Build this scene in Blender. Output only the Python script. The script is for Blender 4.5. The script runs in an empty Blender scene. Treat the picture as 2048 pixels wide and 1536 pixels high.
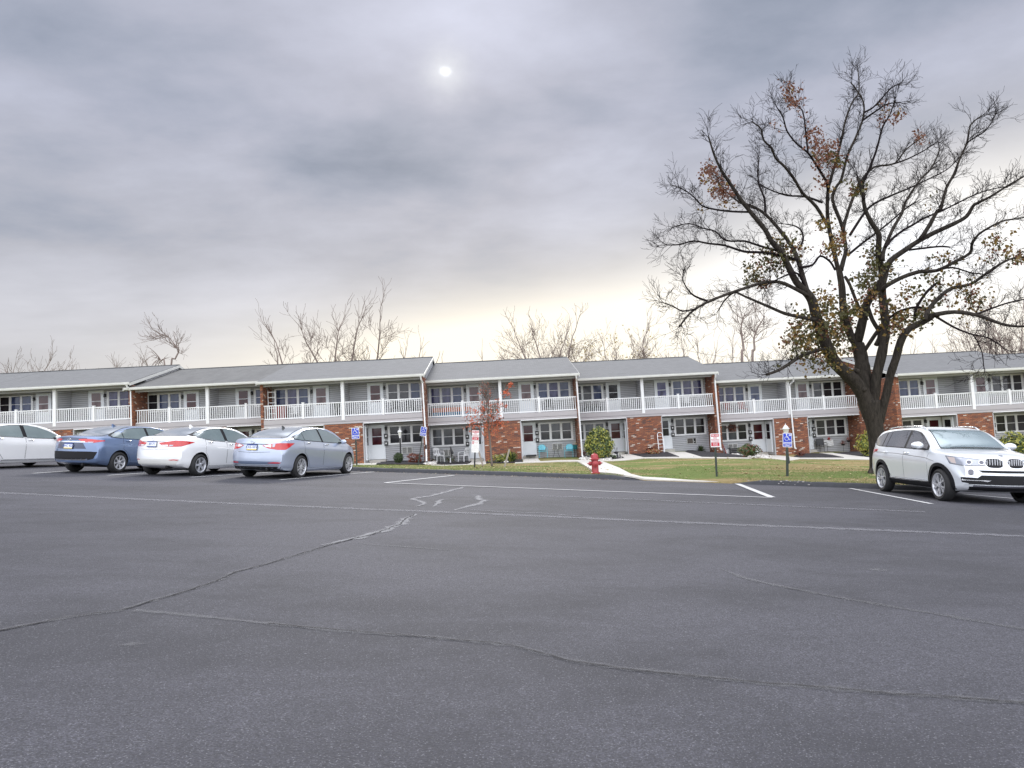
import bpy, bmesh, math, random
import numpy as np
from mathutils import Vector, Matrix
from mathutils.bvhtree import BVHTree
R_ = math.radians
scene = bpy.context.scene
COL = scene.collection
random.seed(7)

# ------------------------------------------------------------------ camera
CAM_H = 1.185
PITCH, ROLL, YAW, FPX = R_(4.0), R_(-3.0), R_(-1.3), 1365.0
def _rx(a): return Matrix.Rotation(a, 3, 'X')
def _rz(a): return Matrix.Rotation(a, 3, 'Z')
CROT = _rz(YAW) @ _rx(math.pi/2 + PITCH) @ _rz(ROLL)
CPOS = Vector((0, 0, CAM_H))
cam_d = bpy.data.cameras.new('camera')
cam = bpy.data.objects.new('camera', cam_d)
COL.objects.link(cam)
cam.matrix_world = Matrix.Translation(CPOS) @ CROT.to_4x4()
cam_d.sensor_width = 36.0
cam_d.lens = 36.0*FPX/2048.0
cam_d.clip_start = 0.05
cam_d.clip_end = 3000.0
scene.camera = cam
scene.render.resolution_x, scene.render.resolution_y = 1024, 768
scene.view_settings.view_transform = 'Standard'
scene.view_settings.look = 'None'
scene.view_settings.exposure = 0.15
scene.view_settings.gamma = 1.0
scene.cycles.use_denoising = True
scene.cycles.denoiser = 'OPENIMAGEDENOISE'
scene.cycles.denoising_input_passes = 'RGB_ALBEDO_NORMAL'
scene.cycles.denoising_prefilter = 'NONE'
scene.cycles.use_adaptive_sampling = True
scene.cycles.adaptive_threshold = 0.006
scene.cycles.sample_clamp_indirect = 6.0

def ray(px, py):
    return CROT @ Vector(((px-1024)/FPX, -(py-768)/FPX, -1.0))
def at(px, py, Y):
    "point of the place at distance Y seen at a pixel of the 2048 px wide photograph"
    d = ray(px, py)
    return CPOS + d*(Y/d.y)

# ------------------------------------------------------------------ sky and sun
SUN_AZ, SUN_EL = R_(-3.0), R_(28.7)
world = bpy.data.worlds.new('World')
scene.world = world
world.use_nodes = True
wt = world.node_tree
for n in list(wt.nodes): wt.nodes.remove(n)
def wn(t, **k):
    n = wt.nodes.new(t)
    for a, b in k.items(): setattr(n, a, b)
    return n
def wl(a, b): wt.links.new(a, b)
def wmath(op, a, b=None, c=None, clamp=False):
    n = wn('ShaderNodeMath', operation=op); n.use_clamp = clamp
    for i, v in enumerate((a, b, c)):
        if v is None: continue
        if isinstance(v, (int, float)): n.inputs[i].default_value = v
        else: wl(v, n.inputs[i])
    return n.outputs[0]
def wmix(fac, a, b):
    n = wn('ShaderNodeMix', data_type='RGBA')
    for s, v in ((0, fac), (6, a), (7, b)):
        if isinstance(v, (int, float)): n.inputs[s].default_value = v
        elif isinstance(v, tuple): n.inputs[s].default_value = (*v, 1)
        else: wl(v, n.inputs[s])
    return n.outputs[2]
def wramp(fac, stops):
    n = wn('ShaderNodeValToRGB'); el = n.color_ramp.elements
    el[0].position, el[0].color = stops[0][0], (*stops[0][1], 1)
    el[1].position, el[1].color = stops[-1][0], (*stops[-1][1], 1)
    for p, c in stops[1:-1]:
        e = el.new(p); e.color = (*c, 1)
    wl(fac, n.inputs[0]); return n.outputs[0]
tc = wn('ShaderNodeTexCoord')
nrm = wn('ShaderNodeVectorMath', operation='NORMALIZE'); wl(tc.outputs['Generated'], nrm.inputs[0])
sp = wn('ShaderNodeSeparateXYZ'); wl(nrm.outputs[0], sp.inputs[0])
DX, DY, DZ = sp.outputs
AZ = wmath('MULTIPLY', wmath('ARCTAN2', DX, DY), 180/math.pi)
EL = wmath('MULTIPLY', wmath('ARCSINE', DZ), 180/math.pi)
def wgauss(a0, e0, sa, se, tilt=0.0):
    da = wmath('SUBTRACT', AZ, a0)
    de = wmath('SUBTRACT', wmath('SUBTRACT', EL, e0), wmath('MULTIPLY', da, tilt))
    u = wmath('DIVIDE', da, sa); v = wmath('DIVIDE', de, se)
    q = wmath('ADD', wmath('MULTIPLY', u, u), wmath('MULTIPLY', v, v))
    return wmath('POWER', 2.718, wmath('MULTIPLY', q, -1.0))
# cloud deck: noise on a flat layer overhead
den = wmath('ADD', wmath('MAXIMUM', DZ, 0.0), 0.16)
cv = wn('ShaderNodeCombineXYZ')
wl(wmath('DIVIDE', DX, den), cv.inputs[0]); wl(wmath('DIVIDE', DY, den), cv.inputs[1])
def wnoise(scale, detail, rough, off, sx=1.0, sy=1.0, dist=0.0):
    mp = wn('ShaderNodeMapping'); wl(cv.outputs[0], mp.inputs[0])
    mp.inputs['Location'].default_value = off
    mp.inputs['Rotation'].default_value = (0, 0, R_(-12))
    mp.inputs['Scale'].default_value = (sx, sy, 1)
    n = wn('ShaderNodeTexNoise'); wl(mp.outputs[0], n.inputs['Vector'])
    n.inputs['Scale'].default_value = scale; n.inputs['Detail'].default_value = detail
    n.inputs['Roughness'].default_value = rough; n.inputs['Distortion'].default_value = dist
    return n.outputs['Fac']
n1 = wnoise(0.70, 4, 0.45, (3.1, 1.7, 0), 0.95, 1.15, 0.15)
n2 = wnoise(2.3, 7, 0.55, (7.3, -2.2, 0), 0.95, 1.15, 0.12)
n3 = wnoise(9.0, 6, 0.6, (1.3, 5.2, 0), 0.9, 1.3, 0.1)
dens = wmath('ADD', wmath('MULTIPLY', wmath('SUBTRACT', n1, 0.5), 2.0), wmath('MULTIPLY', wmath('SUBTRACT', n2, 0.5), 1.15))
dens = wmath('ADD', dens, wmath('MULTIPLY', wmath('SUBTRACT', n3, 0.5), 0.18))
# brightness of the deck shaped over the sky
br = wmath('MULTIPLY', wmath('MULTIPLY', dens, 0.36), wramp(wmath('DIVIDE', EL, 40.0), [(0.2, (.45, .45, .45)), (0.55, (1, 1, 1))]))
br = wmath('ADD', br, 0.465)
def addg(v, k, *a):
    return wmath('ADD', v, wmath('MULTIPLY', wgauss(*a), k))
br = addg(br, 0.10, -16, 9.0, 30, 6)          # paler towards the horizon
br = addg(br, 0.09, -5, 29, 17, 8)            # thin cloud round the sun
br = addg(br, -0.075, -9, 22, 10, 4.5, -0.15)   # dark bank in the middle
br = addg(br, -0.095, -33, 15.5, 15, 4, 0.12)
br = addg(br, -0.07, 27, 25, 14, 9)
br = addg(br, 0.07, 6, 18.0, 12, 4.5)
br = addg(br, 0.10, -19, 11.2, 9, 2.4)
br = addg(br, 0.05, -33, 24, 8, 3)
tint = wmix(wramp(wmath('DIVIDE', EL, 40.0), [(0.15, (0, 0, 0)), (0.62, (1, 1, 1))]), (0.995, 0.985, 1.035), (0.93, 0.97, 1.165))
tint2 = wmix(wramp(br, [(0.26, (1, 1, 1)), (0.46, (0, 0, 0))]), tint, (0.83, 0.965, 1.24))
lumv = wn('ShaderNodeVectorMath', operation='SCALE'); wl(tint2, lumv.inputs[0]); wl(wmath('MAXIMUM', br, 0.08), lumv.inputs['Scale'])
deck = lumv.outputs[0]
glow = wmath('ADD', wmath('MULTIPLY', wgauss(5, 3.0, 23, 6.4, 0.05), 2.9), wmath('MULTIPLY', wgauss(33, 10, 14, 5.6, 0.03), 1.8), clamp=True)
warm = wmix(wmath('MULTIPLY', wgauss(30, 11, 14, 6), 1.0, clamp=True), (1.08, 1.0, 0.85), (1.05, 1.06, 1.10))
col = wmix(glow, deck, warm)
# thin hot spot where the sun shows through
sd = Vector((math.sin(SUN_AZ)*math.cos(SUN_EL), math.cos(SUN_AZ)*math.cos(SUN_EL), math.sin(SUN_EL)))
dt = wn('ShaderNodeVectorMath', operation='DOT_PRODUCT'); 
sn = wn('ShaderNodeTexNoise'); wl(nrm.outputs[0], sn.inputs['Vector']); sn.inputs['Scale'].default_value = 55; sn.inputs['Detail'].default_value = 4
so = wn('ShaderNodeVectorMath', operation='MULTIPLY_ADD'); wl(sn.outputs['Color'], so.inputs[0]); so.inputs[1].default_value = (.016, .016, .016); wl(nrm.outputs[0], so.inputs[2])
so2 = wn('ShaderNodeVectorMath', operation='SUBTRACT'); wl(so.outputs[0], so2.inputs[0]); so2.inputs[1].default_value = (.008, .008, .008)
so3 = wn('ShaderNodeVectorMath', operation='NORMALIZE'); wl(so2.outputs[0], so3.inputs[0])
wl(so3.outputs[0], dt.inputs[0]); dt.inputs[1].default_value = sd
s1 = wmath('POWER', wmath('MAXIMUM', dt.outputs['Value'], 0.0), 70000)
s2 = wmath('POWER', wmath('MAXIMUM', dt.outputs['Value'], 0.0), 2600)
col = wmix(wmath('MULTIPLY', wmath('MULTIPLY', s2, 1.3), n2, clamp=True), col, (0.80, 0.82, 0.86))
col = wmix(wmath('MULTIPLY', wmath('MULTIPLY', s1, 2.3), n3, clamp=True), col, (1.15, 1.2, 1.25))
# unseen sky overhead and behind the camera, brightened as added light on the facade
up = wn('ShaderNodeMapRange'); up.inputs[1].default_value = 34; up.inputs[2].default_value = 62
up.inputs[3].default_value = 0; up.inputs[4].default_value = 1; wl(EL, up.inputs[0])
back_fill = wn('ShaderNodeMapRange'); back_fill.inputs[1].default_value = 0.15; back_fill.inputs[2].default_value = -0.6
back_fill.inputs[3].default_value = 0; back_fill.inputs[4].default_value = 1; wl(DY, back_fill.inputs[0])
bright = wmath('MAXIMUM', up.outputs[0], back_fill.outputs[0])
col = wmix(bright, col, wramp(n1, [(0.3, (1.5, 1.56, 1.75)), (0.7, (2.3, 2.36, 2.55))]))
col = wmix(wmath('MULTIPLY', back_fill.outputs[0], 0.75), col, (2.35, 2.42, 2.6))
sky = wn('ShaderNodeTexSky', sky_type='NISHITA')
sky.sun_disc = False; sky.sun_elevation = SUN_EL; sky.sun_rotation = SUN_AZ
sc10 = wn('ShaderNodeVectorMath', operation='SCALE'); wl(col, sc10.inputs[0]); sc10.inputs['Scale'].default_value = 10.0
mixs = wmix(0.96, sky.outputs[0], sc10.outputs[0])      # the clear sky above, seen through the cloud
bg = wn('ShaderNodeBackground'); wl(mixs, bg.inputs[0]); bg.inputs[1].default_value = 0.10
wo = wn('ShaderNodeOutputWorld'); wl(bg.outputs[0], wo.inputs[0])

sun_d = bpy.data.lights.new('sun', 'SUN')
sun_d.energy = 1.5; sun_d.angle = R_(11); sun_d.color = (1.0, 0.95, 0.88)
sun = bpy.data.objects.new('sun', sun_d); COL.objects.link(sun)
sun.rotation_mode = 'QUATERNION'
sun.rotation_quaternion = sd.to_track_quat('Z', 'Y')
sun.location = (0, 30, 40)

# ------------------------------------------------------------------ materials
def new_mat(name):
    m = bpy.data.materials.new(name); m.use_nodes = True
    nt = m.node_tree; b = nt.nodes['Principled BSDF']
    return m, nt, b
def nn(nt, t, **k):
    n = nt.nodes.new(t)
    for a, b in k.items(): setattr(n, a, b)
    return n
def set_in(nt, sock, v):
    if isinstance(v, (int, float)): sock.default_value = v
    elif isinstance(v, tuple): sock.default_value = (*v, 1) if len(v) == 3 and sock.type == 'RGBA' else v
    else: nt.links.new(v, sock)
def mth(nt, op, a, b=None, clamp=False):
    n = nn(nt, 'ShaderNodeMath', operation=op); n.use_clamp = clamp
    set_in(nt, n.inputs[0], a)
    if b is not None: set_in(nt, n.inputs[1], b)
    return n.outputs[0]
def mixc(nt, f, a, b, blend='MIX'):
    n = nn(nt, 'ShaderNodeMix', data_type='RGBA', blend_type=blend)
    set_in(nt, n.inputs[0], f); set_in(nt, n.inputs[6], a); set_in(nt, n.inputs[7], b)
    return n.outputs[2]
def noise(nt, vec, scale, detail=4, rough=0.55, dist=0.0, out='Fac'):
    n = nn(nt, 'ShaderNodeTexNoise')
    if vec is not None: nt.links.new(vec, n.inputs['Vector'])
    n.inputs['Scale'].default_value = scale; n.inputs['Detail'].default_value = detail
    n.inputs['Roughness'].default_value = rough; n.inputs['Distortion'].default_value = dist
    return n.outputs[out]
def ramp(nt, fac, stops):
    n = nn(nt, 'ShaderNodeValToRGB'); el = n.color_ramp.elements
    def cc(c): return (c, c, c, 1) if isinstance(c, (int, float)) else (*c, 1)
    el[0].position, el[0].color = stops[0][0], cc(stops[0][1])
    el[1].position, el[1].color = stops[-1][0], cc(stops[-1][1])
    for p, c in stops[1:-1]:
        e = el.new(p); e.color = cc(c)
    nt.links.new(fac, n.inputs[0]); return n.outputs[0]
def bump(nt, b, h, strength=0.3, dist=0.02):
    n = nn(nt, 'ShaderNodeBump'); n.inputs['Strength'].default_value = strength
    n.inputs['Distance'].default_value = dist; nt.links.new(h, n.inputs['Height'])
    nt.links.new(n.outputs[0], b.inputs['Normal'])
def objc(nt): return nn(nt, 'ShaderNodeTexCoord').outputs['Object']
def posc(nt): return nn(nt, 'ShaderNodeNewGeometry').outputs['Position']
def mapv(nt, vec, sc=(1, 1, 1), loc=(0, 0, 0), rot=(0, 0, 0)):
    n = nn(nt, 'ShaderNodeMapping'); nt.links.new(vec, n.inputs[0])
    n.inputs['Scale'].default_value = sc; n.inputs['Location'].default_value = loc; n.inputs['Rotation'].default_value = rot
    return n.outputs[0]

def plain(name, col, rough=0.6, metal=0.0, var=0.12, vs=6.0, coat=0.0, spec=0.5, bumpk=0.0, bs=60):
    m, nt, b = new_mat(name)
    v = objc(nt)
    f = noise(nt, v, vs, 4, 0.6)
    dk = tuple(c*(1-var) for c in col); lt = tuple(min(1, c*(1+var)) for c in col)
    nt.links.new(mixc(nt, f, dk, lt), b.inputs['Base Color'])
    b.inputs['Roughness'].default_value = rough; b.inputs['Metallic'].default_value = metal
    b.inputs['Coat Weight'].default_value = coat; b.inputs['Specular IOR Level'].default_value = spec
    b.inputs['Coat Roughness'].default_value = 0.04
    if bumpk: bump(nt, b, noise(nt, v, bs, 3, 0.6), bumpk, 0.01)
    return m

M = {}
M['white'] = plain('white_trim', (0.78, 0.785, 0.79), 0.45, var=0.04)
M['white_dirty'] = plain('gutter_white', (0.66, 0.66, 0.63), 0.5, var=0.14, vs=2.0)
M['soffit'] = plain('soffit_grey', (0.40, 0.40, 0.41), 0.6, var=0.05)
M['fascia'] = plain('fascia_taupe', (0.40, 0.375, 0.385), 0.55, var=0.05)
M['fascia_dark'] = plain('fascia_fold', (0.12, 0.11, 0.12), 0.6)
M['floor'] = plain('balcony_floor', (0.30, 0.30, 0.30), 0.8)
M['door'] = plain('door_white', (0.82, 0.85, 0.88), 0.4, var=0.04)
M['black'] = plain('black_metal', (0.018, 0.018, 0.02), 0.4)
M['blackpl'] = plain('black_plastic', (0.012, 0.012, 0.014), 0.6, spec=0.25)
M['darkgrey'] = plain('dark_grey', (0.07, 0.07, 0.075), 0.5)
M['grey'] = plain('grey_metal', (0.30, 0.30, 0.31), 0.4, 0.5)
M['chrome'] = plain('bright_metal', (0.72, 0.73, 0.75), 0.18, 1.0, var=0.03)
M['alloy'] = plain('alloy_silver', (0.60, 0.61, 0.64), 0.28, 0.5, var=0.04)
M['rubber'] = plain('tyre_rubber', (0.018, 0.018, 0.019), 0.75)
M['redpaint'] = plain('hydrant_red', (0.36, 0.045, 0.05), 0.45, var=0.25, vs=14, bumpk=0.15)
M['reddk'] = plain('dark_red', (0.30, 0.035, 0.035), 0.6)
M['signwhite'] = plain('sign_white', (0.82, 0.82, 0.82), 0.35, var=0.03)
M['signblue'] = plain('sign_blue', (0.012, 0.045, 0.50), 0.35, var=0.05)
M['signred'] = plain('sign_red', (0.50, 0.012, 0.035), 0.35, var=0.05)
M['postgreen'] = plain('post_dark_green', (0.045, 0.06, 0.05), 0.5, 0.3, var=0.3, vs=12)
M['turq'] = plain('turquoise_metal', (0.10, 0.55, 0.68), 0.4, 0.1)
M['orange'] = plain('orange_cloth', (0.55, 0.17, 0.08), 0.7)
M['bluecloth'] = plain('blue_cloth', (0.04, 0.18, 0.32), 0.7)
M['wood'] = plain('weathered_wood', (0.33, 0.29, 0.25), 0.8, var=0.3, vs=20)
M['lens'] = plain('lens_clear', (0.42, 0.44, 0.50), 0.08, 0.3, coat=1.0, var=0.35, vs=14)
M['lensdark'] = plain('lens_dark', (0.10, 0.10, 0.13), 0.06, 0.3, coat=1.0)
M['lensred'] = plain('lens_red', (0.55, 0.012, 0.015), 0.12, 0.0, coat=1.0, var=0.2, vs=9)
M['lensamber'] = plain('lens_amber', (0.62, 0.52, 0.48), 0.15, coat=0.6)
M['lampglass'] = plain('lantern_glass', (0.75, 0.74, 0.66), 0.2)
M['platewhite'] = plain('plate_white', (0.72, 0.75, 0.80), 0.4)
M['plateblue'] = plain('plate_blue', (0.03, 0.07, 0.28), 0.4)
M['plateyel'] = plain('plate_yellow', (0.70, 0.55, 0.15), 0.4)
M['navy'] = plain('panel_shade_navy', (0.03, 0.045, 0.095), 0.3, 0.2, coat=0.8)  # shade from the boot's shape and plate recess, put into the colour
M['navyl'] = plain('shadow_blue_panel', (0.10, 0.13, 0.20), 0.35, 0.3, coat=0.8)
M['teal'] = plain('teal_pot', (0.02, 0.16, 0.17), 0.4)
M['redflower'] = plain('red_flowers', (0.55, 0.03, 0.02), 0.6, var=0.3, vs=20)
M['kerb_chip'] = plain('chipped_kerb', (0.33, 0.31, 0.30), 0.9, var=0.3, vs=10)
M['stone'] = plain('pale_stone', (0.62, 0.60, 0.57), 0.7, var=0.2, vs=10)
M['clothwhite'] = plain('white_cover', (0.74, 0.74, 0.74), 0.6, bumpk=0.6, bs=9)

def paint(name, col, metal=0.0, rough=0.32, flake=0.0):
    m, nt, b = new_mat(name)
    v = objc(nt)
    f = noise(nt, v, 1.3, 3, 0.6)
    b.inputs['Roughness'].default_value = rough
    nt.links.new(mixc(nt, f, tuple(c*0.93 for c in col), tuple(min(1, c*1.05) for c in col)), b.inputs['Base Color'])
    b.inputs['Metallic'].default_value = metal
    b.inputs['Coat Weight'].default_value = 1.0; b.inputs['Coat Roughness'].default_value = 0.03
    return m
M['p_silverblue'] = paint('paint_silver_blue', (0.46, 0.515, 0.635), 0.5)
M['p_white'] = paint('paint_white', (0.88, 0.88, 0.88))
M['p_pearl'] = paint('paint_pearl_white', (0.86, 0.87, 0.88))
M['p_blue'] = paint('paint_slate_blue', (0.165, 0.235, 0.39), 0.5)
M['p_silver'] = paint('paint_pale_silver', (0.82, 0.85, 0.88), 0.3)
def carglass(name, col, spec=0.9, rough=0.03, metal=0.0):
    m, nt, b = new_mat(name); b.inputs['Metallic'].default_value = metal
    f = noise(nt, objc(nt), 2.2, 3, 0.6)
    nt.links.new(mixc(nt, f, tuple(c*0.6 for c in col), col), b.inputs['Base Color'])
    b.inputs['Roughness'].default_value = rough; b.inputs['Specular IOR Level'].default_value = spec
    b.inputs['IOR'].default_value = 1.75
    b.inputs['Coat Weight'].default_value = 1.0; b.inputs['Coat Roughness'].default_value = 0.02
    return m
M['g_side'] = carglass('glass_side_green', (0.18, 0.235, 0.23))
M['g_rear'] = carglass('glass_sloped', (0.85, 0.92, 0.93), metal=0.85)
M['g_screen'] = carglass('glass_windscreen', (0.34, 0.44, 0.46), metal=0.45)
M['g_dark'] = carglass('glass_tinted', (0.09, 0.09, 0.10))

def winmat(name, c0, c1, rough=0.05, slats=0.0):
    m, nt, b = new_mat(name)
    v = objc(nt)
    f = noise(nt, mapv(nt, v, (1.2, 1, 0.6)), 2.0, 2, 0.5, 0.4)
    c = mixc(nt, ramp(nt, f, [(0.35, 0.0), (0.65, 1.0)]), c0, c1)
    if slats:
        w = nn(nt, 'ShaderNodeTexWave', wave_type='BANDS', bands_direction='Z')
        nt.links.new(v, w.inputs['Vector']); w.inputs['Scale'].default_value = 7.0
        c = mixc(nt, mth(nt, 'MULTIPLY', w.outputs['Fac'], slats), c, tuple(x*2.6 for x in c1))
    nt.links.new(c, b.inputs['Base Color'])
    b.inputs['Roughness'].default_value = rough; b.inputs['Specular IOR Level'].default_value = 0.35
    return m
M['w_blue'] = winmat('pane_blue', (0.028, 0.040, 0.095), (0.075, 0.10, 0.19))  # bluish sky reflection put into the pane's base colour
M['w_purple'] = winmat('pane_purple_curtain', (0.022, 0.022, 0.065), (0.10, 0.10, 0.22))
M['w_dark'] = winmat('pane_dark', (0.012, 0.012, 0.016), (0.03, 0.03, 0.036))
M['w_blind'] = winmat('pane_blinds', (0.022, 0.022, 0.026), (0.055, 0.055, 0.06), slats=0.5)
M['w_grey'] = winmat('pane_grey_curtain', (0.065, 0.07, 0.077), (0.12, 0.125, 0.135))
M['w_maroon'] = winmat('pane_maroon', (0.045, 0.008, 0.010), (0.075, 0.016, 0.02))
M['w_rose'] = winmat('pane_rose', (0.085, 0.045, 0.05), (0.17, 0.105, 0.11))

# siding: lapped boards
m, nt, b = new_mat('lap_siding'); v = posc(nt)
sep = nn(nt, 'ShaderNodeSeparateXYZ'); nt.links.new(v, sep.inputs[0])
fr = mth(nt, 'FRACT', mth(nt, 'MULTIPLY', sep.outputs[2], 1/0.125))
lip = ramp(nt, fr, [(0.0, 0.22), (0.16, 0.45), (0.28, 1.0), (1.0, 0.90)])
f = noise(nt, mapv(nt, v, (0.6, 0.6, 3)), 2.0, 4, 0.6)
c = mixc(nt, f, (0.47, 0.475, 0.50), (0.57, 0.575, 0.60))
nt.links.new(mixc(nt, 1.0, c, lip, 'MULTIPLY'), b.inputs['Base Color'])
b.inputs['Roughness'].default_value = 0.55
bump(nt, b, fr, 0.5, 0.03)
M['siding'] = m

# brick with scattered white ones
m, nt, b = new_mat('mixed_red_brick'); v = posc(nt)
sep = nn(nt, 'ShaderNodeSeparateXYZ'); nt.links.new(v, sep.inputs[0])
cmb = nn(nt, 'ShaderNodeCombineXYZ')
nt.links.new(mth(nt, 'ADD', sep.outputs[0], sep.outputs[1]), cmb.inputs[0]); nt.links.new(sep.outputs[2], cmb.inputs[1])
bt = nn(nt, 'ShaderNodeTexBrick'); nt.links.new(cmb.outputs[0], bt.inputs['Vector'])
bt.inputs['Color1'].default_value = (0, 0, 0, 1); bt.inputs['Color2'].default_value = (1, 1, 1, 1)
bt.inputs['Mortar'].default_value = (0.5, 0.5, 0.5, 1)
bt.inputs['Scale'].default_value = 1.0; bt.inputs['Mortar Size'].default_value = 0.011
bt.inputs['Brick Width'].default_value = 0.235; bt.inputs['Row Height'].default_value = 0.075
bt.inputs['Bias'].default_value = 0.0; bt.inputs['Mortar Smooth'].default_value = 0.1
t = bt.outputs['Color']
brc = ramp(nt, t, [(0.0, (0.17, 0.055, 0.030)), (0.18, (0.42, 0.130, 0.050)), (0.34, (0.11, 0.060, 0.050)), (0.42, (0.43, 0.145, 0.060)), (0.60, (0.24, 0.080, 0.045)), (0.76, (0.52, 0.20, 0.085)), (0.905, (0.27, 0.092, 0.045)), (0.925, (0.27, 0.092, 0.045)), (0.935, (0.66, 0.54, 0.44)), (1.0, (0.80, 0.69, 0.60))])
g = noise(nt, v, 25, 4, 0.6)
brc = mixc(nt, mth(nt, 'MULTIPLY', g, 0.35), brc, (0.10, 0.05, 0.04))
nt.links.new(mixc(nt, bt.outputs['Fac'], brc, (0.075, 0.055, 0.05)), b.inputs['Base Color'])
b.inputs['Roughness'].default_value = 0.85
bump(nt, b, mth(nt, 'SUBTRACT', 1.0, bt.outputs['Fac']), 0.5, 0.01)
M['brick'] = m

def shingle(name, col, streak=0.0):
    m, nt, b = new_mat(name); v = objc(nt)
    bt = nn(nt, 'ShaderNodeTexBrick'); nt.links.new(mapv(nt, v, (1, 1.03, 0)), bt.inputs['Vector'])
    bt.inputs['Color1'].default_value = (*[c*0.86 for c in col], 1); bt.inputs['Color2'].default_value = (*[c*1.14 for c in col], 1)
    bt.inputs['Mortar'].default_value = (*[c*0.62 for c in col], 1)
    bt.inputs['Scale'].default_value = 1.0; bt.inputs['Brick Width'].default_value = 0.31; bt.inputs['Row Height'].default_value = 0.16
    bt.inputs['Mortar Size'].default_value = 0.008
    f = noise(nt, v, 0.7, 5, 0.6)
    c = mixc(nt, mth(nt, 'MULTIPLY', f, 0.35), bt.outputs['Color'], tuple(x*0.7 for x in col))
    if streak:
        s = noise(nt, mapv(nt, v, (0.9, 0.16, 1)), 1.6, 5, 0.65, 0.6)
        c = mixc(nt, mth(nt, 'MULTIPLY', ramp(nt, s, [(0.42, 0.0), (0.66, 1.0)]), streak), c, (0.085, 0.085, 0.085))
    g = noise(nt, v, 45, 3, 0.7)
    c = mixc(nt, 0.25, c, mixc(nt, g, tuple(x*0.5 for x in col), tuple(x*1.5 for x in col)))
    nt.links.new(c, b.inputs['Base Color']); b.inputs['Roughness'].default_value = 0.9
    bump(nt, b, bt.outputs['Fac'], 0.35, 0.01)
    return m
M['shingle'] = shingle('grey_shingles', (0.158, 0.160, 0.163))
M['shingle_old'] = shingle('streaked_old_shingles', (0.14, 0.14, 0.138), 0.75)

# asphalt
m, nt, b = new_mat('sealed_asphalt'); v = posc(nt)
fine = noise(nt, v, 95, 3, 0.75)
vor = nn(nt, 'ShaderNodeTexVoronoi'); nt.links.new(v, vor.inputs['Vector']); vor.inputs['Scale'].default_value = 75
agg = ramp(nt, vor.outputs['Distance'], [(0.0, 1.0), (0.35, 0.35), (0.7, 0.0)])
big = mth(nt, 'ADD', mth(nt, 'MULTIPLY', noise(nt, mapv(nt, v, (0.35, 0.8, 1), rot=(0, 0, R_(20))), 0.55, 3, 0.5, 0.4), 0.6), mth(nt, 'MULTIPLY', noise(nt, mapv(nt, v, (0.5, 0.9, 1), rot=(0, 0, R_(15))), 2.2, 6, 0.7, 0.5), 0.4))
mid = noise(nt, v, 3.0, 5, 0.6)
base = mixc(nt, ramp(nt, big, [(0.43, 0.0), (0.56, 1.0)]), (0.056, 0.056, 0.071), (0.150, 0.148, 0.182))
base = mixc(nt, mth(nt, 'MULTIPLY', ramp(nt, mid, [(0.45, 0.0), (0.70, 1.0)]), 0.35), base, (0.145, 0.144, 0.170))
grit = noise(nt, v, 22, 4, 0.8)
base = mixc(nt, mth(nt, 'MULTIPLY', ramp(nt, grit, [(0.42, 1.0), (0.55, 0.0)]), 0.42), base, (0.040, 0.040, 0.050))
base = mixc(nt, mth(nt, 'MULTIPLY', ramp(nt, fine, [(0.40, 0.0), (0.62, 1.0)]), 0.55), (0.040, 0.040, 0.046), base)
spk = noise(nt, v, 120, 2, 0.5)
base = mixc(nt, mth(nt, 'MULTIPLY', ramp(nt, spk, [(0.60, 0.0), (0.70, 1.0)]), 0.5), base, (0.26, 0.26, 0.285))
nt.links.new(base, b.inputs['Base Color'])
b.inputs['Roughness'].default_value = 0.8; b.inputs['Specular IOR Level'].default_value = 0.28
h = mth(nt, 'ADD', mth(nt, 'MULTIPLY', fine, 0.6), mth(nt, 'MULTIPLY', agg, 0.5))
bump(nt, b, h, 0.55, 0.012)
M['asphalt'] = m
def patchmat(name, col, lo=0.45, hi=0.62, sc=6.0, stretch=(1, 1, 1), edge=None, op=1.0):
    m, nt, b = new_mat(name); v = posc(nt)
    f = noise(nt, mapv(nt, v, stretch), sc, 5, 0.65)
    fine = noise(nt, v, 110, 3, 0.75)
    c = mixc(nt, f, tuple(x*0.82 for x in col), tuple(x*1.15 for x in col))
    c = mixc(nt, mth(nt, 'MULTIPLY', fine, 0.5), c, tuple(x*0.45 for x in col))
    nt.links.new(c, b.inputs['Base Color']); b.inputs['Roughness'].default_value = 0.85
    # broken, worn outline
    tr = nn(nt, 'ShaderNodeBsdfTransparent'); mx = nn(nt, 'ShaderNodeMixShader')
    w = noise(nt, mapv(nt, v, stretch), sc*3, 6, 0.7)
    uvn = nn(nt, 'ShaderNodeAttribute'); uvn.attribute_name = 'edge'
    w2 = mth(nt, 'ADD', w, mth(nt, 'MULTIPLY', uvn.outputs['Fac'], -0.55 if edge is None else -edge))
    nt.links.new(mth(nt, 'MULTIPLY', ramp(nt, w2, [(lo-0.06-0.2, 0.0), (hi-0.2, 1.0)]), op), mx.inputs[0])
    nt.links.new(tr.outputs[0], mx.inputs[1]); nt.links.new(b.outputs[0], mx.inputs[2])
    nt.links.new(mx.outputs[0], nt.nodes['Material Output'].inputs[0])
    return m
M['seam'] = patchmat('seam_pale_dust', (0.25, 0.248, 0.268), 0.36, 0.56, 4.0, op=0.52)
M['seam2'] = patchmat('squiggle_pale_dust', (0.30, 0.30, 0.315), 0.36, 0.56, 4.0, op=0.7)
M['crackfill'] = patchmat('crack_border_pale', (0.17, 0.17, 0.18), 0.36, 0.62, 7.0, op=0.5)
M['crack'] = plain('crack_dark', (0.034, 0.033, 0.036), 0.95)
M['line'] = patchmat('painted_line_worn', (0.60, 0.60, 0.60), 0.30, 0.40, 3.0, edge=0.25)
M['kerb'] = plain('asphalt_kerb', (0.035, 0.036, 0.042), 0.8, var=0.5, vs=9, bumpk=0.6, bs=25)

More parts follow.
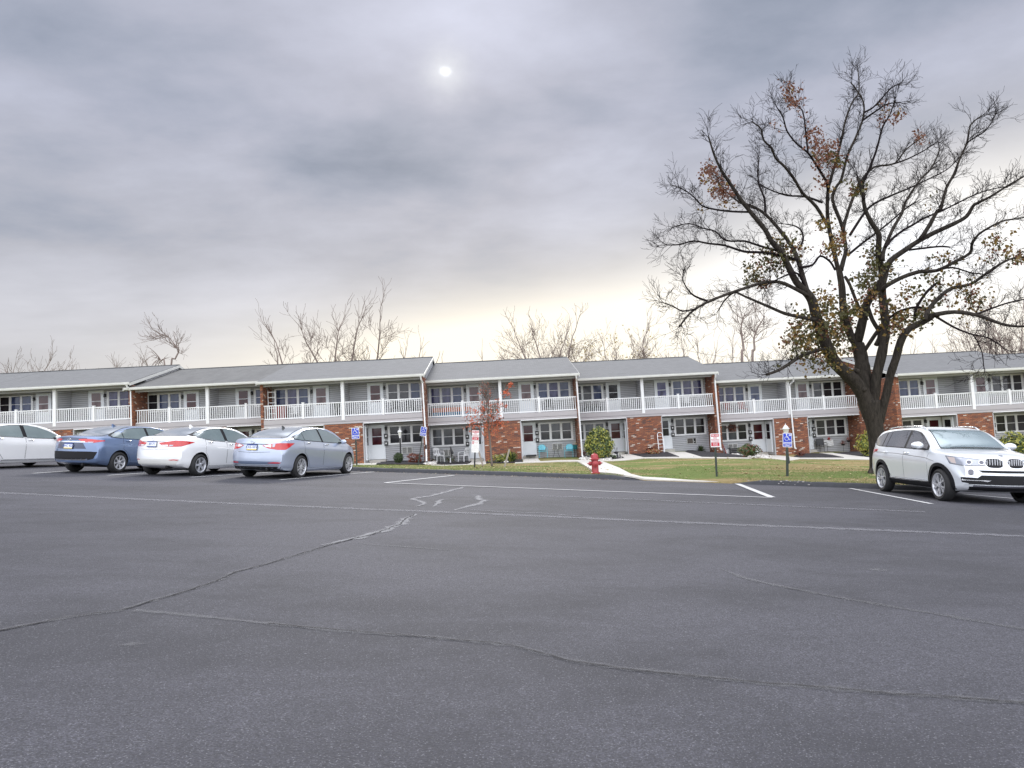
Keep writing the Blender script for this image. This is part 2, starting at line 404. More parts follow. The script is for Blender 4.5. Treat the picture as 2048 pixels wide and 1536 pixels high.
# lawn
m, nt, b = new_mat('autumn_lawn'); v = posc(nt)
a1 = noise(nt, mapv(nt, v, (0.35, 1.0, 1)), 0.55, 5, 0.6, 0.4)
a2 = noise(nt, v, 7.0, 6, 0.75)
a3 = noise(nt, v, 45.0, 4, 0.75)
gcol = mixc(nt, a2, (0.11, 0.165, 0.04), (0.28, 0.34, 0.11))
tan = mixc(nt, a2, (0.30, 0.22, 0.10), (0.52, 0.40, 0.21))
f = mth(nt, 'ADD', mth(nt, 'MULTIPLY', a1, 0.75), mth(nt, 'MULTIPLY', a2, 0.25))
c = mixc(nt, ramp(nt, f, [(0.465, 0.0), (0.545, 1.0)]), gcol, tan)
c = mixc(nt, mth(nt, 'MULTIPLY', a3, 0.4), c, (0.05, 0.065, 0.02))
nt.links.new(c, b.inputs['Base Color']); b.inputs['Roughness'].default_value = 0.95
b.inputs['Specular IOR Level'].default_value = 0.1
bump(nt, b, mth(nt, 'ADD', a2, a3), 1.0, 0.05)
M['lawn'] = m
M['mulch'] = plain('black_mulch', (0.022, 0.019, 0.022), 0.95, var=0.6, vs=40, bumpk=1.0, bs=40)
M['concrete'] = plain('pale_concrete', (0.56, 0.53, 0.48), 0.8, var=0.10, vs=3, bumpk=0.1)
def leafmat(name, c0, c1, rough=0.55, trans=0.25):
    m, nt, b = new_mat(name); v = objc(nt)
    f = noise(nt, v, 9.0, 3, 0.7)
    nt.links.new(mixc(nt, ramp(nt, f, [(0.3, 0.0), (0.7, 1.0)]), c0, c1), b.inputs['Base Color'])
    b.inputs['Roughness'].default_value = rough
    if trans:
        t = nn(nt, 'ShaderNodeBsdfTranslucent'); nt.links.new(mixc(nt, f, c0, c1), t.inputs[0])
        mx = nn(nt, 'ShaderNodeMixShader'); mx.inputs[0].default_value = trans
        nt.links.new(b.outputs[0], mx.inputs[1]); nt.links.new(t.outputs[0], mx.inputs[2])
        nt.links.new(mx.outputs[0], nt.nodes['Material Output'].inputs[0])
    return m
M['lf_green'] = leafmat('leaf_olive', (0.045, 0.045, 0.012), (0.10, 0.09, 0.022))
M['lf_gold'] = leafmat('leaf_gold', (0.13, 0.085, 0.02), (0.26, 0.16, 0.035))
M['lf_brown'] = leafmat('leaf_brown', (0.10, 0.035, 0.02), (0.20, 0.075, 0.035))
M['lf_red'] = leafmat('leaf_red', (0.42, 0.085, 0.045), (0.68, 0.20, 0.10))
M['lf_yellowgreen'] = leafmat('leaf_yellow_green', (0.24, 0.27, 0.045), (0.60, 0.56, 0.13))
M['lf_dark'] = leafmat('leaf_dark_green', (0.018, 0.035, 0.012), (0.04, 0.07, 0.025))
M['lf_mid'] = leafmat('leaf_mid_green', (0.06, 0.10, 0.03), (0.14, 0.19, 0.06))
M['lf_rust'] = leafmat('leaf_rust', (0.16, 0.045, 0.03), (0.28, 0.09, 0.06))
M['lf_pale'] = leafmat('leaf_pale_dry', (0.42, 0.34, 0.16), (0.62, 0.52, 0.30))
def barkmat(name, c0, c1):
    m, nt, b = new_mat(name); v = objc(nt)
    f = noise(nt, mapv(nt, v, (1, 1, 0.25)), 14, 6, 0.7, 0.6)
    f2 = noise(nt, v, 1.5, 3, 0.6)
    c = mixc(nt, ramp(nt, f, [(0.35, 0.0), (0.65, 1.0)]), c0, c1)
    c = mixc(nt, mth(nt, 'MULTIPLY', f2, 0.35), c, (0.05, 0.052, 0.04))
    nt.links.new(c, b.inputs['Base Color']); b.inputs['Roughness'].default_value = 0.9; b.inputs['Specular IOR Level'].default_value = 0.15
    bump(nt, b, f, 0.9, 0.04)
    return m
M['bark'] = barkmat('maple_bark', (0.018, 0.014, 0.012), (0.062, 0.050, 0.043))
M['twig'] = plain('maple_twig', (0.016, 0.012, 0.013), 0.9, spec=0.1)
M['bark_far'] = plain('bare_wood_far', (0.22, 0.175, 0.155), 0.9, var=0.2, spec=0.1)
M['bark_young'] = plain('young_bark', (0.17, 0.14, 0.125), 0.85, var=0.25, vs=20)

# ------------------------------------------------------------------ mesh helpers
class MB:
    def __init__(s): s.v = []; s.f = []; s.m = []; s.ed = None
    def add(s, vs, fs, mi=0):
        o = len(s.v); s.v += [tuple(p) for p in vs]
        s.f += [tuple(i+o for i in f) for f in fs]; s.m += [mi]*len(fs)
        return s
    def box(s, x0, x1, y0, y1, z0, z1, mi=0):
        vs = [(x0,y0,z0),(x1,y0,z0),(x1,y1,z0),(x0,y1,z0),(x0,y0,z1),(x1,y0,z1),(x1,y1,z1),(x0,y1,z1)]
        return s.add(vs, [(0,3,2,1),(4,5,6,7),(0,1,5,4),(1,2,6,5),(2,3,7,6),(3,0,4,7)], mi)
    def obox(s, Mx, sx, sy, sz, mi=0):
        vs = [Mx @ Vector((a*sx/2, b*sy/2, c*sz/2)) for c in (-1,1) for a, b in ((-1,-1),(1,-1),(1,1),(-1,1))]
        return s.add(vs, [(0,3,2,1),(4,5,6,7),(0,1,5,4),(1,2,6,5),(2,3,7,6),(3,0,4,7)], mi)
    def tube(s, pts, rad, n=6, mi=0, cap=True):
        pts = [Vector(p) for p in pts]
        if isinstance(rad, (int, float)): rad = [rad]*len(pts)
        o = len(s.v); prev = None
        for i, p in enumerate(pts):
            d = (pts[min(i+1, len(pts)-1)] - pts[max(i-1, 0)])
            if d.length < 1e-9: d = Vector((0, 0, 1))
            d.normalize()
            if prev is None:
                a = d.orthogonal().normalized()
            else:
                a = prev - d*prev.dot(d)
                if a.length < 1e-6: a = d.orthogonal()
                a.normalize()
            prev = a; bb = d.cross(a); r = rad[i]
            for k in range(n):
                t = 2*math.pi*k/n
                q = p + (a*math.cos(t) + bb*math.sin(t))*r
                s.v.append((q.x, q.y, q.z))
        for i in range(len(pts)-1):
            for k in range(n):
                k2 = (k+1) % n
                s.f.append((o+i*n+k, o+i*n+k2, o+(i+1)*n+k2, o+(i+1)*n+k)); s.m.append(mi)
        if cap:
            s.f.append(tuple(o+k for k in range(n))[::-1]); s.m.append(mi)
            s.f.append(tuple(o+(len(pts)-1)*n+k for k in range(n))); s.m.append(mi)
        return s
    def lathe(s, prof, n=24, axis='Z', c=(0,0,0), mi=0, cap=True):
        "prof: list of (r, h)"
        o = len(s.v)
        for r, h in prof:
            for k in range(n):
                t = 2*math.pi*k/n; a, b2 = r*math.cos(t), r*math.sin(t)
                p = {'Z': (a, b2, h), 'Y': (a, h, b2), 'X': (h, a, b2)}[axis]
                s.v.append((p[0]+c[0], p[1]+c[1], p[2]+c[2]))
        for i in range(len(prof)-1):
            for k in range(n):
                k2 = (k+1) % n
                f = (o+i*n+k, o+i*n+k2, o+(i+1)*n+k2, o+(i+1)*n+k)
                s.f.append(f if axis != 'Y' else f[::-1]); s.m.append(mi)
        for i, rev in ((0, True), (len(prof)-1, False)):
            if cap and prof[i][0] > 1e-6:
                f = tuple(o+i*n+k for k in range(n))
                s.f.append(f[::-1] if rev else f); s.m.append(mi)
        return s
    def prism(s, poly, y0, y1, mi=0, plane='XZ'):
        "extrude a 2-D polygon"
        def P(u, w, d):
            return {'XZ': (u, d, w), 'XY': (u, w, d), 'YZ': (d, u, w)}[plane]
        n = len(poly)
        vs = [P(u, w, y0) for u, w in poly] + [P(u, w, y1) for u, w in poly]
        fs = [tuple(range(n)), tuple(range(2*n-1, n-1, -1))] + [(i, (i+1) % n, n+(i+1) % n, n+i) for i in range(n)]
        return s.add(vs, fs, mi)
    def mesh(s, name, mats, smooth=False, angle=None):
        me = bpy.data.meshes.new(name)
        me.from_pydata(s.v, [], s.f)
        for m_ in (mats if isinstance(mats, (list, tuple)) else [mats]): me.materials.append(m_)
        if any(s.m): me.polygons.foreach_set('material_index', s.m)
        if smooth or angle:
            me.polygons.foreach_set('use_smooth', [True]*len(me.polygons))
            if angle:
                try: me.set_sharp_from_angle(angle=R_(angle))
                except Exception: pass
        me.update()
        return me
    def build(s, name, mats, parent=None, smooth=False, angle=None, fixn=False):
        me = s.mesh(name, mats, smooth, angle)
        if fixn:
            bm = bmesh.new(); bm.from_mesh(me)
            bmesh.ops.recalc_face_normals(bm, faces=bm.faces); bm.to_mesh(me); bm.free()
        return link(name, me, parent)
def link(name, me, parent=None, loc=None):
    o = bpy.data.objects.new(name, me); COL.objects.link(o)
    if parent is not None: o.parent = parent
    if loc: o.location = loc
    return o
def tag(o, label=None, cat=None, group=None, kind=None):
    if label: o['label'] = label
    if cat: o['category'] = cat
    if group: o['group'] = group
    if kind: o['kind'] = kind
    return o
def thing(name, label, cat, loc=(0, 0, 0), rz=0.0, group=None, mw=None):
    o = bpy.data.objects.new(name, None); COL.objects.link(o)
    o.empty_display_size = 0.2
    if mw is not None: o.matrix_world = mw
    else:
        o.location = loc; o.rotation_euler = (0, 0, rz)
    return tag(o, label, cat, group)
def kids(o): return [c for c in bpy.data.objects if c.parent == o]
def copy_tree(o, parent=None, top=None):
    c = o.copy(); COL.objects.link(c)
    if parent is not None: c.parent = parent
    for ch in kids(o): copy_tree(ch, c)
    return c
def text_mesh(txt, size, bold=0.0, align='CENTER'):
    cu = bpy.data.curves.new('t', 'FONT'); cu.body = txt; cu.size = size; cu.align_x = align; cu.align_y = 'CENTER'
    cu.offset = bold; cu.extrude = 0.0; cu.resolution_u = 3
    o = bpy.data.objects.new('t', cu); COL.objects.link(o)
    dg = bpy.context.evaluated_depsgraph_get()
    me = bpy.data.meshes.new_from_object(o.evaluated_get(dg))
    vs = [tuple(v.co) for v in me.vertices]; fs = [tuple(p.vertices) for p in me.polygons]
    bpy.data.objects.remove(o); bpy.data.curves.remove(cu); bpy.data.meshes.remove(me)
    return vs, fs
# ------------------------------------------------------------------ lie of the land
SX, SY = -0.0683, -0.0102
def clampf(v, a, b): return max(a, min(b, v))
def lotz(x, y): return SX*clampf(x, -45, 45) + SY*clampf(y, -60, 60)
KP = [(-60, 46.5), (-20, 30.3), (-5.35, 24.45), (-4.2, 24.0), (-0.9, 23.1), (2.96, 21.6), (4.2, 21.05), (7.0, 20.0), (8.5, 19.4), (10.2, 18.8), (20, 14.6), (45, 4.2)]
def interp(P, x):
    if x <= P[0][0]: return P[0][1]
    for (a, b), (c, d) in zip(P, P[1:]):
        if x <= c: return b + (d-b)*(x-a)/(c-a)
    return P[-1][1]
def kerbY(x): return interp(KP, x)
# apartment sections: name, centre x, front y, rail-top z measured at its post
SECS = [('Z', -37.55, 43.6, 4.12), ('A', -27.92, 43.6, 4.12), ('B', -18.44, 43.8, 3.80), ('C', -9.35, 41.5, 3.53), ('D', 0.20, 43.0, 3.22), ('E', 9.79, 45.8, 3.07), ('F', 19.95, 46.4, 2.48), ('H', 30.57, 43.3, 2.17), ('I', 40.3, 43.6, 1.85)]
ZBP = [(-90, 1.2)]
for n_, cx, fy, rt in SECS: ZBP += [(cx-3.3, rt-3.82), (cx+3.3, rt-3.82)]
ZBP += [(90, -3.0)]
def kerbh(x): return interp([(-90, .115), (3.9, .115), (4.5, .012), (6.7, .012), (7.2, .115), (90, .115)], x)
def gz(x, y):
    k = kerbY(x)
    if y < k: return lotz(x, y)
    zk = lotz(x, k) + kerbh(x); zb = interp(ZBP, x)
    yb = max(41.0, k+3)
    t = clampf((y-k)/(yb-k), 0, 1)
    if y > 55: return zb - 0.3*min(1, (y-55)/30)
    return zk + (zb-zk)*t
def gp(px, py):
    "where the ground is met at a pixel of the photograph"
    d = ray(px, py); t = 2.0; last = t
    while t < 120:
        p = CPOS + d*t
        if p.z < gz(p.x, p.y): break
        last = t; t += 0.15
    a, b = last, t
    for _ in range(24):
        m_ = (a+b)/2; p = CPOS + d*m_
        if p.z < gz(p.x, p.y): b = m_
        else: a = m_
    p = CPOS + d*b
    return Vector((p.x, p.y, gz(p.x, p.y)))
def on(x, y, dz=0.0): return Vector((x, y, gz(x, y)+dz))

# one ground sheet to the horizon
xs = [-900, -500, -250, -120, -80] + [-60+1.5*i for i in range(int(110/1.5)+1)] + [52, 60, 80, 120, 250, 500, 900]
vsn = [-700, -300, -120, -60, -20, -6, -1.0, -0.06, 0.0, 0.4, 1, 2, 3, 4.5, 6, 8, 10, 12, 14, 16, 18, 20, 24, 30, 45, 80, 200, 500, 1100]
g = MB()
for vv in vsn:
    for x in xs:
        y = kerbY(x) + vv
        z = (gz(x, y) if vv >= 0 else lotz(x, y) - 0.09)
        if vv == 0.0: z = lotz(x, y) + kerbh(x)
        g.v.append((x, y, z))
nx = len(xs)
for j in range(len(vsn)-1):
    for i in range(nx-1):
        g.f.append((j*nx+i, j*nx+i+1, (j+1)*nx+i+1, (j+1)*nx+i)); g.m.append(0)
tag(g.build('lawn', M['lawn'], smooth=True), kind='structure')
g = MB()
vl = [-62, -40, -25, -15, -8, -3, 0.02]
for vv in vl:
    for x in xs[5:-7]:
        y = kerbY(x)+vv; g.v.append((x, y, lotz(x, y)))
nx = len(xs[5:-7])
for j in range(len(vl)-1):
    for i in range(nx-1):
        g.f.append((j*nx+i, j*nx+i+1, (j+1)*nx+i+1, (j+1)*nx+i)); g.m.append(0)
tag(g.build('parking_lot', M['asphalt']), kind='structure')

# asphalt kerb, slumped and uneven
def kerb_run(x0, x1, taper0, taper1):
    g = MB(); rr = random.Random(3); n = int((x1-x0)/0.22)
    prof = [(-0.17, -0.02), (-0.13, 0.035), (-0.085, 0.095), (-0.03, 0.125), (0.05, 0.13), (0.12, 0.115), (0.16, 0.0)]
    for i in range(n+1):
        x = x0 + (x1-x0)*i/n; y = kerbY(x); z = lotz(x, y)
        e = min(1, (x-x0)/0.8) if taper0 else 1
        e = min(e, (x1-x)/0.8) if taper1 else e
        e = max(e, 0.06)
        w = 0.012*math.sin(x*1.7)+0.01*math.sin(x*4.1)
        for dv, dz in prof:
            j = rr.uniform(-0.009, 0.009)
            g.v.append((x + 0.4*(dv+j), y + dv + j + w, z + dz*e + (rr.uniform(-0.01, 0.01) if dz > 0.02 else 0)))
    k = len(prof)
    for i in range(n):
        for q in range(k-1):
            g.f.append((i*k+q, (i+1)*k+q, (i+1)*k+q+1, i*k+q+1)); g.m.append(0)
    tag(g.build('kerb', M['kerb'], smooth=True), kind='structure')
kerb_run(-55, 4.35, False, True)
kerb_run(6.75, 44, True, False)

def add_edge_attr(me, vals):
    a = me.attributes.new('edge', 'FLOAT', 'POINT'); a.data.foreach_set('value', vals)
def strip(name, pts, width, mat, dz=0.004, jit=0.0, seed=1, step=0.12, kind='structure', taper=False):
    "thin sheet laid along a line on the ground"
    rr = random.Random(seed)
    P = [Vector((p[0], p[1], 0)) for p in pts]
    out = []
    for a, b in zip(P, P[1:]):
        n = max(1, int((b-a).length/step))
        for i in range(n): out.append(a.lerp(b, i/n))
    out.append(P[-1])
    off = 0; L = len(out); vs = []; ed = []
    for i, p in enumerate(out):
        d = (out[min(i+1, L-1)] - out[max(i-1, 0)]).normalized(); nr = Vector((-d.y, d.x, 0))
        off = off*0.75 + rr.gauss(0, 1)*jit
        w = width*(1 + (rr.uniform(-0.35, 0.35) if jit else 0))
        if taper: w *= min(1, 0.15+min(i, L-1-i)/6)
        for s_, e in ((-0.5, 1.0), (0, 0.0), (0.5, 1.0)):
            q = p + nr*(off + s_*w); vs.append((q.x, q.y, gz(q.x, q.y)+dz)); ed.append(e)
    fs = []
    for i in range(L-1):
        fs += [(i*3, i*3+1, i*3+4, i*3+3), (i*3+1, i*3+2, i*3+5, i*3+4)]
    m_ = MB(); m_.add(vs, fs); me = m_.mesh(name, mat)
    add_edge_attr(me, ed)
    return tag(link(name, me), kind=kind)
def PX(L): return [gp(*p) for p in L]

for i, (a, b) in enumerate([((66.4, 947), (140, 942)), ((215.8, 951), (369, 941.4)), ((381, 954.9), (572.6, 943.2)), ((560, 960), (748, 944)), ((770, 966), (908, 951)), ((1700, 977), (1863, 1008)), ((1925, 988.5), (2031, 997.8))]):
    strip('parking_line', PX([a, b]), 0.105, M['line'], 0.008, seed=i)
strip('parking_line', PX([(769, 966.3), (1160, 981.2), (1545, 996)]), 0.10, M['line'], 0.012, seed=11)
strip('parking_line', PX([(1543, 995.5), (1475, 968.5)]), 0.17, M['line'], 0.016, seed=12)

S1 = [(-60, 983.5), (0, 986), (279, 999), (537, 1010.5), (832, 1022.4), (1100, 1033.5), (1202, 1038.5), (1480, 1050), (1748, 1060.5), (2048, 1073), (2200, 1080)]
strip('asphalt_seam', PX(S1), 0.36, M['seam'], 0.005, 0.006, 21)
strip('asphalt_seam', PX([(905, 1017), (1000, 1024), (1080, 1026.5), (1150, 1032), (1202, 1037)]), 0.12, M['seam'], 0.006, 0.006, 22, taper=True)
strip('asphalt_seam', PX([(1080, 992), (1260, 998), (1370, 1003.7), (1600, 1013.6), (1850, 1024)]), 0.24, M['seam'], 0.005, 0.006, 23)
strip('asphalt_seam', PX([(930.5, 973.8), (895, 983.5), (866, 991.4), (825, 998.6), (840.6, 1002), (852, 1006), (844.5, 1011), (831, 1013.8)]), 0.20, M['seam2'], 0.006, 0.012, 24, taper=True)
strip('asphalt_seam', PX([(912, 998), (885.5, 999), (875.8, 1003), (872, 1010), (866, 1014)]), 0.17, M['seam2'], 0.006, 0.012, 25, taper=True)
strip('asphalt_seam', PX([(944, 989.4), (955.9, 992.3), (957.8, 1000), (969.5, 1001), (954, 1008), (924.6, 1016.8), (911, 1021.6)]), 0.22, M['seam2'], 0.006, 0.012, 26, taper=True)
strip('asphalt_seam', PX([(640, 1090), (725, 1075.5), (770, 1062), (803, 1048), (813, 1038), (832, 1028)]), 0.24, M['seam2'], 0.005, 0.02, 27, taper=True)
C1 = [(-60, 1275), (0, 1261), (134, 1236), (242, 1222), (301, 1203), (376, 1182), (446, 1158), (473, 1144), (537, 1128), (607, 1107), (666, 1088)]
strip('asphalt_crack', PX(C1), 0.10, M['crackfill'], 0.004, 0.004, 31, step=0.06)
strip('asphalt_crack', PX(C1), 0.012, M['crack'], 0.008, 0.0045, 33, step=0.03)
strip('asphalt_crack', PX([(666, 1088), (725, 1074.5), (768, 1061), (800, 1047.7), (811, 1037), (832, 1028)]), 0.018, M['crack'], 0.009, 0.01, 34, step=0.05)
C2 = [(268, 1221), (397, 1233), (537, 1248), (698, 1264), (859, 1275), (1020, 1291), (1096, 1310), (1140, 1322), (1262, 1340), (1396, 1354), (1540, 1369.5), (1656, 1377), (1794, 1389), (2048, 1407), (2150, 1415)]
strip('asphalt_crack', PX(C2), 0.11, M['crackfill'], 0.004, 0.0012, 35, step=0.06)
strip('asphalt_crack', PX(C2[2:]), 0.009, M['crack'], 0.008, 0.0035, 36, step=0.03)
C3 = [(1440, 1138), (1493, 1158), (1563, 1173.6), (1655, 1192), (1748, 1208), (1887, 1231.5), (2048, 1259), (2150, 1275)]
strip('asphalt_crack', PX(C3), 0.12, M['crackfill'], 0.004, 0.0015, 37, step=0.06, taper=True)
strip('asphalt_crack', PX(C3[2:]), 0.006, M['crack'], 0.008, 0.002, 38, step=0.03)
strip('asphalt_seam', PX([(700, 1086), (800, 1094), (930, 1103)]), 0.10, M['crackfill'], 0.004, 0.01, 39, taper=True)
def blot(px, py, r, seed):
    c = gp(px, py); rr = random.Random(seed); g = MB(); vs = [(c.x, c.y, c.z+0.004)]; ed = [0.0]
    for k in range(20):
        a = 2*math.pi*k/20; q = r*(1+rr.uniform(-.35, .35)); x, y = c.x+q*math.cos(a)*1.3, c.y+q*math.sin(a)
        vs.append((x, y, lotz(x, y)+0.004)); ed.append(1.0)
    g.add(vs, [(0, 1+k, 1+(k+1) % 20) for k in range(20)]); me = g.mesh('asphalt_stain', M['crackfill']); add_edge_attr(me, ed)
    tag(link('asphalt_stain', me), kind='structure')
blot(265, 1290, 0.08, 1)
blot(1755, 1140, 0.14, 3)

# concrete walks, mulch beds and stones draped on the lawn
def drape(name, poly, mat, dz, kind='structure', res=0.8, skirt=0.05):
    bm = bmesh.new()
    vs = [bm.verts.new((p[0], p[1], 0)) for p in poly]
    bm.faces.new(vs)
    x0 = min(p[0] for p in poly); x1 = max(p[0] for p in poly); y0 = min(p[1] for p in poly); y1 = max(p[1] for p in poly)
    x = math.ceil(x0/res)*res
    while x < x1:
        bmesh.ops.bisect_plane(bm, geom=bm.verts[:]+bm.edges[:]+bm.faces[:], plane_co=(x, 0, 0), plane_no=(1, 0, 0)); x += res
    y = math.ceil(y0/res)*res
    while y < y1:
        bmesh.ops.bisect_plane(bm, geom=bm.verts[:]+bm.edges[:]+bm.faces[:], plane_co=(0, y, 0), plane_no=(0, 1, 0)); y += res
    bmesh.ops.recalc_face_normals(bm, faces=bm.faces)
    for f in bm.faces:
        if f.normal.z < 0: f.normal_flip()
    for v in bm.verts: v.co.z = gz(v.co.x, v.co.y) + dz
    ed = [e for e in bm.edges if e.is_boundary]
    r = bmesh.ops.extrude_edge_only(bm, edges=ed)
    for v in [q for q in r['geom'] if isinstance(q, bmesh.types.BMVert)]: v.co.z -= skirt
    me = bpy.data.meshes.new(name); bm.to_mesh(me); bm.free(); me.materials.append(mat)
    return tag(link(name, me), kind=kind)
def kp(x, dv=0.0): return (x, kerbY(x)+dv)
wpx = [(1150, 923.2), (1157, 924.3), (1182, 939), (1199, 945.7), (1228, 948), (1250, 954.3), (1270, 958.8)]
w = [tuple(gp(*p)[:2]) for p in wpx] + [kp(4.4, .02), kp(5.6, .02), kp(6.45, .02)] + [tuple(gp(*p)[:2]) for p in [(1368, 960.8), (1330, 957.5), (1285, 955), (1262, 949), (1238, 936.5), (1205, 923.2)]]
drape('walkway', w, M['concrete'], 0.03)
def dpx(name, L, mat, dz, **k): return drape(name, [tuple(gp(*p)[:2]) for p in L], mat, dz, **k)
dpx('walkway', [(1030, 927.2), (1155, 923.6), (1205, 922.6), (1250, 921.8), (1289, 917.2), (1287, 915.4), (1259, 909), (1240, 910), (1249, 917), (1207, 920.9), (1153, 921.2), (1081, 923.6), (1030, 925.4)], M['concrete'], 0.036)
dpx('walkway', [(1287, 915.4), (1289, 917.4), (1452, 917.3), (1495, 917.4), (1540, 917.8), (1600, 918.4), (1765, 920.6), (1765, 918), (1745, 916.4), (1700, 911), (1665, 906.4), (1638, 906.2), (1662, 910.2), (1690, 916.4), (1600, 916.4), (1587, 914.8), (1552, 911.2), (1530, 911.8), (1495, 916), (1452, 915.6), (1404, 914.8), (1369, 904.4), (1334, 904.4), (1359, 914.6)], M['concrete'], 0.033)
dpx('walkway', [(706, 930), (752, 930.3), (764, 923.2), (788, 920.6), (731, 925)], M['concrete'], 0.03)
dpx('walkway', [(862, 930.8), (972, 928.6), (972, 923), (944, 923.3), (935, 929.0), (862, 929.8)], M['concrete'], 0.03)
dpx('walkway', [(1046, 917.4), (1076, 916.2), (1082, 924.4), (1047, 926)], M['concrete'], 0.03)
dpx('mulch_bed', [(752, 929.8), (762, 924), (792, 920.8), (858, 920.8), (868, 925), (850, 929.6)], M['mulch'], 0.05)
dpx('mulch_bed', [(872, 929.2), (872, 925.3), (940, 922.6), (943, 923.6), (934, 928.8)], M['mulch'], 0.05)
dpx('mulch_bed', [(972, 927), (975, 921), (1044, 918.4), (1046, 925.4), (1000, 927)], M['mulch'], 0.05)
dpx('mulch_bed', [(1163, 916.5), (1165, 913), (1237, 910.6), (1248.5, 916.8), (1222, 919.4), (1190, 917)], M['mulch'], 0.05)
dpx('mulch_bed', [(1261, 908.8), (1287, 915), (1358.5, 914.3), (1334, 905.0), (1322, 904.2)], M['mulch'], 0.05)
dpx('mulch_bed', [(1370.5, 904.8), (1404.5, 914.5), (1452, 915.2), (1494, 915.8), (1440, 903.4), (1428, 902), (1400, 903)], M['mulch'], 0.05)
dpx('mulch_bed', [(1588, 914.4), (1600, 907.8), (1640, 908), (1662, 910.6), (1688, 916), (1600, 916.0)], M['mulch'], 0.05)
dpx('mulch_bed', [(1668, 907.2), (1700, 904.4), (1745, 904), (1745, 915.6), (1700, 910.8)], M['mulch'], 0.05)

def pip(x, y, poly):
    c = False; n = len(poly)
    for i in range(n):
        x1, y1 = poly[i]; x2, y2 = poly[(i+1) % n]
        if (y1 > y) != (y2 > y) and x < (x2-x1)*(y-y1)/(y2-y1)+x1: c = not c
    return c
ICO = [(0,0,1),(.894,0,.447),(.276,.851,.447),(-.724,.526,.447),(-.724,-.526,.447),(.276,-.851,.447),(.724,.526,-.447),(-.276,.851,-.447),(-.894,0,-.447),(-.276,-.851,-.447),(.724,-.526,-.447),(0,0,-1)]
ICF = [(0,1,2),(0,2,3),(0,3,4),(0,4,5),(0,5,1),(1,6,2),(2,7,3),(3,8,4),(4,9,5),(5,10,1),(2,6,7),(3,7,8),(4,8,9),(5,9,10),(1,10,6),(11,7,6),(11,8,7),(11,9,8),(11,10,9),(11,6,10)]
def stones(L, n, seed):
    poly = [tuple(gp(*p)[:2]) for p in L]; rr = random.Random(seed); g = MB()
    x0 = min(p[0] for p in poly); x1 = max(p[0] for p in poly); y0 = min(p[1] for p in poly); y1 = max(p[1] for p in poly)
    k = 0
    while k < n:
        x, y = rr.uniform(x0, x1), rr.uniform(y0, y1)
        if not pip(x, y, poly): continue
        k += 1; s = rr.uniform(0.05, 0.13); z = gz(x, y) + 0.04; a = rr.uniform(0, 6.28)
        sc = (s*rr.uniform(.8, 1.4), s*rr.uniform(.8, 1.2), s*rr.uniform(.5, .9))
        vs = []
        for p in ICO:
            q = (p[0]*sc[0], p[1]*sc[1], p[2]*sc[2])
            vs.append((x+q[0]*math.cos(a)-q[1]*math.sin(a), y+q[0]*math.sin(a)+q[1]*math.cos(a), z+q[2]*rr.uniform(.8, 1.2)))
        g.add(vs, ICF)
    m_, nt, b = new_mat('river_stone'); f = noise(nt, posc(nt), 9, 2, 0.5)
    nt.links.new(ramp(nt, f, [(0.3, (0.28, 0.25, 0.22)), (0.5, (0.60, 0.57, 0.53)), (0.7, (0.75, 0.74, 0.72))]), b.inputs['Base Color'])
    tag(g.build('gravel', m_), kind='stuff')
stones([(1441, 903), (1462, 903), (1500, 907), (1530, 910.5), (1546, 914), (1512, 916.4), (1495, 916)], 420, 1)
stones([(1160, 919), (1165, 916.5), (1192, 917), (1222, 919.2), (1222, 920.8), (1166, 921)], 260, 2)
stones([(848, 929.6), (858, 926), (872, 925.4), (872, 929.4)], 150, 3)
# ------------------------------------------------------------------ apartment sections
MC = {}
def cached(key, fn):
    if key not in MC: MC[key] = fn()
    return MC[key]
D_ = 1.6            # balcony depth
W_ = 4.78           # half width between the brick fins
RID_Y, RID_Z, EAV_Z, BACK = 6.2, 6.97, 5.22, 12.9
def rail_mesh(x0, x1, endpost):
    g = MB()
    g.box(x0, x1, 0.02, 0.10, 3.74, 3.80); g.box(x0, x1, 0.03, 0.09, 2.93, 3.00)
    n = int((x1-x0)/0.128)
    for i in range(n):
        x = x0 + (i+0.5)*(x1-x0)/n
        g.box(x-0.021, x+0.021, 0.04, 0.08, 2.995, 3.745)
    return g.mesh('railing', M['white'])
def post_mesh(w, z0, z1, cap=True):
    g = MB(); g.box(-w/2, w/2, 0.0, w, z0, z1)
    if cap: g.box(-w/2-.015, w/2+.015, -.015, w+.015, z1, z1+.03)
    return g.mesh('post', M['white'])
